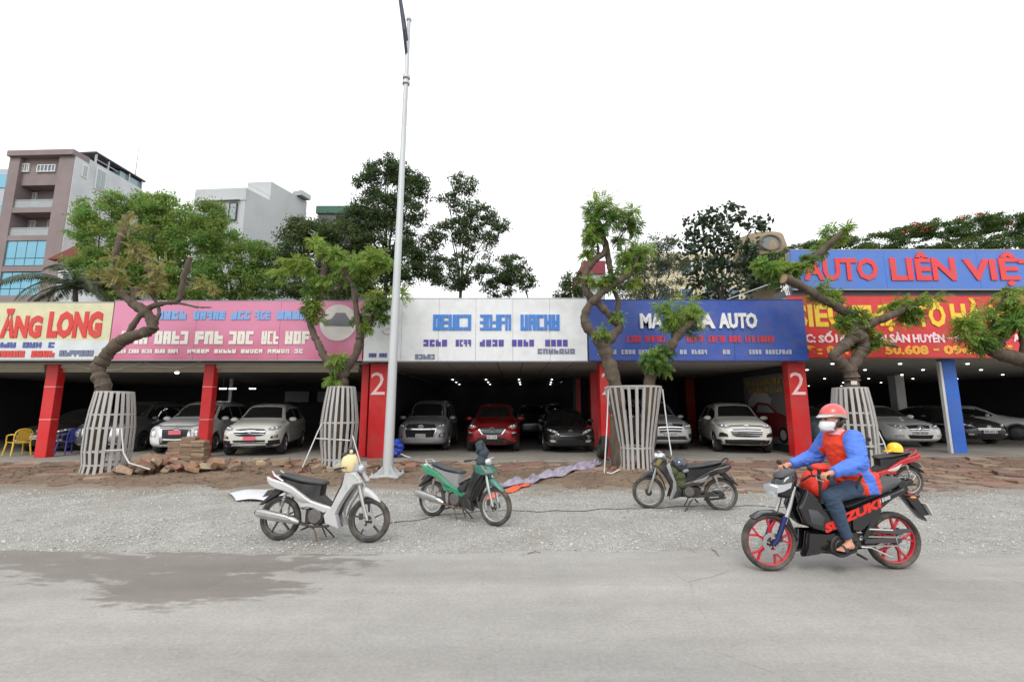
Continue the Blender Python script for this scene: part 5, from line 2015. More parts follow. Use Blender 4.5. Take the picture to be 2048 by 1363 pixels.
def make_car(label, spec, pm, face, fpx, fpy, fz, heading, plate=None, platem=None, rim='five', dark_rim=False, group='cars for sale in the showrooms', Yset=None, xyz=None, far=False):
    if spec['name'] not in _shells:
        _shells[spec['name']] = Shell(spec)
    sh = _shells[spec['name']]
    rz = R(heading)
    p = G(fpx, fpy, fz) if xyz is None else Vector(xyz)
    d = Vector((math.cos(rz), math.sin(rz), 0))
    org = p - d * spec['xf']
    org.z = fz
    c = thing('parked_car', label, 'car', org, rz, group)
    me = sh.me.copy()
    me.materials.append(pm)
    body = link('body', me, c)
    ty, rm, rd = wheel_meshes(spec['R'], rim)
    for xw in (spec['xf'], spec['xr']):
        for s_ in (-1, 1):
            w = link('wheel', ty, c, (xw, s_ * (sh.W2 - .13), spec['R']))
            w.rotation_euler = (0, random.uniform(0, 1), 0 if s_ > 0 else math.pi)
            link('rim', rd if dark_rim else rm, w)
    # glass
    ws = spec['ws']
    sh.fpatch(ws[0], ws[1], 14, 7, .004, .02).build('windscreen', M_glass, c, sharp=60)
    if far:
        return c
    for s_ in (-1, 1):
        for k, (t, b) in enumerate(spec['win']):
            sh.spatch(t, b, s_, 9, 5).build('side_window', M_glass, c, sharp=60)
        # door gaps
        for x_, za, zb in spec['gaps']:
            sh.spatch([(x_ - .004, za), (x_ + .004, za)], [(x_ - .004 + .02, zb), (x_ + .004 + .02, zb)], s_, 2, 8, .0025).build('door_gap', M_gap, c)
        for x_, z_ in spec['handles']:
            q, n = sh.side(x_, z_, s_)
            MB().box(q + n * .012, (.18, .03, .03)).build('door_handle', pm, c, bevel=.008)
        if spec.get('clad'):
            a, b = spec['clad']
            for t, bb in b:
                sh.spatch(t, bb, s_, 10, 4, .008).build('sill_cladding', M_trim, c, sharp=60)
        # mirror
        mx_, mz = spec['mirror']
        q, n = sh.side(mx_, mz - .06, s_)
        mi = MB()
        yb = q.y + s_ * .12
        mi.ellip((mx_ + .02, yb, mz), (.085, .125, .075), 14, 9)
        m_ = mi.build('door_mirror', pm if spec['name'] != 'mpv2' else pm, c)
        MB().bar((mx_, q.y - s_ * .02, mz - .05), (mx_, yb, mz - .03), .05, .04).build('mirror_stalk', M_trim, m_)
        MB().ellip((mx_ - .035, yb, mz), (.045, .108, .06), 12, 8).build('mirror_glass', M_glass, m_)
        if spec.get('rails'):
            xa, xb, yr, zr = spec['rails']
            MB().tube([(xa, s_ * yr, zr - .06), (xa + .12, s_ * yr, zr), (xb - .12, s_ * yr, zr), (xb, s_ * yr, zr - .06)], .018, 6).build('roof_rail', M_trim, c)
    # bonnet edges
    hb = spec['hood']
    for s_ in (-1, 1):
        pts = []
        for x_, y_ in hb:
            h = sh.bvh.ray_cast(Vector((x_, s_ * y_, 4)), Vector((0, 0, -1)))
            if h[0] is not None:
                pts.append(h[0] + Vector((0, 0, -.001)))
        if len(pts) > 2:
            MB().tube(pts, .0045, 5).build('bonnet_gap', M_gap, c)
    # face
    for it in face:
        kind, mt, top, bot = it[:4]
        kw = it[4] if len(it) > 4 else {}
        both = kw.get('both', False)
        for s_ in ((1, -1) if both else (1,)):
            t = top if s_ == 1 else mir(top)
            b = bot if s_ == 1 else mir(bot)
            o = sh.fpatch(t, b, kw.get('nu', 12), kw.get('nv', 4), kw.get('off', .006), kw.get('deep', .03)).build(kind, mt if mt else pm, c, sharp=60)
            if kind == 'headlight' and kw.get('core', True):
                for f in (.35, .68):
                    cy = (t[0][0] * (1 - f) + t[-1][0] * f + b[0][0] * (1 - f) + b[-1][0] * f) / 2
                    cz = (t[0][1] * (1 - f) + t[-1][1] * f + b[0][1] * (1 - f) + b[-1][1] * f) / 2
                    q, n = sh.front(cy, cz)
                    MB().ellip(q + n * .004, (.02, .045, .032), 12, 8).build('projector', M_lens2, o)
    for em in spec_emblem.get(id(face), []):
        kind, y, z, a, b_ = em
        q, n = sh.front(y, z)
        x0 = q.x + .035
        mb = MB()
        if kind == 'oval':
            ring(mb, x0, y, z, a, b_, .012)
            mb.build('emblem', M_chrome, c)
        elif kind == 'triple':
            ring(mb, x0, y, z, a, b_, .010)
            ring(mb, x0 + .002, y, z, a * .34, b_ * .95, .008)
            ring(mb, x0 + .004, y, z + b_ * .35, a * .72, b_ * .5, .008)
            mb.build('emblem', M_chrome, c)
        elif kind == 'wing':
            ring(mb, x0, y, z, a, b_, .013)
            mb.tube([(x0 + .003, y - a * .9, z + b_ * .25), (x0 + .003, y - a * .4, z + b_ * .3), (x0 + .003, y, z - b_ * .25), (x0 + .003, y + a * .4, z + b_ * .3), (x0 + .003, y + a * .9, z + b_ * .25)], .011, 6)
            mb.build('emblem', M_chrome, c)
        elif kind == 'star':
            for k in range(3):
                an = math.pi / 2 + k * 2 * math.pi / 3
                mb.tube([(x0, y, z), (x0, y + a * math.cos(an), z + b_ * math.sin(an))], [.012, .004], 6)
            ring(mb, x0, y, z, a, b_, .010)
            mb.build('emblem', M_chrome, c)
        elif kind == 'diamonds':
            for k in range(3):
                an = math.pi / 2 + k * 2 * math.pi / 3
                cx, cz = y + a * .55 * math.cos(an), z + b_ * .55 * math.sin(an)
                dx, dz = math.cos(an) * a * .5, math.sin(an) * b_ * .5
                mb.prism([(cx - dx, cz - dz), (cx - dz * .55, cz + dx * .55), (cx + dx, cz + dz), (cx + dz * .55, cz - dx * .55)], x0 - .01, x0 + .01, 'x')
            mb.build('emblem', M_chrome, c)
        elif kind == 'filled':
            mb.lathe([(0, 0), (a, 0), (a * .9, .012), (0, .014)], 24, axis='x')
            mb.v = [(v[0] + x0 - .01, v[1] + y, v[2] * b_ / a + z) for v in mb.v]
            mb.build('emblem', M_chrome, c)
    if plate:
        txt, pz, pw, ph = plate
        q, n = sh.front(0, pz)
        x0 = q.x + .03
        pl = MB().box((x0, 0, pz), (.02, pw, ph)).build('number_plate', platem or M_plate, c, bevel=.004)
        if txt:
            o = fit_text('plate_lettering', txt, M_ink, pl, -pw * .43, pw * .43, -ph * .33, ph * .33, 0, bold=.01, extrude=.002)
            o.rotation_euler = (0, 0, R(90))
            o.location = (x0 + .0115, 0, pz)
    return c


def ring(mb, x, y, z, a, b, r):
    n = 28
    pts = [(x, y + a * math.cos(2 * math.pi * i / n), z + b * math.sin(2 * math.pi * i / n)) for i in range(n)]
    m = 6
    vs, fs = [], []
    for i in range(n):
        t = 2 * math.pi * i / n
        for j in range(m):
            u = 2 * math.pi * j / m
            vs.append((x + r * math.sin(u), y + (a + r * math.cos(u)) * math.cos(t), z + (b + r * math.cos(u)) * math.sin(t)))
    for i in range(n):
        for j in range(m):
            fs.append((i * m + j, i * m + (j + 1) % m, ((i + 1) % n) * m + (j + 1) % m, ((i + 1) % n) * m + j))
    mb.add(vs, fs)


spec_emblem = {}

SUV = dict(name='suv', L=4.1, W=1.77, R=.335, xf=1.27, xr=-1.25, wr=.66,
           xs=[-2.03, -1.97, -1.8, -1.55, -1.2, -.7, -.2, .15, .42, .62, .82, 1.02, 1.3, 1.6, 1.82, 1.95, 2.03],
           top=[(-2.03, .98), (-1.97, 1.12), (-1.8, 1.47), (-1.55, 1.60), (-.7, 1.66), (.15, 1.635), (.42, 1.575), (.82, 1.28), (1.02, 1.135), (1.3, 1.085), (1.6, 1.03), (1.82, .975), (1.95, .90), (2.03, .80)],
           belt=[(-2.03, .86), (-1.8, 1.05), (-.7, 1.02), (.4, .975), (1.02, .96), (1.6, .90), (1.9, .82), (2.03, .72)],
           bot=[(-2.03, .40), (-1.9, .30), (-1.5, .24), (1.5, .22), (1.9, .25), (2.03, .33)],
           plan=[(-2.03, .74), (-1.97, .86), (-1.8, .95), (-1.4, 1.0), (1.3, 1.0), (1.6, .97), (1.82, .91), (1.95, .83), (2.03, .70)],
           ws=([(-.54, 1.545), (-.3, 1.572), (0, 1.58), (.3, 1.572), (.54, 1.545)], [(-.70, 1.145), (-.35, 1.16), (0, 1.165), (.35, 1.16), (.70, 1.145)]),
           win=[([(-.18, 1.55), (.10, 1.54), (.34, 1.47), (.80, 1.12)], [(-.18, 1.06), (.2, 1.05), (.5, 1.045), (.80, 1.04)]),
                ([(-1.05, 1.545), (-.6, 1.565), (-.25, 1.56)], [(-1.05, 1.08), (-.6, 1.07), (-.25, 1.06)]),
                ([(-1.62, 1.36), (-1.4, 1.48), (-1.12, 1.535)], [(-1.45, 1.20), (-1.3, 1.12), (-1.12, 1.09)])],
           gaps=[(.78, 1.0, .34), (-.23, 1.03, .34)], handles=[(-.08, .93), (-1.0, .95)], mirror=(.66, 1.10),
           clad=(1, [([(-.85, .36), (.85, .34)], [(-.85, .25), (.85, .24)])]),
           rails=(-1.5, .2, .57, 1.69), hood=[(.95, .72), (1.3, .70), (1.6, .66), (1.85, .58)])

CX = dict(SUV, name='crossover', L=4.5, W=1.84, wr=.64,
          xs=[x * 1.1 for x in SUV['xs']], xf=1.36, xr=-1.34, R=.35,
          top=[(x * 1.1, z * 1.0) for x, z in SUV['top']], belt=[(x * 1.1, z) for x, z in SUV['belt']],
          bot=[(x * 1.1, z) for x, z in SUV['bot']], plan=[(x * 1.1, z) for x, z in SUV['plan']],
          win=[([(x * 1.1, z) for x, z in a], [(x * 1.1, z) for x, z in b]) for a, b in SUV['win']],
          gaps=[(x * 1.1, a, b) for x, a, b in SUV['gaps']], handles=[(x * 1.1, z) for x, z in SUV['handles']], mirror=(.72, 1.10), rails=None,
          hood=[(x * 1.1, y) for x, y in SUV['hood']])

MPV = dict(name='mpv', L=4.6, W=1.80, R=.33, xf=1.45, xr=-1.30, wr=.68,
           xs=[-2.28, -2.22, -2.0, -1.7, -1.2, -.6, 0, .35, .62, .85, 1.05, 1.28, 1.55, 1.85, 2.08, 2.2, 2.28],
           top=[(-2.28, 1.0), (-2.22, 1.2), (-2.0, 1.62), (-1.7, 1.71), (-.6, 1.76), (.2, 1.735), (.5, 1.66), (.85, 1.42), (1.28, 1.145), (1.55, 1.10), (1.85, 1.045), (2.08, .985), (2.2, .92), (2.28, .82)],
           belt=[(-2.28, .88), (-2.0, 1.05), (-.7, 1.02), (.6, .99), (1.28, .975), (1.85, .92), (2.15, .84), (2.28, .74)],
           bot=[(-2.28, .42), (-2.1, .30), (-1.6, .22), (1.7, .20), (2.1, .22), (2.28, .30)],
           plan=[(-2.28, .78), (-2.2, .89), (-2.0, .96), (-1.5, 1.0), (1.5, 1.0), (1.85, .965), (2.08, .91), (2.2, .84), (2.28, .72)],
           ws=([(-.57, 1.63), (-.3, 1.655), (0, 1.665), (.3, 1.655), (.57, 1.63)], [(-.74, 1.165), (-.4, 1.185), (0, 1.19), (.4, 1.185), (.74, 1.165)]),
           win=[([(0.0, 1.655), (.3, 1.62), (.55, 1.5), (1.05, 1.15)], [(0.0, 1.07), (.4, 1.06), (.75, 1.06), (1.05, 1.06)]),
                ([(-.95, 1.66), (-.5, 1.67), (-.06, 1.66)], [(-.95, 1.08), (-.5, 1.075), (-.06, 1.07)]),
                ([(-1.95, 1.48), (-1.6, 1.62), (-1.02, 1.655)], [(-1.85, 1.2), (-1.5, 1.12), (-1.02, 1.085)])],
           gaps=[(1.02, 1.0, .32), (-.03, 1.03, .32)], handles=[(.15, .95), (-.85, .96)], mirror=(.9, 1.12), rails=None,
           hood=[(1.2, .74), (1.55, .72), (1.85, .68), (2.1, .6)])
MPV2 = dict(MPV, name='mpv2', H=1.8, top=[(x, z + (.045 if z > 1.3 else 0.02)) for x, z in MPV['top']],
            ws=([(y, z + .03) for y, z in MPV['ws'][0]], [(y, z + .01) for y, z in MPV['ws'][1]]))

SED = dict(name='sedan', L=4.65, W=1.80, R=.325, xf=1.42, xr=-1.32, wr=.60,
           xs=[-2.3, -2.24, -2.05, -1.75, -1.45, -1.1, -.7, -.2, .15, .42, .68, .95, 1.2, 1.5, 1.85, 2.1, 2.23, 2.3],
           top=[(-2.3, .80), (-2.24, .95), (-2.05, 1.06), (-1.75, 1.09), (-1.45, 1.16), (-1.1, 1.33), (-.7, 1.44), (-.2, 1.475), (.15, 1.45), (.42, 1.36), (.68, 1.20), (.95, 1.05), (1.2, .985), (1.5, .945), (1.85, .885), (2.1, .815), (2.23, .745), (2.3, .67)],
           belt=[(-2.3, .74), (-2.05, .97), (-1.2, .96), (0, .92), (.95, .88), (1.5, .84), (2.0, .755), (2.3, .60)],
           bot=[(-2.3, .36), (-2.1, .26), (-1.6, .19), (1.7, .17), (2.1, .19), (2.3, .26)],
           plan=[(-2.3, .74), (-2.24, .85), (-2.05, .93), (-1.5, 1.0), (1.4, 1.0), (1.85, .96), (2.1, .89), (2.23, .80), (2.3, .66)],
           ws=([(-.50, 1.345), (-.25, 1.375), (0, 1.382), (.25, 1.375), (.50, 1.345)], [(-.70, 1.015), (-.35, 1.035), (0, 1.04), (.35, 1.035), (.70, 1.015)]),
           win=[([(-.28, 1.395), (-.05, 1.395), (.2, 1.335), (.72, 1.05)], [(-.28, .985), (.1, .975), (.4, .97), (.72, .965)]),
                ([(-1.3, 1.15), (-1.0, 1.31), (-.7, 1.375), (-.34, 1.395)], [(-1.3, 1.03), (-1.0, 1.01), (-.7, 1.0), (-.34, .985)])],
           gaps=[(.72, .93, .28), (-.31, .97, .28)], handles=[(-.18, .88), (-1.05, .9)], mirror=(.58, 1.02), rails=None,
           hood=[(.95, .72), (1.4, .70), (1.8, .64), (2.1, .54)])

# faces: (kind, material, top line, bottom line, options); y to the car's left
HEX = [(-.36, .74), (-.33, .79), (0, .80), (.33, .79), (.36, .74)]
eco1 = [('grille', M_trim, [(-.44, .745), (-.40, .80), (0, .825), (.40, .80), (.44, .745)], [(-.44, .70), (-.36, .63), (0, .61), (.36, .63), (.44, .70)], dict(off=.008, nv=5)),
        ('grille_bar', M_chrome, [(-.43, .765), (0, .785), (.43, .765)], [(-.43, .742), (0, .76), (.43, .742)], dict(off=.03)),
        ('grille_bar', M_chrome, [(-.42, .70), (0, .70), (.42, .70)], [(-.41, .676), (0, .676), (.41, .676)], dict(off=.03)),
        ('grille_frame', M_chrome, [(-.45, .79), (-.40, .825), (0, .85), (.40, .825), (.45, .79)], [(-.45, .765), (-.40, .805), (0, .828), (.40, .805), (.45, .765)], dict(off=.02)),
        ('headlight', M_lens, [(.50, .86), (.62, .90), (.78, .925)], [(.50, .80), (.64, .79), (.78, .84)], dict(both=True, off=.008)),
        ('fog_lamp', M_trim, [(.60, .62), (.76, .66)], [(.58, .545), (.76, .56)], dict(both=True, off=.006)),
        ('fog_lamp', M_fog, [(.65, .62), (.74, .64)], [(.64, .575), (.74, .58)], dict(both=True, off=.018)),
        ('bumper', M_trim, [(-.62, .41), (0, .43), (.62, .41)], [(-.66, .27), (0, .255), (.66, .27)], dict(off=.008)),
        ('bumper', M_trim, [(.52, .49), (.70, .50), (.80, .50)], [(.55, .29), (.70, .29), (.80, .30)], dict(both=True, off=.007)),
        ('lower_grille', M_gap, [(-.46, .50), (0, .51), (.46, .50)], [(-.44, .44), (0, .44), (.44, .44)], dict(off=.006)),
        ('skid_plate', M_lens2, [(-.46, .39), (0, .40), (.46, .39)], [(-.50, .335), (0, .335), (.50, .335)], dict(off=.016))]
spec_emblem[id(eco1)] = [('filled', 0, .72, .06, .026)]
eco2 = [('grille', M_trim, [(-.46, .71), (-.40, .77), (0, .785), (.40, .77), (.46, .71)], [(-.46, .66), (-.38, .54), (0, .525), (.38, .54), (.46, .66)], dict(off=.008, nv=5)),
        ('grille_bar', M_chrome, [(-.45, .735), (0, .752), (.45, .735)], [(-.45, .705), (0, .72), (.45, .705)], dict(off=.03)),
        ('grille_bar', M_chrome, [(-.45, .675), (0, .685), (.45, .675)], [(-.45, .645), (0, .655), (.45, .645)], dict(off=.03)),
        ('grille_bar', M_chrome, [(-.44, .61), (0, .615), (.44, .61)], [(-.43, .58), (0, .585), (.43, .58)], dict(off=.03)),
        ('nose_strip', M_chrome, [(-.48, .885), (0, .905), (.48, .885)], [(-.48, .855), (0, .872), (.48, .855)], dict(off=.010)),
        ('headlight', M_lens, [(.46, .865), (.62, .90), (.78, .93)], [(.46, .83), (.64, .80), (.78, .85)], dict(both=True, off=.010)),
        ('fog_lamp', M_trim, [(.58, .62), (.70, .67), (.77, .66)], [(.55, .53), (.68, .53), (.80, .53)], dict(both=True, off=.008)),
        ('bumper', M_trim, [(-.78, .44), (0, .46), (.78, .44)], [(-.72, .26), (0, .25), (.72, .26)], dict(off=.012)),
        ('bumper', M_trim, [(.74, .44), (.84, .44)], [(.70, .27), (.84, .29)], dict(both=True, off=.012))]
spec_emblem[id(eco2)] = [('filled', 0, .885, .085, .036)]
xpand = [('grille', M_trim, [(-.44, .80), (0, .82), (.44, .80)], [(-.36, .52), (0, .50), (.36, .52)], dict(off=.008, nv=5)),
         ('grille_bar', M_chrome, [(-.50, .905), (0, .925), (.50, .905)], [(-.50, .885), (0, .90), (.50, .885)], dict(off=.012)),
         ('grille_bar', M_chrome, [(-.46, .86), (0, .875), (.46, .86)], [(-.46, .84), (0, .85), (.46, .84)], dict(off=.016)),
         ('headlight', M_lens, [(.46, .93), (.62, .955), (.76, .965)], [(.46, .895), (.62, .90), (.76, .91)], dict(both=True, core=False)),
         ('front_shield', M_chrome, [(.38, .80), (.46, .82)], [(.33, .40), (.42, .36)], dict(both=True, off=.020)),
         ('headlight', M_lens, [(.52, .80), (.70, .83)], [(.54, .56), (.72, .58)], dict(both=True, off=.010)),
         ('headlight', M_lens2, [(.56, .74), (.68, .76)], [(.57, .62), (.69, .63)], dict(both=True, off=.016, core=False)),
         ('lower_grille', M_gap, [(-.34, .46), (0, .45), (.34, .46)], [(-.42, .34), (0, .33), (.42, .34)], dict(off=.008)),
         ('skid_plate', M_lens2, [(-.56, .34), (0, .325), (.56, .34)], [(-.60, .275), (0, .265), (.60, .275)], dict(off=.018))]
spec_emblem[id(xpand)] = [('diamonds', 0, .86, .075, .06)]
inno = [('grille', M_trim, [(-.47, .90), (0, .915), (.47, .90)], [(-.52, .80), (0, .79), (.52, .80)], dict(off=.008)),
        ('grille', M_gap, [(-.52, .745), (0, .735), (.52, .745)], [(-.46, .50), (0, .485), (.46, .50)], dict(off=.008, nv=5)),
        ('grille_frame', M_chrome, [(-.47, .925), (0, .94), (.47, .925)], [(-.47, .905), (0, .92), (.47, .905)], dict(off=.018)),
        ('grille_bar', M_chrome, [(-.50, .86), (0, .87), (.50, .86)], [(-.50, .84), (0, .848), (.50, .84)], dict(off=.026)),
        ('grille_bar', M_chrome, [(-.53, .785), (0, .775), (.53, .785)], [(-.53, .755), (0, .745), (.53, .755)], dict(off=.026)),
        ('grille_frame', M_chrome, [(.50, .745), (.525, .745)], [(.42, .50), (.47, .48)], dict(both=True, off=.018)),
        ('headlight', M_lens, [(.52, .88), (.66, .93), (.80, .955)], [(.54, .80), (.68, .81), (.80, .85)], dict(both=True)),
        ('fog_lamp', M_trim, [(.62, .60), (.80, .64)], [(.60, .49), (.78, .50)], dict(both=True)),
        ('fog_lamp', M_fog, [(.66, .59), (.76, .61)], [(.65, .52), (.75, .525)], dict(both=True, off=.016)),
        ('bumper_crease', M_gap, [(-.62, .42), (0, .41), (.62, .42)], [(-.62, .412), (0, .402), (.62, .412)], dict(off=.003)),
        ('bumper', M_trim, [(-.66, .27), (0, .26), (.66, .27)], [(-.62, .225), (0, .215), (.62, .225)], dict(off=.006))]
spec_emblem[id(inno)] = [('triple', 0, .85, .088, .052)]
mazda = [('grille', M_trim, [(-.50, .85), (0, .86), (.50, .85)], [(-.30, .60), (0, .575), (.30, .60)], dict(off=.008, nv=5)),
         ('grille_frame', M_chrome, [(-.52, .86), (-.49, .86)], [(-.33, .595), (-.28, .60)], dict(off=.022)),
         ('grille_frame', M_chrome, [(.49, .86), (.52, .86)], [(.28, .60), (.33, .595)], dict(off=.022)),
         ('grille_frame', M_chrome, [(-.32, .61), (0, .585), (.32, .61)], [(-.28, .585), (0, .56), (.28, .585)], dict(off=.022)),
         ('grille_bar', M_metal, [(-.47, .80), (0, .805), (.47, .80)], [(-.46, .785), (0, .79), (.46, .785)], dict(off=.016)),
         ('grille_bar', M_metal, [(-.43, .745), (0, .745), (.43, .745)], [(-.42, .73), (0, .73), (.42, .73)], dict(off=.016)),
         ('grille_bar', M_metal, [(-.38, .69), (0, .685), (.38, .69)], [(-.37, .675), (0, .67), (.37, .675)], dict(off=.016)),
         ('headlight', M_lens, [(.54, .865), (.66, .925), (.80, .96)], [(.54, .835), (.68, .79), (.80, .83)], dict(both=True)),
         ('fog_lamp', M_gap, [(.64, .66), (.79, .69)], [(.66, .52), (.79, .54)], dict(both=True)),
         ('fog_lamp', M_lens2, [(.65, .665), (.79, .695)], [(.655, .64), (.79, .66)], dict(both=True, off=.02)),
         ('bumper', M_trim, [(-.46, .51), (0, .52), (.46, .51)], [(-.66, .26), (0, .25), (.66, .26)], dict(off=.010)),
         ('bumper', M_trim, [(.46, .45), (.66, .36), (.82, .33)], [(.50, .28), (.66, .28), (.82, .29)], dict(both=True, off=.009)),
         ('lower_grille', M_gap, [(-.42, .49), (0, .50), (.42, .49)], [(-.34, .37), (0, .36), (.34, .37)], dict(off=.018))]
spec_emblem[id(mazda)] = [('wing', 0, .77, .085, .068)]
camry = [('grille', M_trim, [(-.40, .70), (0, .705), (.40, .70)], [(-.34, .575), (0, .57), (.34, .575)], dict(off=.008)),
         ('grille_bar', M_chrome, [(-.44, .725), (0, .73), (.44, .725)], [(-.44, .705), (0, .71), (.44, .705)], dict(off=.02)),
         ('grille_frame', M_chrome, [(-.36, .575), (0, .568), (.36, .575)], [(-.34, .56), (0, .553), (.34, .56)], dict(off=.02)),
         ('headlight', M_lens, [(.42, .70), (.58, .76), (.75, .80)], [(.38, .60), (.58, .67), (.75, .74)], dict(both=True, nu=14)),
         ('fog_lamp', M_fog, [(.50, .42), (.60, .44), (.68, .43)], [(.48, .375), (.58, .35), (.66, .365)], dict(both=True)),
         ('lower_grille', M_gap, [(-.42, .44), (0, .44), (.42, .44)], [(-.40, .30), (0, .30), (.40, .30)], dict(off=.006)),
         ('lip', M_trim, [(-.60, .26), (0, .245), (.60, .26)], [(-.58, .225), (0, .21), (.58, .225)], dict(off=.012))]
spec_emblem[id(camry)] = [('triple', 0, .715, .075, .046)]
merc = [('grille', M_trim, [(-.36, .73), (0, .75), (.36, .73)], [(-.29, .56), (0, .54), (.29, .56)], dict(off=.008)),
        ('grille_bar', M_chrome, [(-.37, .75), (0, .77), (.37, .75)], [(-.37, .725), (0, .745), (.37, .725)], dict(off=.022)),
        ('grille_bar', M_chrome, [(-.34, .69), (0, .70), (.34, .69)], [(-.34, .672), (0, .682), (.34, .672)], dict(off=.02)),
        ('grille_bar', M_chrome, [(-.32, .635), (0, .64), (.32, .635)], [(-.32, .617), (0, .622), (.32, .617)], dict(off=.02)),
        ('grille_bar', M_chrome, [(-.30, .585), (0, .582), (.30, .585)], [(-.29, .565), (0, .562), (.29, .565)], dict(off=.02)),
        ('headlight', M_lens, [(.42, .72), (.58, .775), (.74, .79)], [(.42, .64), (.58, .65), (.74, .72)], dict(both=True)),
        ('lower_grille', M_gap, [(-.40, .44), (0, .43), (.40, .44)], [(-.34, .31), (0, .305), (.34, .31)], dict(off=.006)),
        ('fog_lamp', M_fog, [(.50, .43), (.62, .46), (.72, .42)], [(.50, .37), (.62, .36), (.72, .37)], dict(both=True))]
spec_emblem[id(merc)] = [('star', 0, .66, .095, .08)]
camry2 = [('grille', M_trim, [(-.42, .73), (0, .74), (.42, .73)], [(-.36, .55), (0, .54), (.36, .55)], dict(off=.008))] + \
         [('grille_bar', M_chrome, [(-.45 + .02 * k, .745 - .045 * k), (0, .752 - .045 * k), (.45 - .02 * k, .745 - .045 * k)], [(-.45 + .02 * k, .722 - .045 * k), (0, .729 - .045 * k), (.45 - .02 * k, .722 - .045 * k)], dict(off=.02)) for k in range(5)] + \
         [('headlight', M_lens, [(.46, .73), (.6, .765), (.74, .78)], [(.44, .64), (.6, .67), (.74, .73)], dict(both=True)),
          ('fog_lamp', M_fog, [(.52, .42), (.68, .43)], [(.52, .36), (.66, .36)], dict(both=True)),
          ('lower_grille', M_gap, [(-.40, .42), (0, .42), (.40, .42)], [(-.38, .30), (0, .30), (.38, .30)], dict(off=.006))]
spec_emblem[id(camry2)] = [('triple', 0, .67, .07, .045)]
inno2 = [('grille', M_trim, [(-.44, .88), (0, .895), (.44, .88)], [(-.36, .60), (0, .59), (.36, .60)], dict(off=.008, nv=5))] + \
        [('grille_bar', M_chrome, [(-.45 + .025 * k, .895 - .09 * k), (0, .91 - .09 * k), (.45 - .025 * k, .895 - .09 * k)], [(-.45 + .025 * k, .865 - .09 * k), (0, .878 - .09 * k), (.45 - .025 * k, .865 - .09 * k)], dict(off=.024)) for k in range(4)] + \
        [('headlight', M_lens, [(.50, .90), (.66, .935), (.80, .93)], [(.48, .72), (.66, .73), (.78, .76)], dict(both=True)),
         ('fog_lamp', M_trim, [(.60, .56), (.78, .59)], [(.64, .43), (.78, .43)], dict(both=True)),
         ('lower_grille', M_trim, [(-.50, .50), (0, .50), (.50, .50)], [(-.58, .38), (0, .38), (.58, .38)], dict(off=.008))]
spec_emblem[id(inno2)] = [('triple', 0, .885, .075, .045)]

PW = carpaint('pearl_white', (.78, .77, .71))
PW2 = carpaint('white', (.80, .80, .79))
PS = carpaint('silver', (.58, .59, .60), .4, .35)
PG = carpaint('grey_silver', (.44, .44, .46), .4, .35)
PGD = carpaint('grey_dark', (.12, .12, .115), .4, .35)
PR = carpaint('soul_red', srgb(150, 16, 22), .25)
PK = carpaint('black', (.012, .012, .014), .0, .2)
PB = carpaint('ice_blue', srgb(165, 190, 205), .3)

make_car('black sedan half hidden by the yellow plastic chair and the end red pillar', SED, PK, camry, 112, 900, fA, -78, plate=('30A', .5, .46, .12))
make_car('dark grey van behind the barrel shaped tree guard', MPV, PGD, xpand, 226, 902, fA, -80, dark_rim=True)
make_car('white van with a pink plate partly hidden by the bare red pillar', MPV, PW2, xpand, 372, 904, fA, -78, plate=('', .70, .36, .13), platem=M_plater)
make_car('white compact car with a pink plate and blue tinted chrome grille', SUV, PW, eco1, 512, 908, fA, -77, plate=('', .555, .34, .12), platem=M_plater, rim='ten')
make_car('silver grey van with twin chrome grille bars under the white sign', MPV2, PG, inno, 849, 899, fB, -89, plate=('51A 012 01', .55, .34, .12))
make_car('dark red crossover with a wide curved chrome grille', CX, PR, mazda, 987, 901, fB, -91, plate=('601 0145', .53, .34, .12))
make_car('black sedan with slanted headlights next to the red crossover', SED, PK, camry, 1136, 901, fB, -91)
make_car('silver van behind the wide flaring tree guard', MPV2, PS, inno2, 1325, 897, fC, -88, plate=('51A 213 01', .55, .44, .12))
make_car('white compact car with a big oval chrome grille under the blue sign', SUV, PW, eco2, 1484, 903, fC, -103)
make_car('pale blue sedan hidden behind the rider next to the number pillar', SED, PB, camry, 1652, 890, fD, -92, plate=('15A 102', .5, .46, .12))
make_car('white sedan with chrome slat grille beside the tapered tree guard', SED, PW2, merc, 1806, 891, fD, -97, plate=('29A 145 02', .49, .46, .12))
make_car('black sedan with bright chrome grille behind the blue pillar', SED, PK, camry2, 1938, 886, fD, -95, plate=('30E 012 1', .49, .46, .12))
make_car('white sedan turned sideways beyond the blue pillar', SED, PW2, camry2, 2040, 878, fD, -50, dark_rim=True, rim='ten')
# dim second row
PK2 = carpaint('charcoal', (.03, .031, .034), .3)
make_car('dim charcoal crossover parked behind the red and black cars', CX, PK2, mazda, 0, 0, fB, -90, xyz=(1.0, 22.0, fB), far=True)
make_car('dim silver car at the back of the showroom under the white sign', MPV, PS, inno, 0, 0, fB, -90, xyz=(2.6, 25.0, fB), far=True)
make_car('dim black crossover behind the white sedan with chrome slats', CX, PK2, mazda, 0, 0, fD, -92, xyz=(16.2, 20.2, fD), far=True)

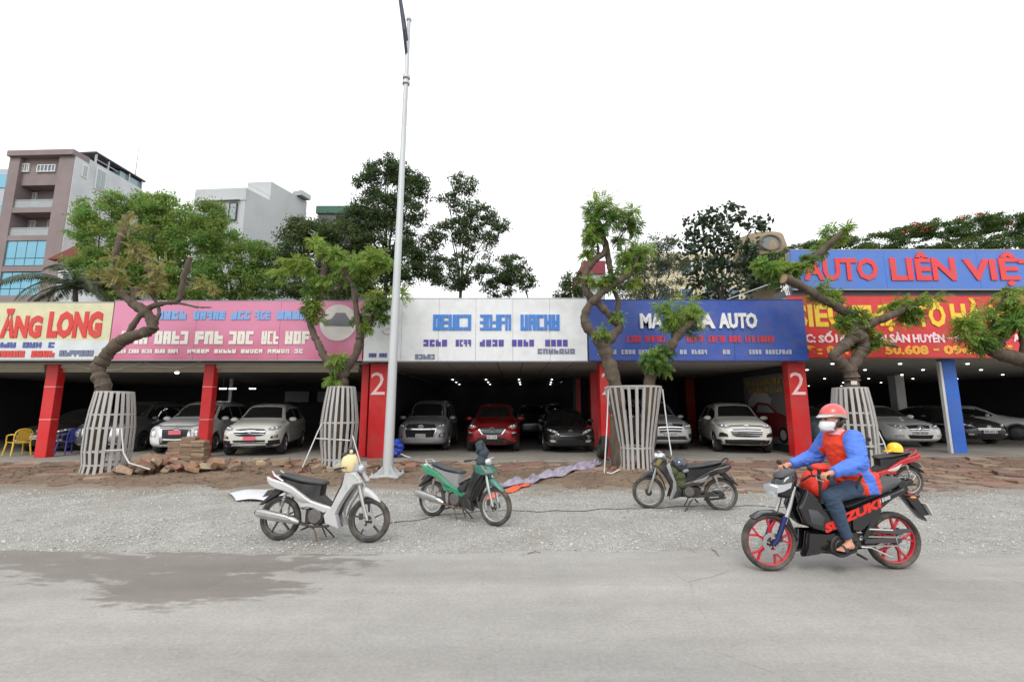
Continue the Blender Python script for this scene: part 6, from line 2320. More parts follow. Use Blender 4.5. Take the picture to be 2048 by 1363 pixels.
# ================================================================== motorbikes
M_seat = mat('seat_vinyl', (.035, .036, .04), .55, var=.15, vs=8, dirt=(.16, .14, .12), da=.35, ds=5)
M_eng = mat('engine_metal', (.16, .155, .15), .5, metal=.6, var=.25, vs=14, dirt=(.14, .11, .08), da=.7, ds=8)
M_engd = mat('engine_dark', (.05, .048, .045), .55, metal=.4, var=.25, vs=14, dirt=(.14, .11, .08), da=.6, ds=8)
M_bkblack = mat('bike_black_plastic', (.016, .016, .017), .45, dirt=(.15, .13, .11), da=.35, ds=4)
M_muf = mat('muffler_silver', (.52, .52, .51), .3, metal=.8, dirt=(.2, .17, .13), da=.5, ds=6)
M_fork = mat('fork_silver', (.48, .48, .47), .3, metal=.8)
M_disc = mat('brake_disc', (.55, .55, .55), .25, metal=.9)
M_tyreb = mat('bike_tyre', (.035, .033, .031), .9, var=.2, vs=12, dirt=(.19, .165, .135), da=.8, ds=5)
M_tail = mat('tail_lens', srgb(170, 25, 25), .2, coat=.6)
M_amber = mat('amber_lens', srgb(215, 130, 40), .2, coat=.6)
M_hl = mat('bike_headlight', (.55, .57, .6), .1, metal=.3, coat=1)
M_smoke = mat('smoked_screen', (.45, .48, .50), .08, alpha=.35)
M_rust = mat('rusty_steel', (.13, .075, .05), .85, var=.3, vs=15)


def bikepaint(name, c, metal=.2, rough=.3):
    return mat('bike_' + name, c, rough, metal=metal, coat=.6, dirt=(.25, .21, .17), da=.35, ds=5)


def bike_wheel(par, x, R0, rimm, style, disc=None, w=.038, tw=None, rimr=None):
    tw = tw or .036
    t = MB().lathe([(R0 + tw * math.cos(a) * 1.0 - tw, w * math.sin(a)) for a in [2 * math.pi * i / 12 for i in range(12)]], 44, axis='y', close=True).build('wheel', M_tyreb, par, loc=(x, 0, R0), sharp=60)
    rr = (rimr or (R0 - 2 * tw + .006))
    rm = MB().lathe([(rr + .006, -.024), (rr + .006, .024), (rr - .012, .020), (rr - .016, 0), (rr - .012, -.020)], 44, axis='y', close=True)
    if style == 'cast':
        for i in range(5):
            a = 2 * math.pi * i / 5 + .3
            rm.bar((math.cos(a) * .035, 0, math.sin(a) * .035), (math.cos(a + .12) * rr, 0, math.sin(a + .12) * rr), .018, .028, up=(0, 1, 0))
    elif style == 'fork':
        for i in range(5):
            a = 2 * math.pi * i / 5 + .5
            m_ = (math.cos(a) * rr * .52, 0, math.sin(a) * rr * .52)
            rm.bar((math.cos(a) * .03, 0, math.sin(a) * .03), m_, .024, .04, up=(0, 1, 0))
            for s_ in (-.2, .22):
                rm.bar(m_, (math.cos(a + s_) * rr, 0, math.sin(a + s_) * rr), .018, .026, up=(0, 1, 0))
    rim_o = rm.build('rim', rimm, t)
    if style == 'wire':
        sp_ = MB()
        for i in range(28):
            a = 2 * math.pi * i / 28
            s_ = .03 * (1 if i % 2 else -1)
            b_ = a + (.5 if (i // 2) % 2 else -.5)
            sp_.tube([(math.cos(b_) * .045, s_, math.sin(b_) * .045), (math.cos(a) * rr, 0, math.sin(a) * rr)], .0022, 4, cap=False)
        sp_.build('spokes', M_fork, t)
    MB().cyl((0, -.055, 0), (0, .055, 0), .04 if style != 'wire' else .055, n=16).build('hub', M_engd, t, bevel=.004)
    if disc:
        d_ = MB()
        d_.lathe([(.068, disc - .003), (.108, disc - .003), (.108, disc + .003), (.068, disc + .003)], 36, axis='y', close=True)
        for i in range(5):
            a = 2 * math.pi * i / 5
            d_.bar((math.cos(a) * .03, disc, math.sin(a) * .03), (math.cos(a + .3) * .075, disc, math.sin(a + .3) * .075), .012, .004, up=(0, 1, 0))
        d_.build('brake_disc', M_disc, t)
        MB().box((-.085, disc, .05), (.05, .03, .075)).build('caliper', M_engd, t, bevel=.006)
    return t


def coil(p0, p1, r, turns, n=10):
    p0, p1 = Vector(p0), Vector(p1)
    d = (p1 - p0).normalized()
    a = d.orthogonal().normalized()
    b = d.cross(a)
    return [p0.lerp(p1, i / (turns * n)) + (a * math.cos(2 * math.pi * i / n) + b * math.sin(2 * math.pi * i / n)) * r for i in range(turns * n + 1)]


def S1(u, v):
    z = (1175 + (u - 390) * .0326 - v) / 945.0
    return ((u - 957) / 945.0 - .061 * z, z)


def o1(*pts):
    return [S1(*p) for p in pts]


def q3(u, v, y):
    a = S1(u, v)
    return (a[0], y, a[1])


def underbone(label, loc, rz, c, wheels='cast', sc=1.0, lean=3.0, rimm=None, group='parked motorbikes on the gravel'):
    b = thing('motorbike', label, 'motorbike', loc, 0, group)
    b.rotation_euler = (R(-lean), 0, rz)
    b.scale = (sc,) * 3
    rimm = rimm or M_rimd
    bike_wheel(b, -.617, .278, rimm, wheels)
    bike_wheel(b, .583, .278, rimm, wheels, disc=-.07 if c.get('disc', True) else None)
    # bodywork
    cov = o1((258, 405), (330, 435), (480, 478), (600, 535), (700, 605), (830, 695), (1000, 752), (1105, 785), (1090, 830), (1000, 850), (955, 832), (880, 798), (800, 780), (700, 788), (650, 700), (585, 625), (480, 585), (380, 560), (300, 515), (262, 465))
    for s_ in (-1, 1):
        MB().puff(cov, s_ * .075, s_ * .135, .012, .3).build('side_cover', c['cover'], b, sharp=50, bevel=.006)
        MB().puff(o1((600, 590), (690, 650), (850, 720), (820, 728), (720, 725), (650, 690)), s_ * .128, s_ * .139, .006).build('side_panel', c.get('accent', M_bkblack), b)
    MB().puff(o1((300, 425), (400, 400), (500, 440), (700, 490), (960, 520), (940, 650), (1050, 745), (1100, 790), (960, 830), (720, 780), (600, 640), (400, 565), (300, 510)), -.085, .085, .02).build('centre_cover', c.get('tunnel', M_bkblack), b, sharp=50)
    st = MB().puff(o1((370, 375), (450, 372), (540, 392), (650, 428), (800, 452), (930, 462), (985, 488), (1002, 525), (955, 548), (800, 525), (650, 495), (500, 455), (400, 412)), -.12, .12, .03, .45).build('seat', M_seat, b, sharp=70, sub=1)
    sh = o1((1268, 372), (1400, 372), (1488, 498), (1472, 522), (1395, 532), (1310, 630), (1225, 755), (1172, 860), (1215, 1028), (1110, 1000), (1030, 970), (1005, 862), (1062, 802), (1106, 758), (1152, 668), (1232, 520))
    for s_ in (-1, 1):
        MB().puff(sh, s_ * .05, s_ * .165, .018, .2).build('leg_shield', c['shield'], b, sharp=50, bevel=.006)
    MB().puff(o1((1225, 420), (1290, 395), (1330, 470), (1290, 620), (1200, 760), (1150, 900), (1080, 880), (1060, 790), (1120, 650), (1200, 500)), -.12, .12, .02).build('inner_shield', c.get('inner', M_bkblack), b, sharp=50)
    MB().puff(o1((1250, 385), (1262, 318), (1320, 285), (1385, 300), (1440, 350), (1430, 395), (1330, 402)), -.115, .115, .04, .5).build('handlebar_cowl', c['cowl'], b, sharp=70, sub=1)
    MB().ellip(q3(1418, 352, 0), (.045, .095, .055), 16, 10).build('headlight', M_hl, b)
    for s_ in (-1, 1):
        MB().tube([q3(1310, 335, s_ * .08), q3(1290, 318, s_ * .2), q3(1262, 322, s_ * .30), q3(1245, 328, s_ * .34)], [.011, .011, .011, .011], 8).build('handlebar', M_bkblack, b)
        MB().tube([q3(1268, 322, s_ * .26), q3(1240, 330, s_ * .36)], [.017, .017], 10).build('grip', M_bkblack, b)
        MB().tube([q3(1300, 318, s_ * .23), q3(1355, 300, s_ * .26)], [.006, .004], 6).build('brake_lever', M_fork, b)
        mr_ = MB().tube([q3(1300, 325, s_ * .2), q3(1305, 240, s_ * .25), q3(1300, 185, s_ * .3)], .006, 6).build('mirror_stalk', M_bkblack, b) if c.get('mirrors', True) else None
        if mr_:
            MB().ellip(q3(1298, 165, s_ * .32), (.018, .06, .042), 14, 8).build('mirror', M_bkblack, mr_)
        # indicator lenses on the shield
        MB().ellip(q3(1440, 470, s_ * .12), (.03, .035, .02), 12, 8).build('indicator', c.get('ind', M_amber), b)
        # fork
        MB().tube([q3(1405, 480, s_ * .07), q3(1455, 680, s_ * .085), q3(1530, 945, s_ * .085)], [.018, .024, .02], 10).build('fork_leg', M_fork, b)
    MB().puff(o1((1382, 610), (1410, 560), (1470, 555), (1560, 615), (1640, 685), (1702, 772), (1640, 738), (1560, 700), (1480, 684), (1420, 692), (1388, 680)), -.06, .06, .018, .4).build('front_mudguard', c['fender'], b, sharp=60, sub=1)
    MB().puff(o1((1400, 620), (1365, 680), (1300, 775), (1255, 905), (1240, 900), (1280, 765), (1345, 660)), -.05, .05, .006).build('mudguard_flap', c.get('flap', M_bkblack), b, sharp=60)
    # engine group
    e_ = MB()
    e_.cyl(q3(905, 885, -.125), q3(905, 885, .12), .105, n=28)
    e_.puff(o1((700, 830), (790, 790), (1010, 810), (1030, 950), (980, 985), (760, 985), (700, 940)), -.09, .09, .02)
    eng = e_.build('engine', M_engd, b, bevel=.008)
    MB().cyl(q3(895, 880, -.145), q3(895, 880, -.12), .088, n=28).build('clutch_cover', M_eng, eng, bevel=.008)
    MB().cyl(q3(900, 880, .12), q3(900, 880, .14), .08, n=28).build('magneto_cover', M_eng, eng, bevel=.008)
    MB().puff(o1((1000, 840), (1110, 870), (1120, 960), (1010, 965)), -.06, .06, .01).build('cylinder', M_eng, eng)
    MB().puff(o1((705, 800), (780, 795), (770, 960), (720, 950)), -.115, -.08, .01).build('carter_panel', M_muf, eng)
    MB().tube([q3(1060, 960, -.06), q3(1040, 1005, -.08), q3(850, 1000, -.11), q3(690, 955, -.135)], .016, 8).build('exhaust_pipe', c.get('pipe', M_engd), b)
    mf = MB().tube([q3(700, 948, -.135), q3(640, 925, -.14), q3(520, 895, -.145), q3(270, 845, -.15), q3(185, 828, -.15), q3(165, 824, -.15)], [.022, .044, .055, .058, .05, .03], 16).build('muffler', c.get('muffler', M_muf), b, sharp=50)
    MB().puff(o1((200, 795), (560, 868), (640, 900), (600, 915), (300, 860), (190, 840)), -.215, -.195, .006).build('heat_shield', c.get('muffler', M_muf), mf)
    MB().cyl(q3(176, 826, -.15), q3(150, 822, -.15), .022, n=10).build('tail_pipe', M_gap, mf)
    for s_ in (-1, 1):
        MB().bar(q3(800, 960, s_ * .085), q3(390, 905, s_ * .085), .022, .04).build('swing_arm', M_engd, b)
        p0, p1 = q3(515, 600, s_ * .115), q3(430, 830, s_ * .105)
        sk = MB().tube([p0, p1], .014, 8).build('shock_absorber', M_fork, b)
        MB().tube(coil(Vector(p0).lerp(Vector(p1), .15), Vector(p0).lerp(Vector(p1), .78), .022, 6), .0045, 5).build('spring', c.get('spring', M_fork), sk)
        MB().tube([q3(800, 1005, s_ * .06), q3(790, 1010, s_ * .24)], .013, 8).build('foot_peg', M_bkblack, b)
        MB().tube([q3(560, 800, s_ * .12), q3(600, 845, s_ * .21)], .012, 8).build('rear_peg', M_fork, b)
        # grab rail
        MB().tube([q3(470, 468, s_ * .11), q3(360, 402, s_ * .115), q3(305, 350, s_ * .08)], [.012, .014, .012], 8).build('grab_rail', c.get('rail', M_fork), b)
    MB().tube([q3(305, 350, -.08), q3(292, 340, 0), q3(305, 350, .08)], .013, 8).build('grab_rail', c.get('rail', M_fork), b)
    MB().puff(o1((660, 975), (330, 930), (340, 960), (620, 1010), (680, 1005)), .085, .11, .008).build('chain_case', c.get('chaincase', M_bkblack), b)
    MB().puff(o1((420, 565), (330, 555), (245, 640), (125, 748), (152, 756), (280, 690), (410, 615)), -.06, .06, .01).build('rear_mudguard', M_bkblack, b, sharp=60)
    tl = MB().puff(o1((252, 405), (300, 430), (320, 490), (280, 500), (256, 460)), -.07, .07, .012).build('tail_light', c.get('tail', M_tail), b)
    pl = MB().bar(q3(250, 575, 0), q3(185, 655, 0), .17, .006, up=(0, 0, 1)).build('number_plate', M_plate, b)
    # stand
    MB().tube([q3(840, 1000, .1), q3(900, 1060, .15), q3(962, 1150, .2), q3(985, 1190, .22)], .011, 6).build('side_stand', M_engd, b)
    for s_ in (-1, 1):
        MB().tube([q3(830, 1000, s_ * .08), q3(880, 1040, s_ * .1), q3(930, 1165, s_ * .12)], .010, 6).build('centre_stand', M_rust, b)
    MB().tube([q3(1150, 940, -.02), q3(1210, 1010, -.04)], .008, 6).build('brake_hose', M_bkblack, b)
    return b


P_sil = bikepaint('silver', (.56, .56, .56), .3)
P_grn = bikepaint('teal', srgb(45, 112, 100), .2)
P_grn2 = bikepaint('green', srgb(40, 140, 100), .2)
P_blk = bikepaint('black', (.02, .02, .022), .1)
P_gry = bikepaint('grey', (.33, .33, .34), .3)
P_red = bikepaint('red', srgb(185, 30, 40), .1)


def gz(p):
    return grav_h(p[0], p[1])


c_ = Vector((-2.34, 5.9, 0))
c_.z = gz(c_) - .004
silver = underbone('silver step through motorbike with black cast wheels on the gravel', c_, R(-4.8), dict(cover=P_sil, shield=P_sil, fender=P_sil, cowl=P_sil, accent=mat('sticker_grey', (.35, .36, .35), .5), mirrors=False, flap=P_sil), 'cast', .965, 3)
# its clear screen and decals
MB().puff(o1((1105, 258), (1150, 228), (1430, 270), (1445, 330), (1400, 372), (1130, 340)), -.14, -.134, .003).build('clear_screen', M_smoke, silver)
MB().puff(o1((1105, 258), (1150, 228), (1430, 270), (1445, 330), (1400, 372), (1130, 340)), .134, .14, .003).build('clear_screen', M_smoke, silver)
for a in (((1275, 535), (1300, 525), (1305, 570), (1285, 580)), ((1390, 400), (1460, 470), (1440, 472), (1385, 415))):
    MB().puff(o1(*a), -.1695, -.163, .002).build('sticker', mat('sticker_green', srgb(150, 190, 165), .5), silver)
toy = thing('toy_ornament', 'cream rounded toy with a black top perched on the silver handlebar', 'toy', c_ + Vector((.29, -.05, .855)), R(-4.8))
toy.scale = (1.12,) * 3
MB().lathe([(0, .0), (.07, .0), (.092, .05), (.09, .11), (.072, .165), (.045, .195), (.0, .2)], 20).build('body', mat('toy_cream', srgb(225, 205, 155), .7, var=.1), toy, sharp=60)
MB().ellip((.01, -.005, .215), (.045, .05, .052), 16, 10).build('cap', mat('toy_black', (.015, .015, .016), .5), toy)
MB().ellip((-.03, -.0, .178), (.07, .06, .03), 16, 8).build('collar', mat('toy_black', (.01, .01, .01)), toy)
MB().ellip((.028, -.04, .215), (.022, .018, .026), 12, 8).build('face', mat('toy_face', srgb(220, 190, 170), .6), toy)
MB().ellip((-.10, -.02, .055), (.06, .03, .035), 12, 8).build('wing', mat('toy_yellow', srgb(215, 200, 130), .7), toy)

c_ = Vector((-.72, 6.9, 0))
c_.z = gz(c_) - .004
green = underbone('old green motorbike with spoked wheels facing out from the white sign', c_, R(-30), dict(cover=P_grn2, shield=P_blk, fender=P_grn, cowl=P_grn, accent=P_grn, inner=M_bkblack, pipe=M_rust, tunnel=P_gry, tail=M_hl, mirrors=False), 'wire', .95, 3, rimm=M_rim)
MB().puff(o1((1268, 368), (1400, 368), (1500, 500), (1480, 530), (1390, 540), (1270, 500)), -.172, .172, .02).build('front_panel', P_grn, green, sharp=50, bevel=.006)
hb = thing('dark_jacket', 'dark blue jacket bundled over the green motorbike handlebar', 'jacket', c_ + Vector((.27, -.14, .845)), R(-30))
mb = MB()
r_ = np.random.default_rng(4)
for k in range(16):
    f = k / 15
    mb.ellip(((r_.uniform(-.05, .05)) - .02 * f, r_.uniform(-.09, .09) * (1 - .5 * f), .0 + .27 * f), (.07 - .025 * f, .085 - .035 * f, .055), 12, 8)
jo = mb.build('dark_jacket_fold', mat('navy_cloth', (.03, .045, .055), .8, var=.3, vs=18, bump=.8, bs=30), hb)
rm_ = jo.modifiers.new('r', 'REMESH')
rm_.mode = 'VOXEL'
rm_.voxel_size = .012
jo.name = 'cloth'
bg_ = thing('shoulder_bag', 'dark bag with a pale crumpled top wedged before the green seat', 'bag', c_ + Vector((.03, -.02, .44)), R(-30))
MB().puff([(-.13, .0), (.0, -.1), (.11, .0), (.17, .17), (.15, .2), (.05, .13), (-.08, .085)], -.13, .13, .04).build('bag_body', mat('bag_black', (.03, .03, .032), .6, bump=.6, bs=20), bg_, sharp=60, sub=1)
MB().puff([(-.09, .08), (.05, .135), (.155, .2), (.14, .225), (.03, .165), (-.1, .11)], -.135, .135, .02).build('crumpled_top', mat('foil_white', (.5, .5, .5), .5, bump=1, bs=40), bg_, sharp=60, sub=1)

c_ = Vector((2.81, 7.68, 0))
c_.z = gz(c_) - .004
black = underbone('black motorbike with grey inner shield parked below the wide tree guard', c_, R(170), dict(cover=P_blk, shield=P_blk, fender=P_blk, cowl=P_sil, accent=P_gry, inner=P_gry, disc=False, rail=M_bkblack, mirrors=False), 'wire', .94, 3, rimm=M_fork)
MB().puff(o1((1225, 430), (1275, 470), (1225, 600), (1160, 720), (1165, 830), (1215, 1015), (1160, 990), (1105, 860), (1110, 760), (1180, 560)), .16, .175, .006).build('grey_panel', P_gry, black, sharp=50)
MB().puff(o1((1330, 400), (1400, 385), (1450, 470), (1400, 500)), .12, .172, .01).build('yellow_decal', mat('decal_olive', srgb(130, 120, 50), .5), black)
rc = thing('raincoat_bundle', 'olive green raincoat bundle stuffed before the black motorbike seat', 'raincoat', c_ + Vector((-.07, .015, .40)), R(170))
mb = MB()
r_ = np.random.default_rng(9)
for k in range(12):
    f = k / 11
    mb.ellip((-.08 + .24 * f + r_.uniform(-.03, .03), r_.uniform(-.08, .08), .0 + .26 * f + r_.uniform(-.04, .04)), (.1, .13, .085), 12, 8)
jo = mb.build('cloth', mat('olive_cloth', (.055, .065, .025), .75, var=.4, vs=14, bump=1, bs=22), rc)
rm_ = jo.modifiers.new('r', 'REMESH')
rm_.mode = 'VOXEL'
rm_.voxel_size = .014
hm = thing('helmet', 'glossy dark helmet resting on the olive raincoat', 'helmet', c_ + Vector((-.05, -.03, .665)), R(170))
MB().ellip((0, 0, .05), (.13, .125, .12), 24, 14).build('helmet_shell', mat('helmet_navy', (.02, .025, .04), .08, coat=1), hm)
MB().puff([(-.13, .03), (-.17, -.05), (-.05, -.1), (.02, -.03)], -.11, .11, .02).build('lining', mat('helmet_grey', (.25, .25, .28), .7), hm, sub=1, sharp=60)

c_ = Vector((6.93, 8.9, 0))
c_.z = verge_h(c_.x, c_.y) - .004
redb = underbone('red motorbike with white stripe parked behind the rider', c_, R(178), dict(cover=P_red, shield=P_red, fender=P_red, cowl=P_red, accent=mat('stripe_white', (.65, .63, .62), .4), inner=M_bkblack, rail=P_red), 'wire', 1.0, 3, rimm=M_fork)
hm = thing('helmet', 'yellow helmet lying on the red motorbike seat', 'helmet', c_ + Vector((.44, -.03, .845)), R(178))
MB().lathe([(.0, .155), (.06, .145), (.105, .105), (.125, .05), (.128, -.02), (.118, -.02), (.1, .06), (0, .1)], 24).build('helmet_shell', mat('helmet_yellow', srgb(245, 195, 10), .25, coat=.6), hm, sharp=70)
MB().puff([(.1, .0), (.16, -.025), (.17, -.02), (.11, .02)], -.09, .09, .01).build('peak', mat('helmet_yellow', (.5, .4, .1)), hm)

# ------------------------------------------------------------------ the rider's sport motorbike
def S2(u, v):
    z = (1290 - v) / 678.0
    return (-(u - 745) / 678.0 - .103 * z, z)


def o2(*pts):
    return [S2(*p) for p in pts]


def t3(u, v, y):
    a = S2(u, v)
    return (a[0], y, a[1])


RB = Vector((3.27, 4.90, 0.0))
RZ = R(182.5)
sb = thing('motorbike', 'black and red sport motorbike with red wheels ridden along the road', 'motorbike', RB, RZ)
sb.scale = (.945,) * 3
P_rw = mat('wheel_red', srgb(195, 30, 48), .35, coat=.4, dirt=(.2, .12, .1), da=.3, ds=4)
P_bk = mat('sport_black', (.009, .009, .011), .16, coat=.8, dirt=(.1, .09, .08), da=.08, ds=4)
P_gk = mat('sport_grey', (.06, .062, .068), .45)
bike_wheel(sb, .67, .298, P_rw, 'fork', disc=.07, w=.045, tw=.030)
bike_wheel(sb, -.73, .298, P_rw, 'fork', disc=-.07, w=.055, tw=.032)
MB().puff(o2((275, 700), (330, 605), (430, 560), (475, 610), (455, 690), (430, 760), (385, 792), (315, 775), (290, 740)), -.12, .12, .05, .4).build('front_cowl', P_bk, sb, sharp=60, sub=1)
hl = MB().puff(o2((266, 690), (330, 668), (392, 655), (384, 700), (330, 728), (276, 738)), -.125, .125, .012).build('headlight', M_hl, sb, sharp=50)
MB().puff(o2((262, 735), (310, 725), (305, 775), (266, 770)), -.07, .07, .012).build('position_light', M_hl, sb)
MB().puff(o2((285, 640), (335, 592), (440, 556), (462, 600), (395, 642)), -.10, .10, .02).build('flyscreen', P_gk, sb, sharp=60, sub=1)
for s_ in (-1, 1):
    MB().puff(o2((432, 838), (462, 765), (488, 700), (585, 765), (620, 840), (745, 880), (780, 940), (720, 1000), (640, 1012), (540, 985), (478, 940)), s_ * .06, s_ * .155, .02, .2).build('side_fairing', P_bk, sb, sharp=50, bevel=.006)
    MB().puff(o2((490, 840), (560, 850), (620, 900), (600, 960), (520, 940)), s_ * .15, s_ * .163, .008).build('fairing_scoop', P_gk, sb)
    MB().puff(o2((512, 1005), (650, 1010), (735, 1005), (720, 1060), (690, 1100), (650, 1150), (600, 1168), (484, 1178), (502, 1110)), s_ * .03, s_ * .125, .02, .2).build('belly_fairing', P_bk, sb, sharp=50)
    MB().puff(o2((820, 850), (930, 800), (1050, 765), (1240, 700), (1262, 735), (1150, 790), (1045, 870), (965, 965), (900, 1012), (832, 1000)), s_ * .05, s_ * .14, .02, .2).build('tail_fairing', P_bk, sb, sharp=50)
    MB().tube([t3(420, 690, s_ * .09), t3(385, 830, s_ * .095), t3(345, 950, s_ * .095)], [.019, .019, .022], 10).build('fork_tube', M_fork, sb)
    MB().tube([t3(352, 900, s_ * .095), t3(300, 1060, s_ * .09), t3(270, 1100, s_ * .085)], [.027, .026, .022], 10).build('fork_slider', mat('fork_blue', srgb(38, 44, 92), .35, metal=.4), sb)
    MB().bar(t3(940, 1075, s_ * .10), t3(1220, 1072, s_ * .10), .025, .045).build('swing_arm', M_rimd, sb)
    MB().bar(t3(1050, 850, s_ * .11), t3(925, 1060, s_ * .12), .03, .05).build('frame_bar', P_bk, sb)
    MB().tube([t3(890, 1165, s_ * .1), t3(880, 1170, s_ * .24)], .013, 8).build('foot_peg', M_engd, sb)
    MB().tube([t3(960, 990, s_ * .12), t3(1100, 985, s_ * .2)], .010, 8).build('rear_peg', M_fork, sb)
    MB().tube([t3(480, 650, s_ * .08), t3(500, 605, s_ * .17), t3(520, 600, s_ * .26), t3(535, 600, s_ * .40)], .012, 8).build('handlebar', M_bkblack, sb)
    MB().tube([t3(524, 600, s_ * .29), t3(536, 600, s_ * .41)], .018, 10).build('grip', M_bkblack, sb)
    MB().tube([t3(505, 605, s_ * .25), t3(470, 615, s_ * .33), t3(478, 620, s_ * .41)], [.007, .006, .005], 6).build('brake_lever', M_fork, sb)
    ms = MB().tube([t3(500, 600, s_ * .2), t3(470, 560, s_ * .24)], .006, 6).build('mirror_stalk', M_bkblack, sb)
    MB().ellip(t3(455, 545, s_ * .26), (.016, .05, .03), 12, 8).build('mirror', M_bkblack, ms)
    MB().ellip(t3(1330, 775, s_ * .09), (.035, .018, .014), 10, 8).build('indicator', M_amber, sb)
MB().puff(o2((460, 690), (560, 730), (700, 790), (850, 830), (780, 960), (600, 900), (480, 820)), -.065, .065, .02).build('centre_cover', P_bk, sb, sharp=50)
MB().puff(o2((790, 838), (900, 790), (1000, 742), (1060, 665), (1235, 622), (1275, 640), (1255, 700), (1100, 765), (900, 848), (800, 860)), -.115, .115, .03, .4).build('seat', mat('sport_seat', (.055, .057, .06), .5), sb, sharp=70, sub=1)
MB().puff(o2((1235, 640), (1300, 680), (1320, 730), (1270, 750), (1230, 735)), -.07, .07, .012).build('tail_cover', P_bk, sb)
MB().puff(o2((1260, 735), (1330, 760), (1420, 765), (1400, 790), (1430, 830), (1480, 910), (1440, 915), (1465, 955), (1425, 935), (1300, 790)), -.055, .055, .012).build('plate_holder', P_bk, sb, sharp=50)
MB().bar(t3(1432, 822, 0), t3(1482, 905, 0), .18, .008).build('number_plate', M_plate, sb)
MB().ellip(t3(1325, 745, 0), (.03, .06, .018), 12, 8).build('tail_light', M_tail, sb)
MB().puff(o2((128, 915), (200, 872), (300, 866), (400, 900), (445, 990), (484, 1080), (464, 1086), (410, 985), (335, 905), (220, 898), (135, 928)), -.055, .055, .012).build('front_mudguard', P_bk, sb, sharp=60, bevel=.004)
en = MB().cyl(t3(755, 1105, -.13), t3(755, 1105, .13), .115, n=32).build('engine', M_engd, sb, bevel=.012)
MB().cyl(t3(760, 1112, .13), t3(760, 1112, .15), .09, n=28).build('engine_cover', mat('cover_black', (.03, .03, .03), .35), en, bevel=.008)
MB().cyl(t3(760, 1112, .15), t3(760, 1112, .16), .022, n=16).build('cover_bolt', M_fork, en)
MB().puff(o2((800, 1010), (900, 1010), (930, 1100), (860, 1170), (790, 1170)), -.10, .10, .015).build('gearbox', M_engd, sb)
MB().puff(o2((985, 1000), (1130, 995), (1285, 990), (1300, 1010), (1200, 1030), (1030, 1020)), .105, .13, .006).build('chain_guard', P_gk, sb)
MB().torus(t3(1220, 1072, .115), .06, .006, 'y', 28, 6).build('sprocket', M_fork, sb)
for z_ in (1040, 1108):
    MB().bar(t3(900, z_, .115), t3(1215, z_ + 10 if z_ < 1080 else z_, .115), .012, .014).build('chain', M_fork, sb)
MB().tube([t3(600, 1170, -.05), t3(800, 1190, -.1), t3(950, 1180, -.13), t3(1080, 1150, -.15)], [.018, .018, .02, .04], 10).build('exhaust_pipe', M_engd, sb)
MB().tube([t3(1070, 1152, -.15), t3(1300, 1080, -.16), t3(1370, 1060, -.16)], [.045, .055, .045], 14).build('muffler', M_gap, sb)
MB().tube([t3(905, 1110, .13), t3(960, 1110, .16), t3(1120, 1180, .15)], .009, 6).build('pedal', M_fork, sb)
MB().tube([t3(940, 870, 0), t3(1000, 1030, 0)], .03, 10).build('rear_shock', M_rimd, sb)
# red lettering on the flank


def flank_text(s, u0, v0, u1, v1, h, mt, y, bold=.05):
    me = text_mesh(s, 1.0, bold, 1.0, .004, 'LEFT')
    n = len(me.vertices)
    V = np.empty(n * 3, dtype=np.float32)
    me.vertices.foreach_get('co', V)
    V = V.reshape(-1, 3)
    lo, hi = V.min(0), V.max(0)
    a, b2 = Vector(t3(u0, v0, 0)), Vector(t3(u1, v1, 0))
    d = b2 - a
    up = Vector((0, 0, h / 678.0))
    o = []
    for x_, y_, z_ in V:
        q = a + d * float((x_ - lo[0]) / (hi[0] - lo[0])) + up * float((y_ - lo[1]) / (hi[1] - lo[1]))
        o.append((q.x, y + float(z_), q.z))
    me.vertices.foreach_set('co', np.array(o, dtype=np.float32).ravel())
    me.materials.clear()
    me.materials.append(mt)
    me.update()
    return link('flank_lettering', me, sb)


M_fl = mat('flank_red', srgb(215, 45, 35), .4)
flank_text('SU', 622, 1010, 745, 965, 66, M_fl, .1585, .06)
flank_text('ZUKI', 770, 945, 1050, 835, 66, M_fl, .1445, .06)
flank_text('1500', 1040, 806, 1120, 775, 24, mat('flank_white', (.6, .6, .6), .4), .1445, .02)

bag = thing('backpack', 'bright red bag hanging in front of the rider', 'bag', RB, RZ)
bag.scale = (.945,) * 3
MB().puff(o2((505, 700), (540, 590), (600, 555), (690, 570), (705, 640), (665, 720), (650, 790), (590, 790), (540, 745)), -.12, .17, .05, .3).build('bag_body', mat('bag_red', srgb(215, 50, 30), .6, var=.15, vs=8, bump=.6, bs=14), bag, sharp=70, sub=2)
MB().puff(o2((560, 580), (600, 520), (690, 530), (740, 575), (690, 590)), -.06, .15, .03, .3).build('bag_flap', mat('bag_red', (.5, .1, .05)), bag, sharp=70, sub=2)
MB().bar(t3(565, 560, .172), t3(590, 800, .165), .02, .035).build('strap', M_bkblack, bag)

# ================================================================== the rider
def remeshed(mb, name, mt, parent, vox, smooth=6):
    me = mb.mesh(name, None)
    o = link(name + '_tmp', me)
    md = o.modifiers.new('r', 'REMESH')
    md.mode = 'VOXEL'
    md.voxel_size = vox
    if smooth:
        s_ = o.modifiers.new('s', 'SMOOTH')
        s_.iterations = smooth
        s_.factor = .5
    dg = bpy.context.evaluated_depsgraph_get()
    m2 = bpy.data.meshes.new_from_object(o.evaluated_get(dg))
    bpy.data.objects.remove(o)
    m2.materials.clear()
    for m_ in (mt if isinstance(mt, (list, tuple)) else [mt]):
        m2.materials.append(m_)
    m2.shade_smooth()
    return link(name, m2, parent)


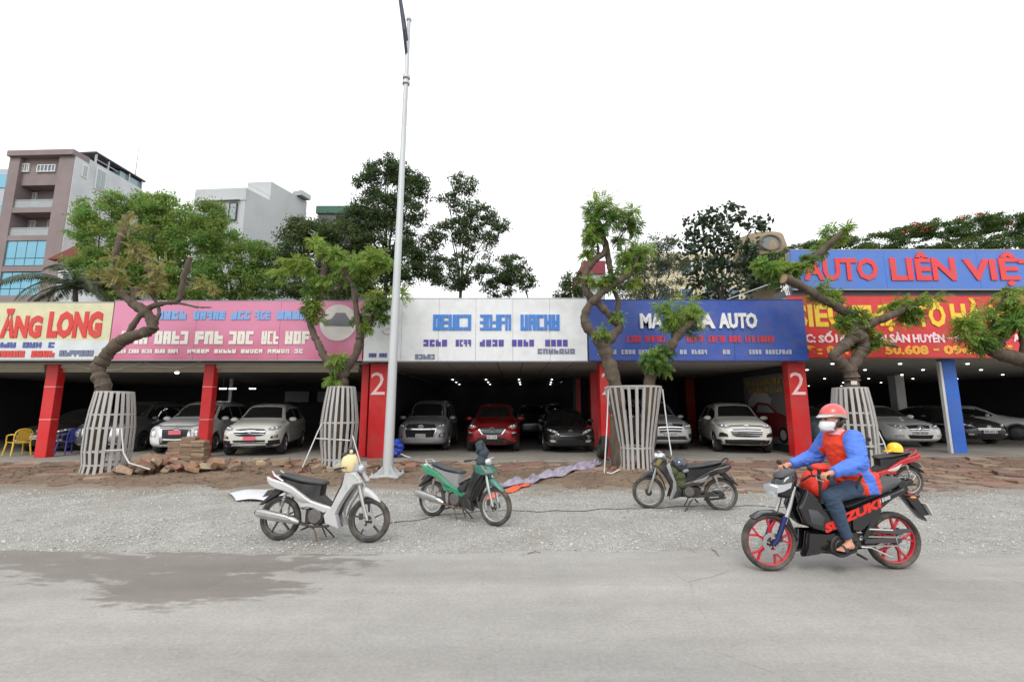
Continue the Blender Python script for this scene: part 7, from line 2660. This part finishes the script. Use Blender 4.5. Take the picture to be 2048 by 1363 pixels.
pr = thing('person', 'rider in blue and orange red jacket, white mask and pink helmet on the moving motorbike', 'person', RB, RZ)
pr.scale = (.945,) * 3
M_skin = mat('skin', srgb(196, 142, 116), .55, var=.08, vs=12)
M_jb = mat('jacket_blue', srgb(76, 116, 206), .75, var=.12, vs=6, bump=.7, bs=11)
M_jr = mat('jacket_orange', srgb(222, 62, 30), .7, var=.10, vs=6, bump=.7, bs=11)
M_jean = mat('denim', srgb(52, 70, 92), .85, var=.2, vs=7, bump=.6, bs=14)
M_mask = mat('face_mask', (.72, .73, .75), .8, bump=.4, bs=30)
M_hel = mat('helmet_pink', srgb(215, 85, 80), .3, coat=.4)
V3 = Vector
pel = V3((-.27, 0, .90))
chest = V3((-.17, 0, 1.22))
neckb = V3((-.085, 0, 1.435))
head = V3((-.005, 0, 1.595))
J = {}
for s_ in (-1, 1):
    J[s_] = dict(sh=V3((-.11, s_ * .185, 1.40)), el=V3((-.05, s_ * .33, 1.15)), wr=V3((.235, s_ * .335, 1.065)), hip=V3((-.26, s_ * .09, .885)), kn=V3((.165, s_ * .185, .80)), an=V3((-.055, s_ * .165, .37)))


def body_parts(mb, grow=0.0, arms=True, legs=True, torso=True, headp=True):
    if torso:
        secs = [(pel + V3((0, 0, -.10)), .12, .13), (pel, .145, .165), (pel.lerp(chest, .5), .125, .15), (chest, .13, .17), (chest.lerp(neckb, .55), .115, .18), (neckb + V3((-.01, 0, -.03)), .07, .10)]
        L_ = []
        for c, rx, ry in secs:
            L_.append([(c.x + (rx + grow) * math.cos(a), c.y + (ry + grow) * math.sin(a), c.z + .15 * (rx) * math.cos(a) * -.3) for a in [2 * math.pi * i / 20 for i in range(20)]])
        mb.loft(L_)
    for s_ in (-1, 1):
        j = J[s_]
        if arms:
            mb.tube([j['sh'] + V3((-.01, -s_ * .07, .0)), j['sh'], j['sh'].lerp(j['el'], .5), j['el'], j['el'].lerp(j['wr'], .35), j['wr']], [.06 + grow, .06 + grow, .05 + grow, .043 + grow, .042 + grow, .028 + grow * .8], 12)
            mb.ellip(j['sh'], (.062 + grow, .062 + grow, .062 + grow), 14, 10)
            mb.ellip(j['el'], (.043 + grow, .043 + grow, .043 + grow), 12, 8)
        if legs:
            mb.tube([j['hip'], j['hip'].lerp(j['kn'], .5), j['kn'], ], [.085 + grow, .077 + grow, .058 + grow], 14)
            mb.ellip(j['kn'], (.058 + grow, .058 + grow, .058 + grow), 14, 10)
            mb.tube([j['kn'], j['kn'].lerp(j['an'], .3) + V3((-.02, 0, 0)), j['kn'].lerp(j['an'], .7), j['an']], [.055 + grow, .058 + grow, .042 + grow, .034 + grow], 14)
            mb.ellip(j['hip'], (.10 + grow, .10 + grow, .10 + grow), 14, 10)
    if headp:
        mb.tube([neckb + V3((-.01, 0, -.04)), neckb + V3((.015, 0, .05)), head + V3((-.01, 0, -.06))], [.062, .055, .055], 14)
        mb.ellip(head, (.098, .078, .118), 20, 14)
        mb.ellip(head + V3((.03, 0, -.06)), (.07, .058, .062), 16, 10)
        mb.ellip(head + V3((.098, 0, -.012)), (.022, .014, .024), 10, 8)
        mb.ellip(head + V3((.07, 0, .028)), (.03, .055, .014), 12, 8)
        for s_ in (-1, 1):
            mb.ellip(head + V3((-.012, s_ * .08, -.005)), (.022, .012, .034), 10, 8)


mb = MB()
body_parts(mb)
for s_ in (-1, 1):
    j = J[s_]
    wr = j['wr']
    # hand: palm over the grip, fingers curling round the bar
    bar = V3((.32, 0, 1.017))
    palm = V3((.292, s_ * .345, 1.052))
    mb.tube([wr, wr.lerp(palm, .5), palm], [.029, .03, .03], 10)
    for k in range(4):
        yy = s_ * (.385 - .021 * k)
        ln = (.9, 1.0, .98, .8)[k]
        kn = V3((.325, yy, 1.058))
        m1 = V3((.352 * 1.0, yy, 1.04))
        m2 = V3((.350, yy, 1.005))
        tip = V3((.325, yy, .992 + .004 * (1 - ln)))
        mb.tube([palm + V3((0, (yy - palm.y) * .8, 0)), kn, m1, m2, tip], [.013, .0115, .0105, .0095, .008], 8)
    mb.tube([palm + V3((-.01, -s_ * .03, -.01)), V3((.318, s_ * .302, 1.03)), V3((.345, s_ * .312, 1.005))], [.014, .012, .009], 8)
    # foot on the peg, turned outwards
    an = j['an']
    heel = an + V3((-.045, 0, -.085))
    ball = heel + V3((.15, s_ * .055, -.015))
    mb.tube([an, an + V3((-.012, 0, -.055)), heel + V3((.01, 0, .01))], [.034, .037, .034], 12)
    mb.tube([heel, heel.lerp(ball, .5) + V3((0, 0, .018)), ball], [.034, .038, .034], 12)
    for k in range(5):
        off_ = V3((-.004 * abs(k - 1), s_ * (.03 - .015 * k) * -1, 0))
        d_ = V3((.05 - .006 * k, s_ * .014, -.008))
        mb.tube([ball + off_ + V3((.01, 0, -.004)), ball + off_ + d_], [.012 - .001 * k + (.003 if k == 0 else 0), .009 - .0006 * k + (.003 if k == 0 else 0)], 8)
remeshed(mb, 'body', M_skin, pr, .0068, 3)

# jacket
mb = MB()
body_parts(mb, .034, arms=True, legs=False, torso=True, headp=False)
hem = [(pel + V3((-.02, 0, .12)), .19, .20), (pel + V3((-.03, 0, -.01)), .205, .215), (pel + V3((-.03, 0, -.09)), .20, .205)]
mb.loft([[(c.x + rx * math.cos(a), ry * math.sin(a), c.z) for a in [2 * math.pi * i / 24 for i in range(24)]] for c, rx, ry in hem])
for s_ in (-1, 1):
    j = J[s_]
    mb.tube([j['wr'].lerp(j['el'], .06), j['wr'].lerp(j['el'], .16)], [.042, .055], 12)
    mb.tube([j['sh'], j['sh'].lerp(j['el'], .45), j['el'], j['el'].lerp(j['wr'], .4)], [.098, .092, .088, .076], 14)
mb.tube([neckb + V3((-.015, 0, -.05)), neckb + V3((.0, 0, .035))], [.10, .078], 16)
jk = remeshed(mb, 'jacket', [M_jr, M_jb], pr, .011, 8)
# colour the cloth panels
me = jk.data


def segd(p, a, b):
    ab = b - a
    t = max(0, min(1, (p - a).dot(ab) / ab.length_squared))
    return (p - a - ab * t).length


idx = []
for pg in me.polygons:
    c = pg.center
    s_ = 1 if c.y > 0 else -1
    j = J[s_]
    da = min(segd(c, j['sh'] + V3((0, s_ * .02, 0)), j['el']), segd(c, j['el'], j['wr']))
    dt = segd(V3((c.x, c.y * .62, c.z)), pel, neckb + V3((0, 0, -.05)))
    blue = da < .105 and abs(c.y) > .125 and (abs(c.y) > .2 or c.z > 1.28)
    # side stripe running down to the hem, dark collar side
    tz = (1.24 - c.z) / .45
    xs_ = -.20 - .10 * tz - .05 * tz * tz
    if abs(c.y) > .07 and 0 <= tz <= 1.1 and abs(c.x - xs_) < .042 + .02 * tz:
        blue = True
    idx.append(1 if blue else 0)
me.polygons.foreach_set('material_index', idx)
me.update()

mb = MB()
body_parts(mb, .018, arms=False, legs=True, torso=False, headp=False)
mb.ellip(pel + V3((0, 0, -.03)), (.16, .18, .125), 20, 12)
remeshed(mb, 'jeans', M_jean, pr, .010, 6)
# pink checked shirt collar
MB().lathe([(.075, 0), (.068, .03), (.058, .055), (.064, .058), (.078, .03), (.086, 0)], 20, neckb + V3((.01, 0, .0)), close=True).build('shirt_collar', mat('shirt_pink', srgb(225, 160, 165), .8, var=.2, vs=60), pr)

# helmet: open-face shell with peak, strap, and mask
hc = head + V3((-.016, 0, .052))
mb = MB()
prof, nn_ = [], 28
sec = []
for i in range(9):
    t = i / 8 * 1.62
    rr, zz_ = math.sin(t), math.cos(t)
    ringp = []
    for k in range(nn_):
        a = 2 * math.pi * k / nn_
        fx = .137 * (1.0 if math.cos(a) > 0 else 1.06)
        drop = -.035 * max(0, -math.cos(a)) * (t / 1.62) ** 3
        ringp.append((hc.x + fx * rr * math.cos(a), hc.y + .122 * rr * math.sin(a), hc.z + .135 * zz_ + drop))
    sec.append(ringp)
inn = [[(hc.x + (p[0] - hc.x) * .9, hc.y + (p[1] - hc.y) * .9, p[2] + (.0 if i == 8 else -.008)) for p in r0] for i, r0 in enumerate(sec)]
mb.loft(sec + inn[::-1], cap=True)
he = mb.build('helmet', M_hel, pr, sharp=60)
mb = MB()
rim = sec[-1]
up_ = [(p[0], p[1], p[2] + .03) for p in sec[-1]]
mb.loft([[(hc.x + (p[0] - hc.x) * 1.02, hc.y + (p[1] - hc.y) * 1.02, p[2] - .008) for p in rim], [(hc.x + (p[0] - hc.x) * 1.025, hc.y + (p[1] - hc.y) * 1.025, p[2] + .012) for p in rim], [(hc.x + (p[0] - hc.x) * 1.015, hc.y + (p[1] - hc.y) * 1.015, p[2] + .022) for p in rim]], cap=False)
mb.build('helmet_band', mat('band_silver', (.38, .36, .34), .4, metal=.3), he)
pk = []
for w_ in (0, 1, 2):
    row = []
    for k in range(9):
        a = -1.1 + 2.2 * k / 8
        rr = 1.0 + .16 * w_ * math.cos(a)
        row.append((hc.x + .137 * rr * math.cos(a), hc.y + .122 * (1 + .03 * w_) * math.sin(a), hc.z - .0 + .008 - .016 * w_ * math.cos(a)))
    pk.append(row)
o = MB().grid(pk).build('peak', mat('peak_clear', (.55, .52, .50), .3), he)
o.modifiers.new('s', 'SOLIDIFY').thickness = .005
for s_ in (-1, 1):
    MB().tube([hc + V3((.0, s_ * .112, -.02)), head + V3((.01, s_ * .088, -.06)), head + V3((.03, s_ * .05, -.125))], .007, 6).build('chin_strap', M_bkblack, he)
    MB().tube([hc + V3((-.06, s_ * .10, -.03)), head + V3((.0, s_ * .086, -.07)), head + V3((.03, s_ * .05, -.125))], .006, 6).build('chin_strap', M_bkblack, he)
MB().ellip(head + V3((-.05, 0, -.03)), (.072, .082, .075), 16, 10).build('hair', mat('hair_black', (.012, .011, .01), .6), pr)
for s_ in (-1, 1):
    MB().ellip(head + V3((.088, s_ * .032, .012)), (.012, .017, .008), 10, 8).build('eye', mat('eye_dark', (.03, .025, .022), .3), pr)
    MB().bar(head + V3((.098, s_ * .014, .031)), head + V3((.086, s_ * .052, .033)), .008, .007).build('eyebrow', mat('hair_black', (.01, .01, .01)), pr)
# mask wraps nose to chin
rows = []
for i in range(7):
    z = -.012 - .115 * i / 6
    row = []
    for k in range(11):
        a = -1.45 + 2.9 * k / 10
        bul = .112 + .022 * math.cos(a) ** 3 * math.sin(math.pi * (i + 1.2) / 8) - .03 * max(0, (i - 4) / 2) ** 2 * .4
        row.append(head + V3((bul * math.cos(a) * (1.0 - .04 * max(0, i - 4)), .086 * math.sin(a) * (1.0 - .07 * max(0, i - 3)), z - .012 * (1 - math.cos(a)) * (-1 if i > 3 else 1) * .8)))
    rows.append(row)
o = MB().grid(rows).build('face_mask', M_mask, pr, sharp=80)
o.modifiers.new('s', 'SOLIDIFY').thickness = .004
for s_ in (-1, 1):
    MB().tube([head + V3((.02, s_ * .084, -.02)), head + V3((-.02, s_ * .094, .01))], .003, 5).build('mask_loop', M_mask, o)
# sandals
for s_ in (-1, 1):
    an = J[s_]['an']
    heel = an + V3((-.045, 0, -.085))
    ball = heel + V3((.15, s_ * .055, -.015))
    d_ = (ball - heel)
    d_.normalize()
    sd_ = V3((-d_.y, d_.x, 0)).normalized()
    out_l = []
    for f, w_ in ((-.045, .028), (0, .04), (.08, .036), (.15, .048), (.20, .045), (.225, .022)):
        c0 = heel + d_ * f
        out_l.append((c0, w_))
    pts_ = [c0 + sd_ * w_ for c0, w_ in out_l] + [c0 - sd_ * w_ for c0, w_ in reversed(out_l)]
    n = len(pts_)
    mb = MB()
    lo_ = [V3((p.x, p.y, p.z - .056)) for p in pts_]
    hi_ = [V3((p.x, p.y, p.z - .034)) for p in pts_]
    mb.add(lo_ + hi_, [tuple(range(n)), tuple(range(2 * n - 1, n - 1, -1))] + [(i, i + n, (i + 1) % n + n, (i + 1) % n) for i in range(n)])
    sn = mb.build('sandal', mat('sandal_black', (.02, .02, .022), .6), pr, sharp=50)
    c0 = heel + d_ * .135 + V3((0, 0, .0))
    arc = [c0 + sd_ * (.046 * math.cos(a)) + V3((0, 0, -.035 + .075 * math.sin(a))) for a in [math.pi * i / 10 for i in range(11)]]
    rows = [[p - d_ * .03 for p in arc], [p + d_ * .035 for p in arc]]
    so = MB().grid(rows).build('strap', mat('sandal_black', (.02, .02, .02)), sn)
    so.modifiers.new('s', 'SOLIDIFY').thickness = .006
    c0 = heel + d_ * .0
    arc = [c0 + sd_ * (.042 * math.cos(a)) + V3((-.02 * math.sin(a), 0, .02 + .0 * math.sin(a))) - d_ * (.04 * math.sin(a)) for a in [math.pi * i / 8 for i in range(9)]]
    so = MB().grid([arc, [p + V3((0, 0, .022)) for p in arc]]).build('heel_strap', mat('sandal_black', (.02, .02, .02)), sn)
    so.modifiers.new('s', 'SOLIDIFY').thickness = .005
# dark sling strap over the flank of the jacket
MB().tube([V3((-.16, .235, 1.02)), V3((-.13, .225, .95)), V3((-.12, .21, .86))], [.012, .014, .01], 6).build('sling_strap', M_bkblack, pr)

# creases of the cloth
for nm, amp, fr_ in (('jacket', .021, 1.15), ('jeans', .012, 1.3)):
    o = [c for c in pr.children if c.name.split('.')[0] == nm][0]
    new = []
    for v in o.data.vertices:
        p_ = v.co
        j = J[1 if p_.y > 0 else -1]
        bend = math.exp(-((p_ - j['el']).length / .16) ** 2) + .8 * math.exp(-((p_ - j['kn']).length / .16) ** 2) + .7 * math.exp(-((p_ - pel).length / .25) ** 2) + .35
        q_ = Vector((p_.x * 9, p_.y * 9, p_.z * 17)) * fr_
        h = mnoise.noise(q_) + .6 * mnoise.noise(q_ * 2.3 + Vector((3, 1, 7)))
        r_2 = 1 - abs(mnoise.noise(q_ * 1.1 + Vector((9, 4, 2)))) * 2
        new += (p_ + v.normal * amp * bend * (.7 * h + .55 * r_2))[:]
    o.data.vertices.foreach_set('co', new)
    o.data.update()
# bring the figure upright over the saddle
for ch in pr.children_recursive:
    if ch.type == 'MESH':
        ch.data.transform(Matrix(((1, 0, -.103, 0), (0, 1, 0, 0), (0, 0, 1, 0), (0, 0, 0, 1))))

# ================================================================== small things
def plastic_chair(label, loc, rz, mt):
    c = thing('plastic_chair', label, 'chair', loc, rz, 'plastic chairs in the left showroom')
    rows = []
    for i in range(7):
        x = .21 - .42 * i / 6
        rows.append([(x, -.21 + .42 * j / 6, .43 - .018 * math.cos((j - 3) / 3 * 1.5) - (.02 * (i / 6))) for j in range(7)])
    o = MB().grid(rows).build('seat', mt, c, sharp=80)
    o.modifiers.new('s', 'SOLIDIFY').thickness = .012
    for sx, sy in ((1, 1), (1, -1), (-1, 1), (-1, -1)):
        MB().tube([(sx * .19, sy * .19, .43), (sx * .215, sy * .215, .2), (sx * .24, sy * .235, .0)], [.026, .022, .019], 8).build('leg', mt, c)
    def bx(z):
        return -.20 - .16 * (z - .43)
    fr = [(bx(z), y, z) for y, z in ((-.2, .43), (-.21, .6), (-.19, .74), (-.12, .81), (0, .83), (.12, .81), (.19, .74), (.21, .6), (.2, .43))]
    MB().tube(fr, .019, 8).build('back_frame', mt, c)
    for y in (-.12, -.04, .04, .12):
        MB().bar((bx(.45), y, .45), (bx(.81), y * .9, .81), .066, .012, up=(1, 0, 0)).build('back_slat', mt, c)
    for s_ in (-1, 1):
        MB().tube([(bx(.66), s_ * .21, .66), (-.05, s_ * .235, .655), (.13, s_ * .235, .62), (.2, s_ * .21, .43)], [.017, .02, .02, .018], 8).build('armrest', mt, c)
    return c


M_cy = mat('chair_yellow', srgb(225, 185, 60), .45)
M_cb = mat('chair_blue', srgb(70, 75, 165), .45)
p = G(33, 910, fA)
plastic_chair('yellow plastic armchair in the leftmost showroom', p, R(160), M_cy)
p = G(136, 907, fA)
plastic_chair('blue plastic armchair beside the end red pillar', p, R(165), M_cb)

# ---------------------------------------------------------------- stacked paving slabs
M_pav = [mat('paver_brown', (.235, .16, .105), .92, var=.25, vs=6, bump=.7, bs=30, isl=.2, dirt=(.14, .1, .07), da=.5, ds=4), mat('paver_tan', (.27, .19, .13), .92, var=.25, vs=6, bump=.7, bs=30, isl=.2)]
r_ = random.Random(3)


def chunk_mesh(n, sx, sy, sz, r, jag=.2):
    bm = bmesh.new()
    bmesh.ops.create_cube(bm, size=1.0)
    bmesh.ops.subdivide_edges(bm, edges=bm.edges[:], cuts=1, use_grid_fill=True)
    for v in bm.verts:
        f = 1 - .10 * (abs(v.co.x) + abs(v.co.y) + abs(v.co.z) - .5)
        v.co *= f
        v.co += Vector((r.uniform(-1, 1), r.uniform(-1, 1), r.uniform(-1, 1))) * jag * .5
        v.co = Vector((v.co.x * sx, v.co.y * sy, v.co.z * sz))
    me = bpy.data.meshes.new(n)
    bm.to_mesh(me)
    bm.free()
    finish(me, 32)
    return me


slabs = [chunk_mesh('paver', .36, .26, .082, r_, .07) for _ in range(6)]
for k, me in enumerate(slabs):
    me.materials.append(M_pav[k % 2])
for ci, (px, top, lab) in enumerate(((349, 881, 'brown paving slab in the stack nearest the barrel shaped tree guard'), (375, 873, 'brown paving slab in the middle and tallest of three stacks'), (400, 877, 'brown paving slab in the stack touching the bare red pillar'))):
    base = P(px, 946, 12.0)
    zt_ = P(px, top, 12.0).z
    z = verge_h(base.x, 12.0)
    while z < zt_ - .05:
        o = link('sandstone_paver', r_.choice(slabs), None, (base.x + r_.uniform(-.018, .018), 12.0 + r_.uniform(-.03, .03) - .03 * ci, z + .04))
        o.rotation_euler = (r_.uniform(-.03, .03), r_.uniform(-.05, .05), r_.uniform(-.12, .12) + (math.pi if r_.random() < .5 else 0))
        tag(o, lab, 'paver', 'stacked paving slabs')
        z += .078

# ---------------------------------------------------------------- loose rubble
M_rub = {'reddish': mat('rubble_red', (.29, .155, .105), .92, var=.25, vs=6, bump=.6, bs=28, isl=.25, dirt=(.16, .115, .08), da=.5, ds=4),
         'tan': mat('rubble_tan', (.33, .235, .165), .92, var=.25, vs=6, bump=.6, bs=28, isl=.25, dirt=(.18, .13, .09), da=.5, ds=4),
         'brown': mat('rubble_brown', (.20, .14, .095), .92, var=.25, vs=6, bump=.6, bs=28, isl=.25),
         'pale cream': mat('rubble_cream', (.52, .44, .31), .9, var=.2, vs=8, bump=.5, bs=28)}
chs = {c: [chunk_mesh('chunk', 1, .78, .42, r_, .22) for _ in range(5)] for c in M_rub}
for c, ms in chs.items():
    for m_ in ms:
        m_.materials.append(M_rub[c])


def rubble(px, py, Y, size, c, where, lift=0.0, tilt=.35, flat=1.0):
    q = P(px, py, Y)
    z = verge_h(q.x, Y)
    o = link('rubble_stone', r_.choice(chs[c]), None, (q.x, Y, z + size * .14 * flat + lift))
    o.scale = (size, size, size * flat)
    o.rotation_euler = (r_.uniform(-tilt, tilt), r_.uniform(-tilt, tilt), r_.uniform(0, 6.28))
    sz = 'large' if size > .3 else 'small'
    tag(o, '%s %s rubble stone %s' % (sz, c, where), 'stone', 'loose rubble stones on the verge')
    return o


cols = ['reddish', 'reddish', 'tan', 'brown', 'brown']
w1 = 'in the heap between the tree guard and the paving slabs'
for k in range(34):
    px = r_.uniform(236, 345)
    Y = r_.uniform(11.0, 12.1)
    h = .32 * math.exp(-((px - 315) / 45) ** 2) * r_.uniform(.0, 1)
    rubble(px, 940, Y, r_.uniform(.16, .42), r_.choice(cols), w1, h, .7)
w2 = 'at the foot of the stacked paving slabs'
for k in range(26):
    px = r_.uniform(335, 470)
    Y = r_.uniform(11.0, 11.75)
    rubble(px, 945, Y, r_.uniform(.14, .36), r_.choice(cols), w2, r_.uniform(0, .12), .5)
w3 = 'strewn between the paving slabs and the number pillar'
for k in range(40):
    px = r_.uniform(460, 745)
    Y = r_.uniform(10.9, 13.1)
    rubble(px, 940, Y, r_.uniform(.12, .42), r_.choice(cols), w3, 0, .3, .8)
rubble(416, 938, 11.2, .34, 'pale cream', 'standing out beside the slab stacks', .06, .6)
rubble(450, 945, 11.2, .24, 'tan', 'leaning behind the cream stone', .05, .9)
rubble(562, 925, 12.0, .40, 'tan', 'lying flat behind the silver motorbike seat', .05, .3)
rubble(522, 922, 12.2, .24, 'pale cream', 'behind the silver motorbike tail', .03, .4)
w4 = 'around the foot of the lamp post'
for k in range(16):
    rubble(r_.choice((r_.uniform(720, 760), r_.uniform(800, 850))), 940, r_.uniform(11.4, 12.9), r_.uniform(.2, .5), r_.choice(cols), w4, 0, .15, .6)
w5 = 'below the wide flaring tree guard'
for k in range(10):
    rubble(r_.uniform(1180, 1330), 940, r_.uniform(11.0, 12.4), r_.uniform(.1, .24), r_.choice(cols), w5, 0, .4)
w6 = 'along the edge of the flagged verge behind the black motorbike'
for k in range(14):
    rubble(r_.uniform(1440, 1580), 960, r_.uniform(8.9, 9.8), r_.uniform(.12, .3), r_.choice(cols), w6, 0, .2, .6)

# ---------------------------------------------------------------- sheets, netting, cable
def cloth(name, label, cat, path, widths, mt, amp=.05, seed=1, n=40, m=9, lift=.02):
    r = np.random.default_rng(seed)
    pts = [G(px, py, .0) for px, py in path]
    pts = [Vector((p.x, p.y, 0)) for p in pts]
    ps = resample(pts, n)
    ph = r.uniform(0, 6, 4)
    rows = []
    for i, p in enumerate(ps):
        t = (ps[min(n - 1, i + 1)] - ps[max(0, i - 1)]).normalized()
        s_ = Vector((-t.y, t.x, 0))
        w = interp([(k / (len(widths) - 1), w_) for k, w_ in enumerate(widths)], i / (n - 1))
        row = []
        for j in range(m):
            f = j / (m - 1) - .5
            q = p + s_ * (f * w + .03 * math.sin(i * .5 + ph[2]))
            g_ = max(verge_h(q.x, q.y) if q.y > 8.6 else -1, grav_h(q.x, q.y) if q.y < 10 else -1)
            z = g_ + lift + amp * (.5 + .5 * math.sin(j * 1.9 + i * .35 + ph[0])) * (.6 + .4 * math.sin(i * .8 + ph[1])) * (1 - 1.2 * abs(f))
            row.append((q.x, q.y, max(z, g_ + .006)))
        rows.append(row)
    off = Vector(rows[n // 2][m // 2])
    o = MB().grid(rows).build(name, mt, loc=off, off=off, sharp=80)
    o.modifiers.new('s', 'SOLIDIFY').thickness = .004
    return tag(o, label, cat)


cloth('netting', 'faded purple netting trailing over the verge behind the green motorbike', 'netting', [(992, 978), (1050, 966), (1105, 954), (1150, 944), (1195, 932)], [.22, .3, .35, .7, .3], mat('net_purple', srgb(158, 152, 170), .9, var=.3, vs=9, bump=.8, bs=60, dirt=(.24, .19, .15), da=.6, ds=4), .17, 2, 56, 13)
cloth('orange_strip', 'orange plastic strip lying in front of the purple netting', 'strip', [(965, 1000), (1000, 988), (1030, 979), (1056, 970)], [.3, .22, .22, .12], mat('strip_orange', srgb(225, 95, 60), .6, bump=.6, bs=30), .06, 3, 24, 9)
# pale bent sheet behind the silver motorbike
qs = [G(458, 988), G(500, 983), G(560, 976), G(575, 1004), G(520, 1003), G(472, 1003)]
rows = []
for i in range(9):
    f = i / 8
    a = qs[0].lerp(qs[2], f)
    b_ = qs[5].lerp(qs[3], f)
    rows.append([(a.lerp(b_, j / 5).x, a.lerp(b_, j / 5).y, grav_h(a.x, a.y) + .02 + .05 * math.sin(math.pi * j / 5) * (.4 + .6 * f) + .015 * math.sin(f * 5)) for j in range(6)])
off = Vector(rows[4][3])
o = MB().grid(rows).build('plastic_sheet', mat('sheet_pale', (.62, .64, .66), .5, var=.1), loc=off, off=off, sharp=80)
o.modifiers.new('s', 'SOLIDIFY').thickness = .006
tag(o, 'pale stiff plastic sheet lying on the gravel by the silver rear wheel', 'sheet')

pts = []
for px, py in ((770, 1046), (830, 1040), (900, 1028), (980, 1022), (1060, 1022), (1150, 1021), (1220, 1019), (1290, 1017), (1370, 1011), (1430, 1013), (1510, 1012), (1640, 1014), (1760, 1008)):
    q = G(px, py)
    pts.append(q)
fine = resample([Vector((p.x, p.y, 0)) for p in pts], 90)
fine = [Vector((p.x, p.y + .015 * math.sin(i * .7), grav_h(p.x, p.y) + .008)) for i, p in enumerate(fine)]
o = MB().tube(fine, .005, 6).build('ground_cable', mat('cable_black', (.045, .043, .04), .8))
tag(o, 'thin black cable running along the gravel under the motorbikes', 'cable')

# blue bundle by the lamp post, old tyre by the pillar, plank, twigs
q = P(795, 905, 14.0)
bb = thing('blue_bundle', 'bright blue plastic bundle on the floor beside the lamp post', 'bundle', (q.x, 14.0, fB))
mb = MB()
for k in range(9):
    mb.ellip((r_.uniform(-.1, .1), r_.uniform(-.1, .1), .12 + .045 * k), (.12, .12, .09), 12, 8)
o = mb.build('wrapped_plastic', mat('bundle_blue', srgb(30, 60, 160), .4, var=.3, vs=12, bump=1, bs=18), bb)
md = o.modifiers.new('r', 'REMESH')
md.mode = 'VOXEL'
md.voxel_size = .02
MB().tube([(.1, -.05, .12), (.25, -.1, .06), (.42, -.12, .015)], .015, 6).build('loose_strap', M_white, bb)

xt_ = X(1206, 890, 13.2)
ty = thing('old_tyre', 'worn tyre leaning against the red pillar behind the wide tree guard', 'tyre', (xt_, 13.25, fC), R(90))
o = MB().lathe([(.22, -.09), (.25, -.11), (.31, -.10), (.33, -.05), (.33, .05), (.31, .10), (.25, .11), (.22, .09)], 36, axis='y', close=True).build('tyre', M_tyre, ty, loc=(0, 0, .33))
o.rotation_euler = (R(12), 0, 0)

for (a, b_, w, lab) in (((1490, 982), (1566, 990), .10, 'thin brown plank on the gravel ahead of the rider'), ((1540, 992), (1580, 994), .12, 'short brown board lying beside the thin plank')):
    p0, p1 = G(*a), G(*b_)
    m_ = (p0 + p1) / 2
    o = MB().bar(p0 - m_, p1 - m_, w, .03).build('plank', mat('plank_wood', (.27, .19, .13), .9, var=.3, vs=10, bump=.5, bs=30), loc=(m_.x, m_.y, max(verge_h(m_.x, m_.y), grav_h(m_.x, m_.y)) + .02))
    tag(o, lab, 'plank')
for k, (a, b_, lab) in enumerate((((1055, 1106), (1082, 1104), 'small broken twig lying at the edge of the asphalt'), ((1424, 1098), (1438, 1111), 'thin bent twig lying across the asphalt edge near the front red wheel'))):
    p0, p1 = G(*a, .006), G(*b_, .006)
    m_ = (p0 + p1) / 2 + Vector((.01, .02, .012))
    o = MB().tube([p0, m_, p1], [.006, .005, .003], 5).build('twig', mat('twig_brown', (.16, .12, .09), .9))
    tag(o, lab, 'twig')
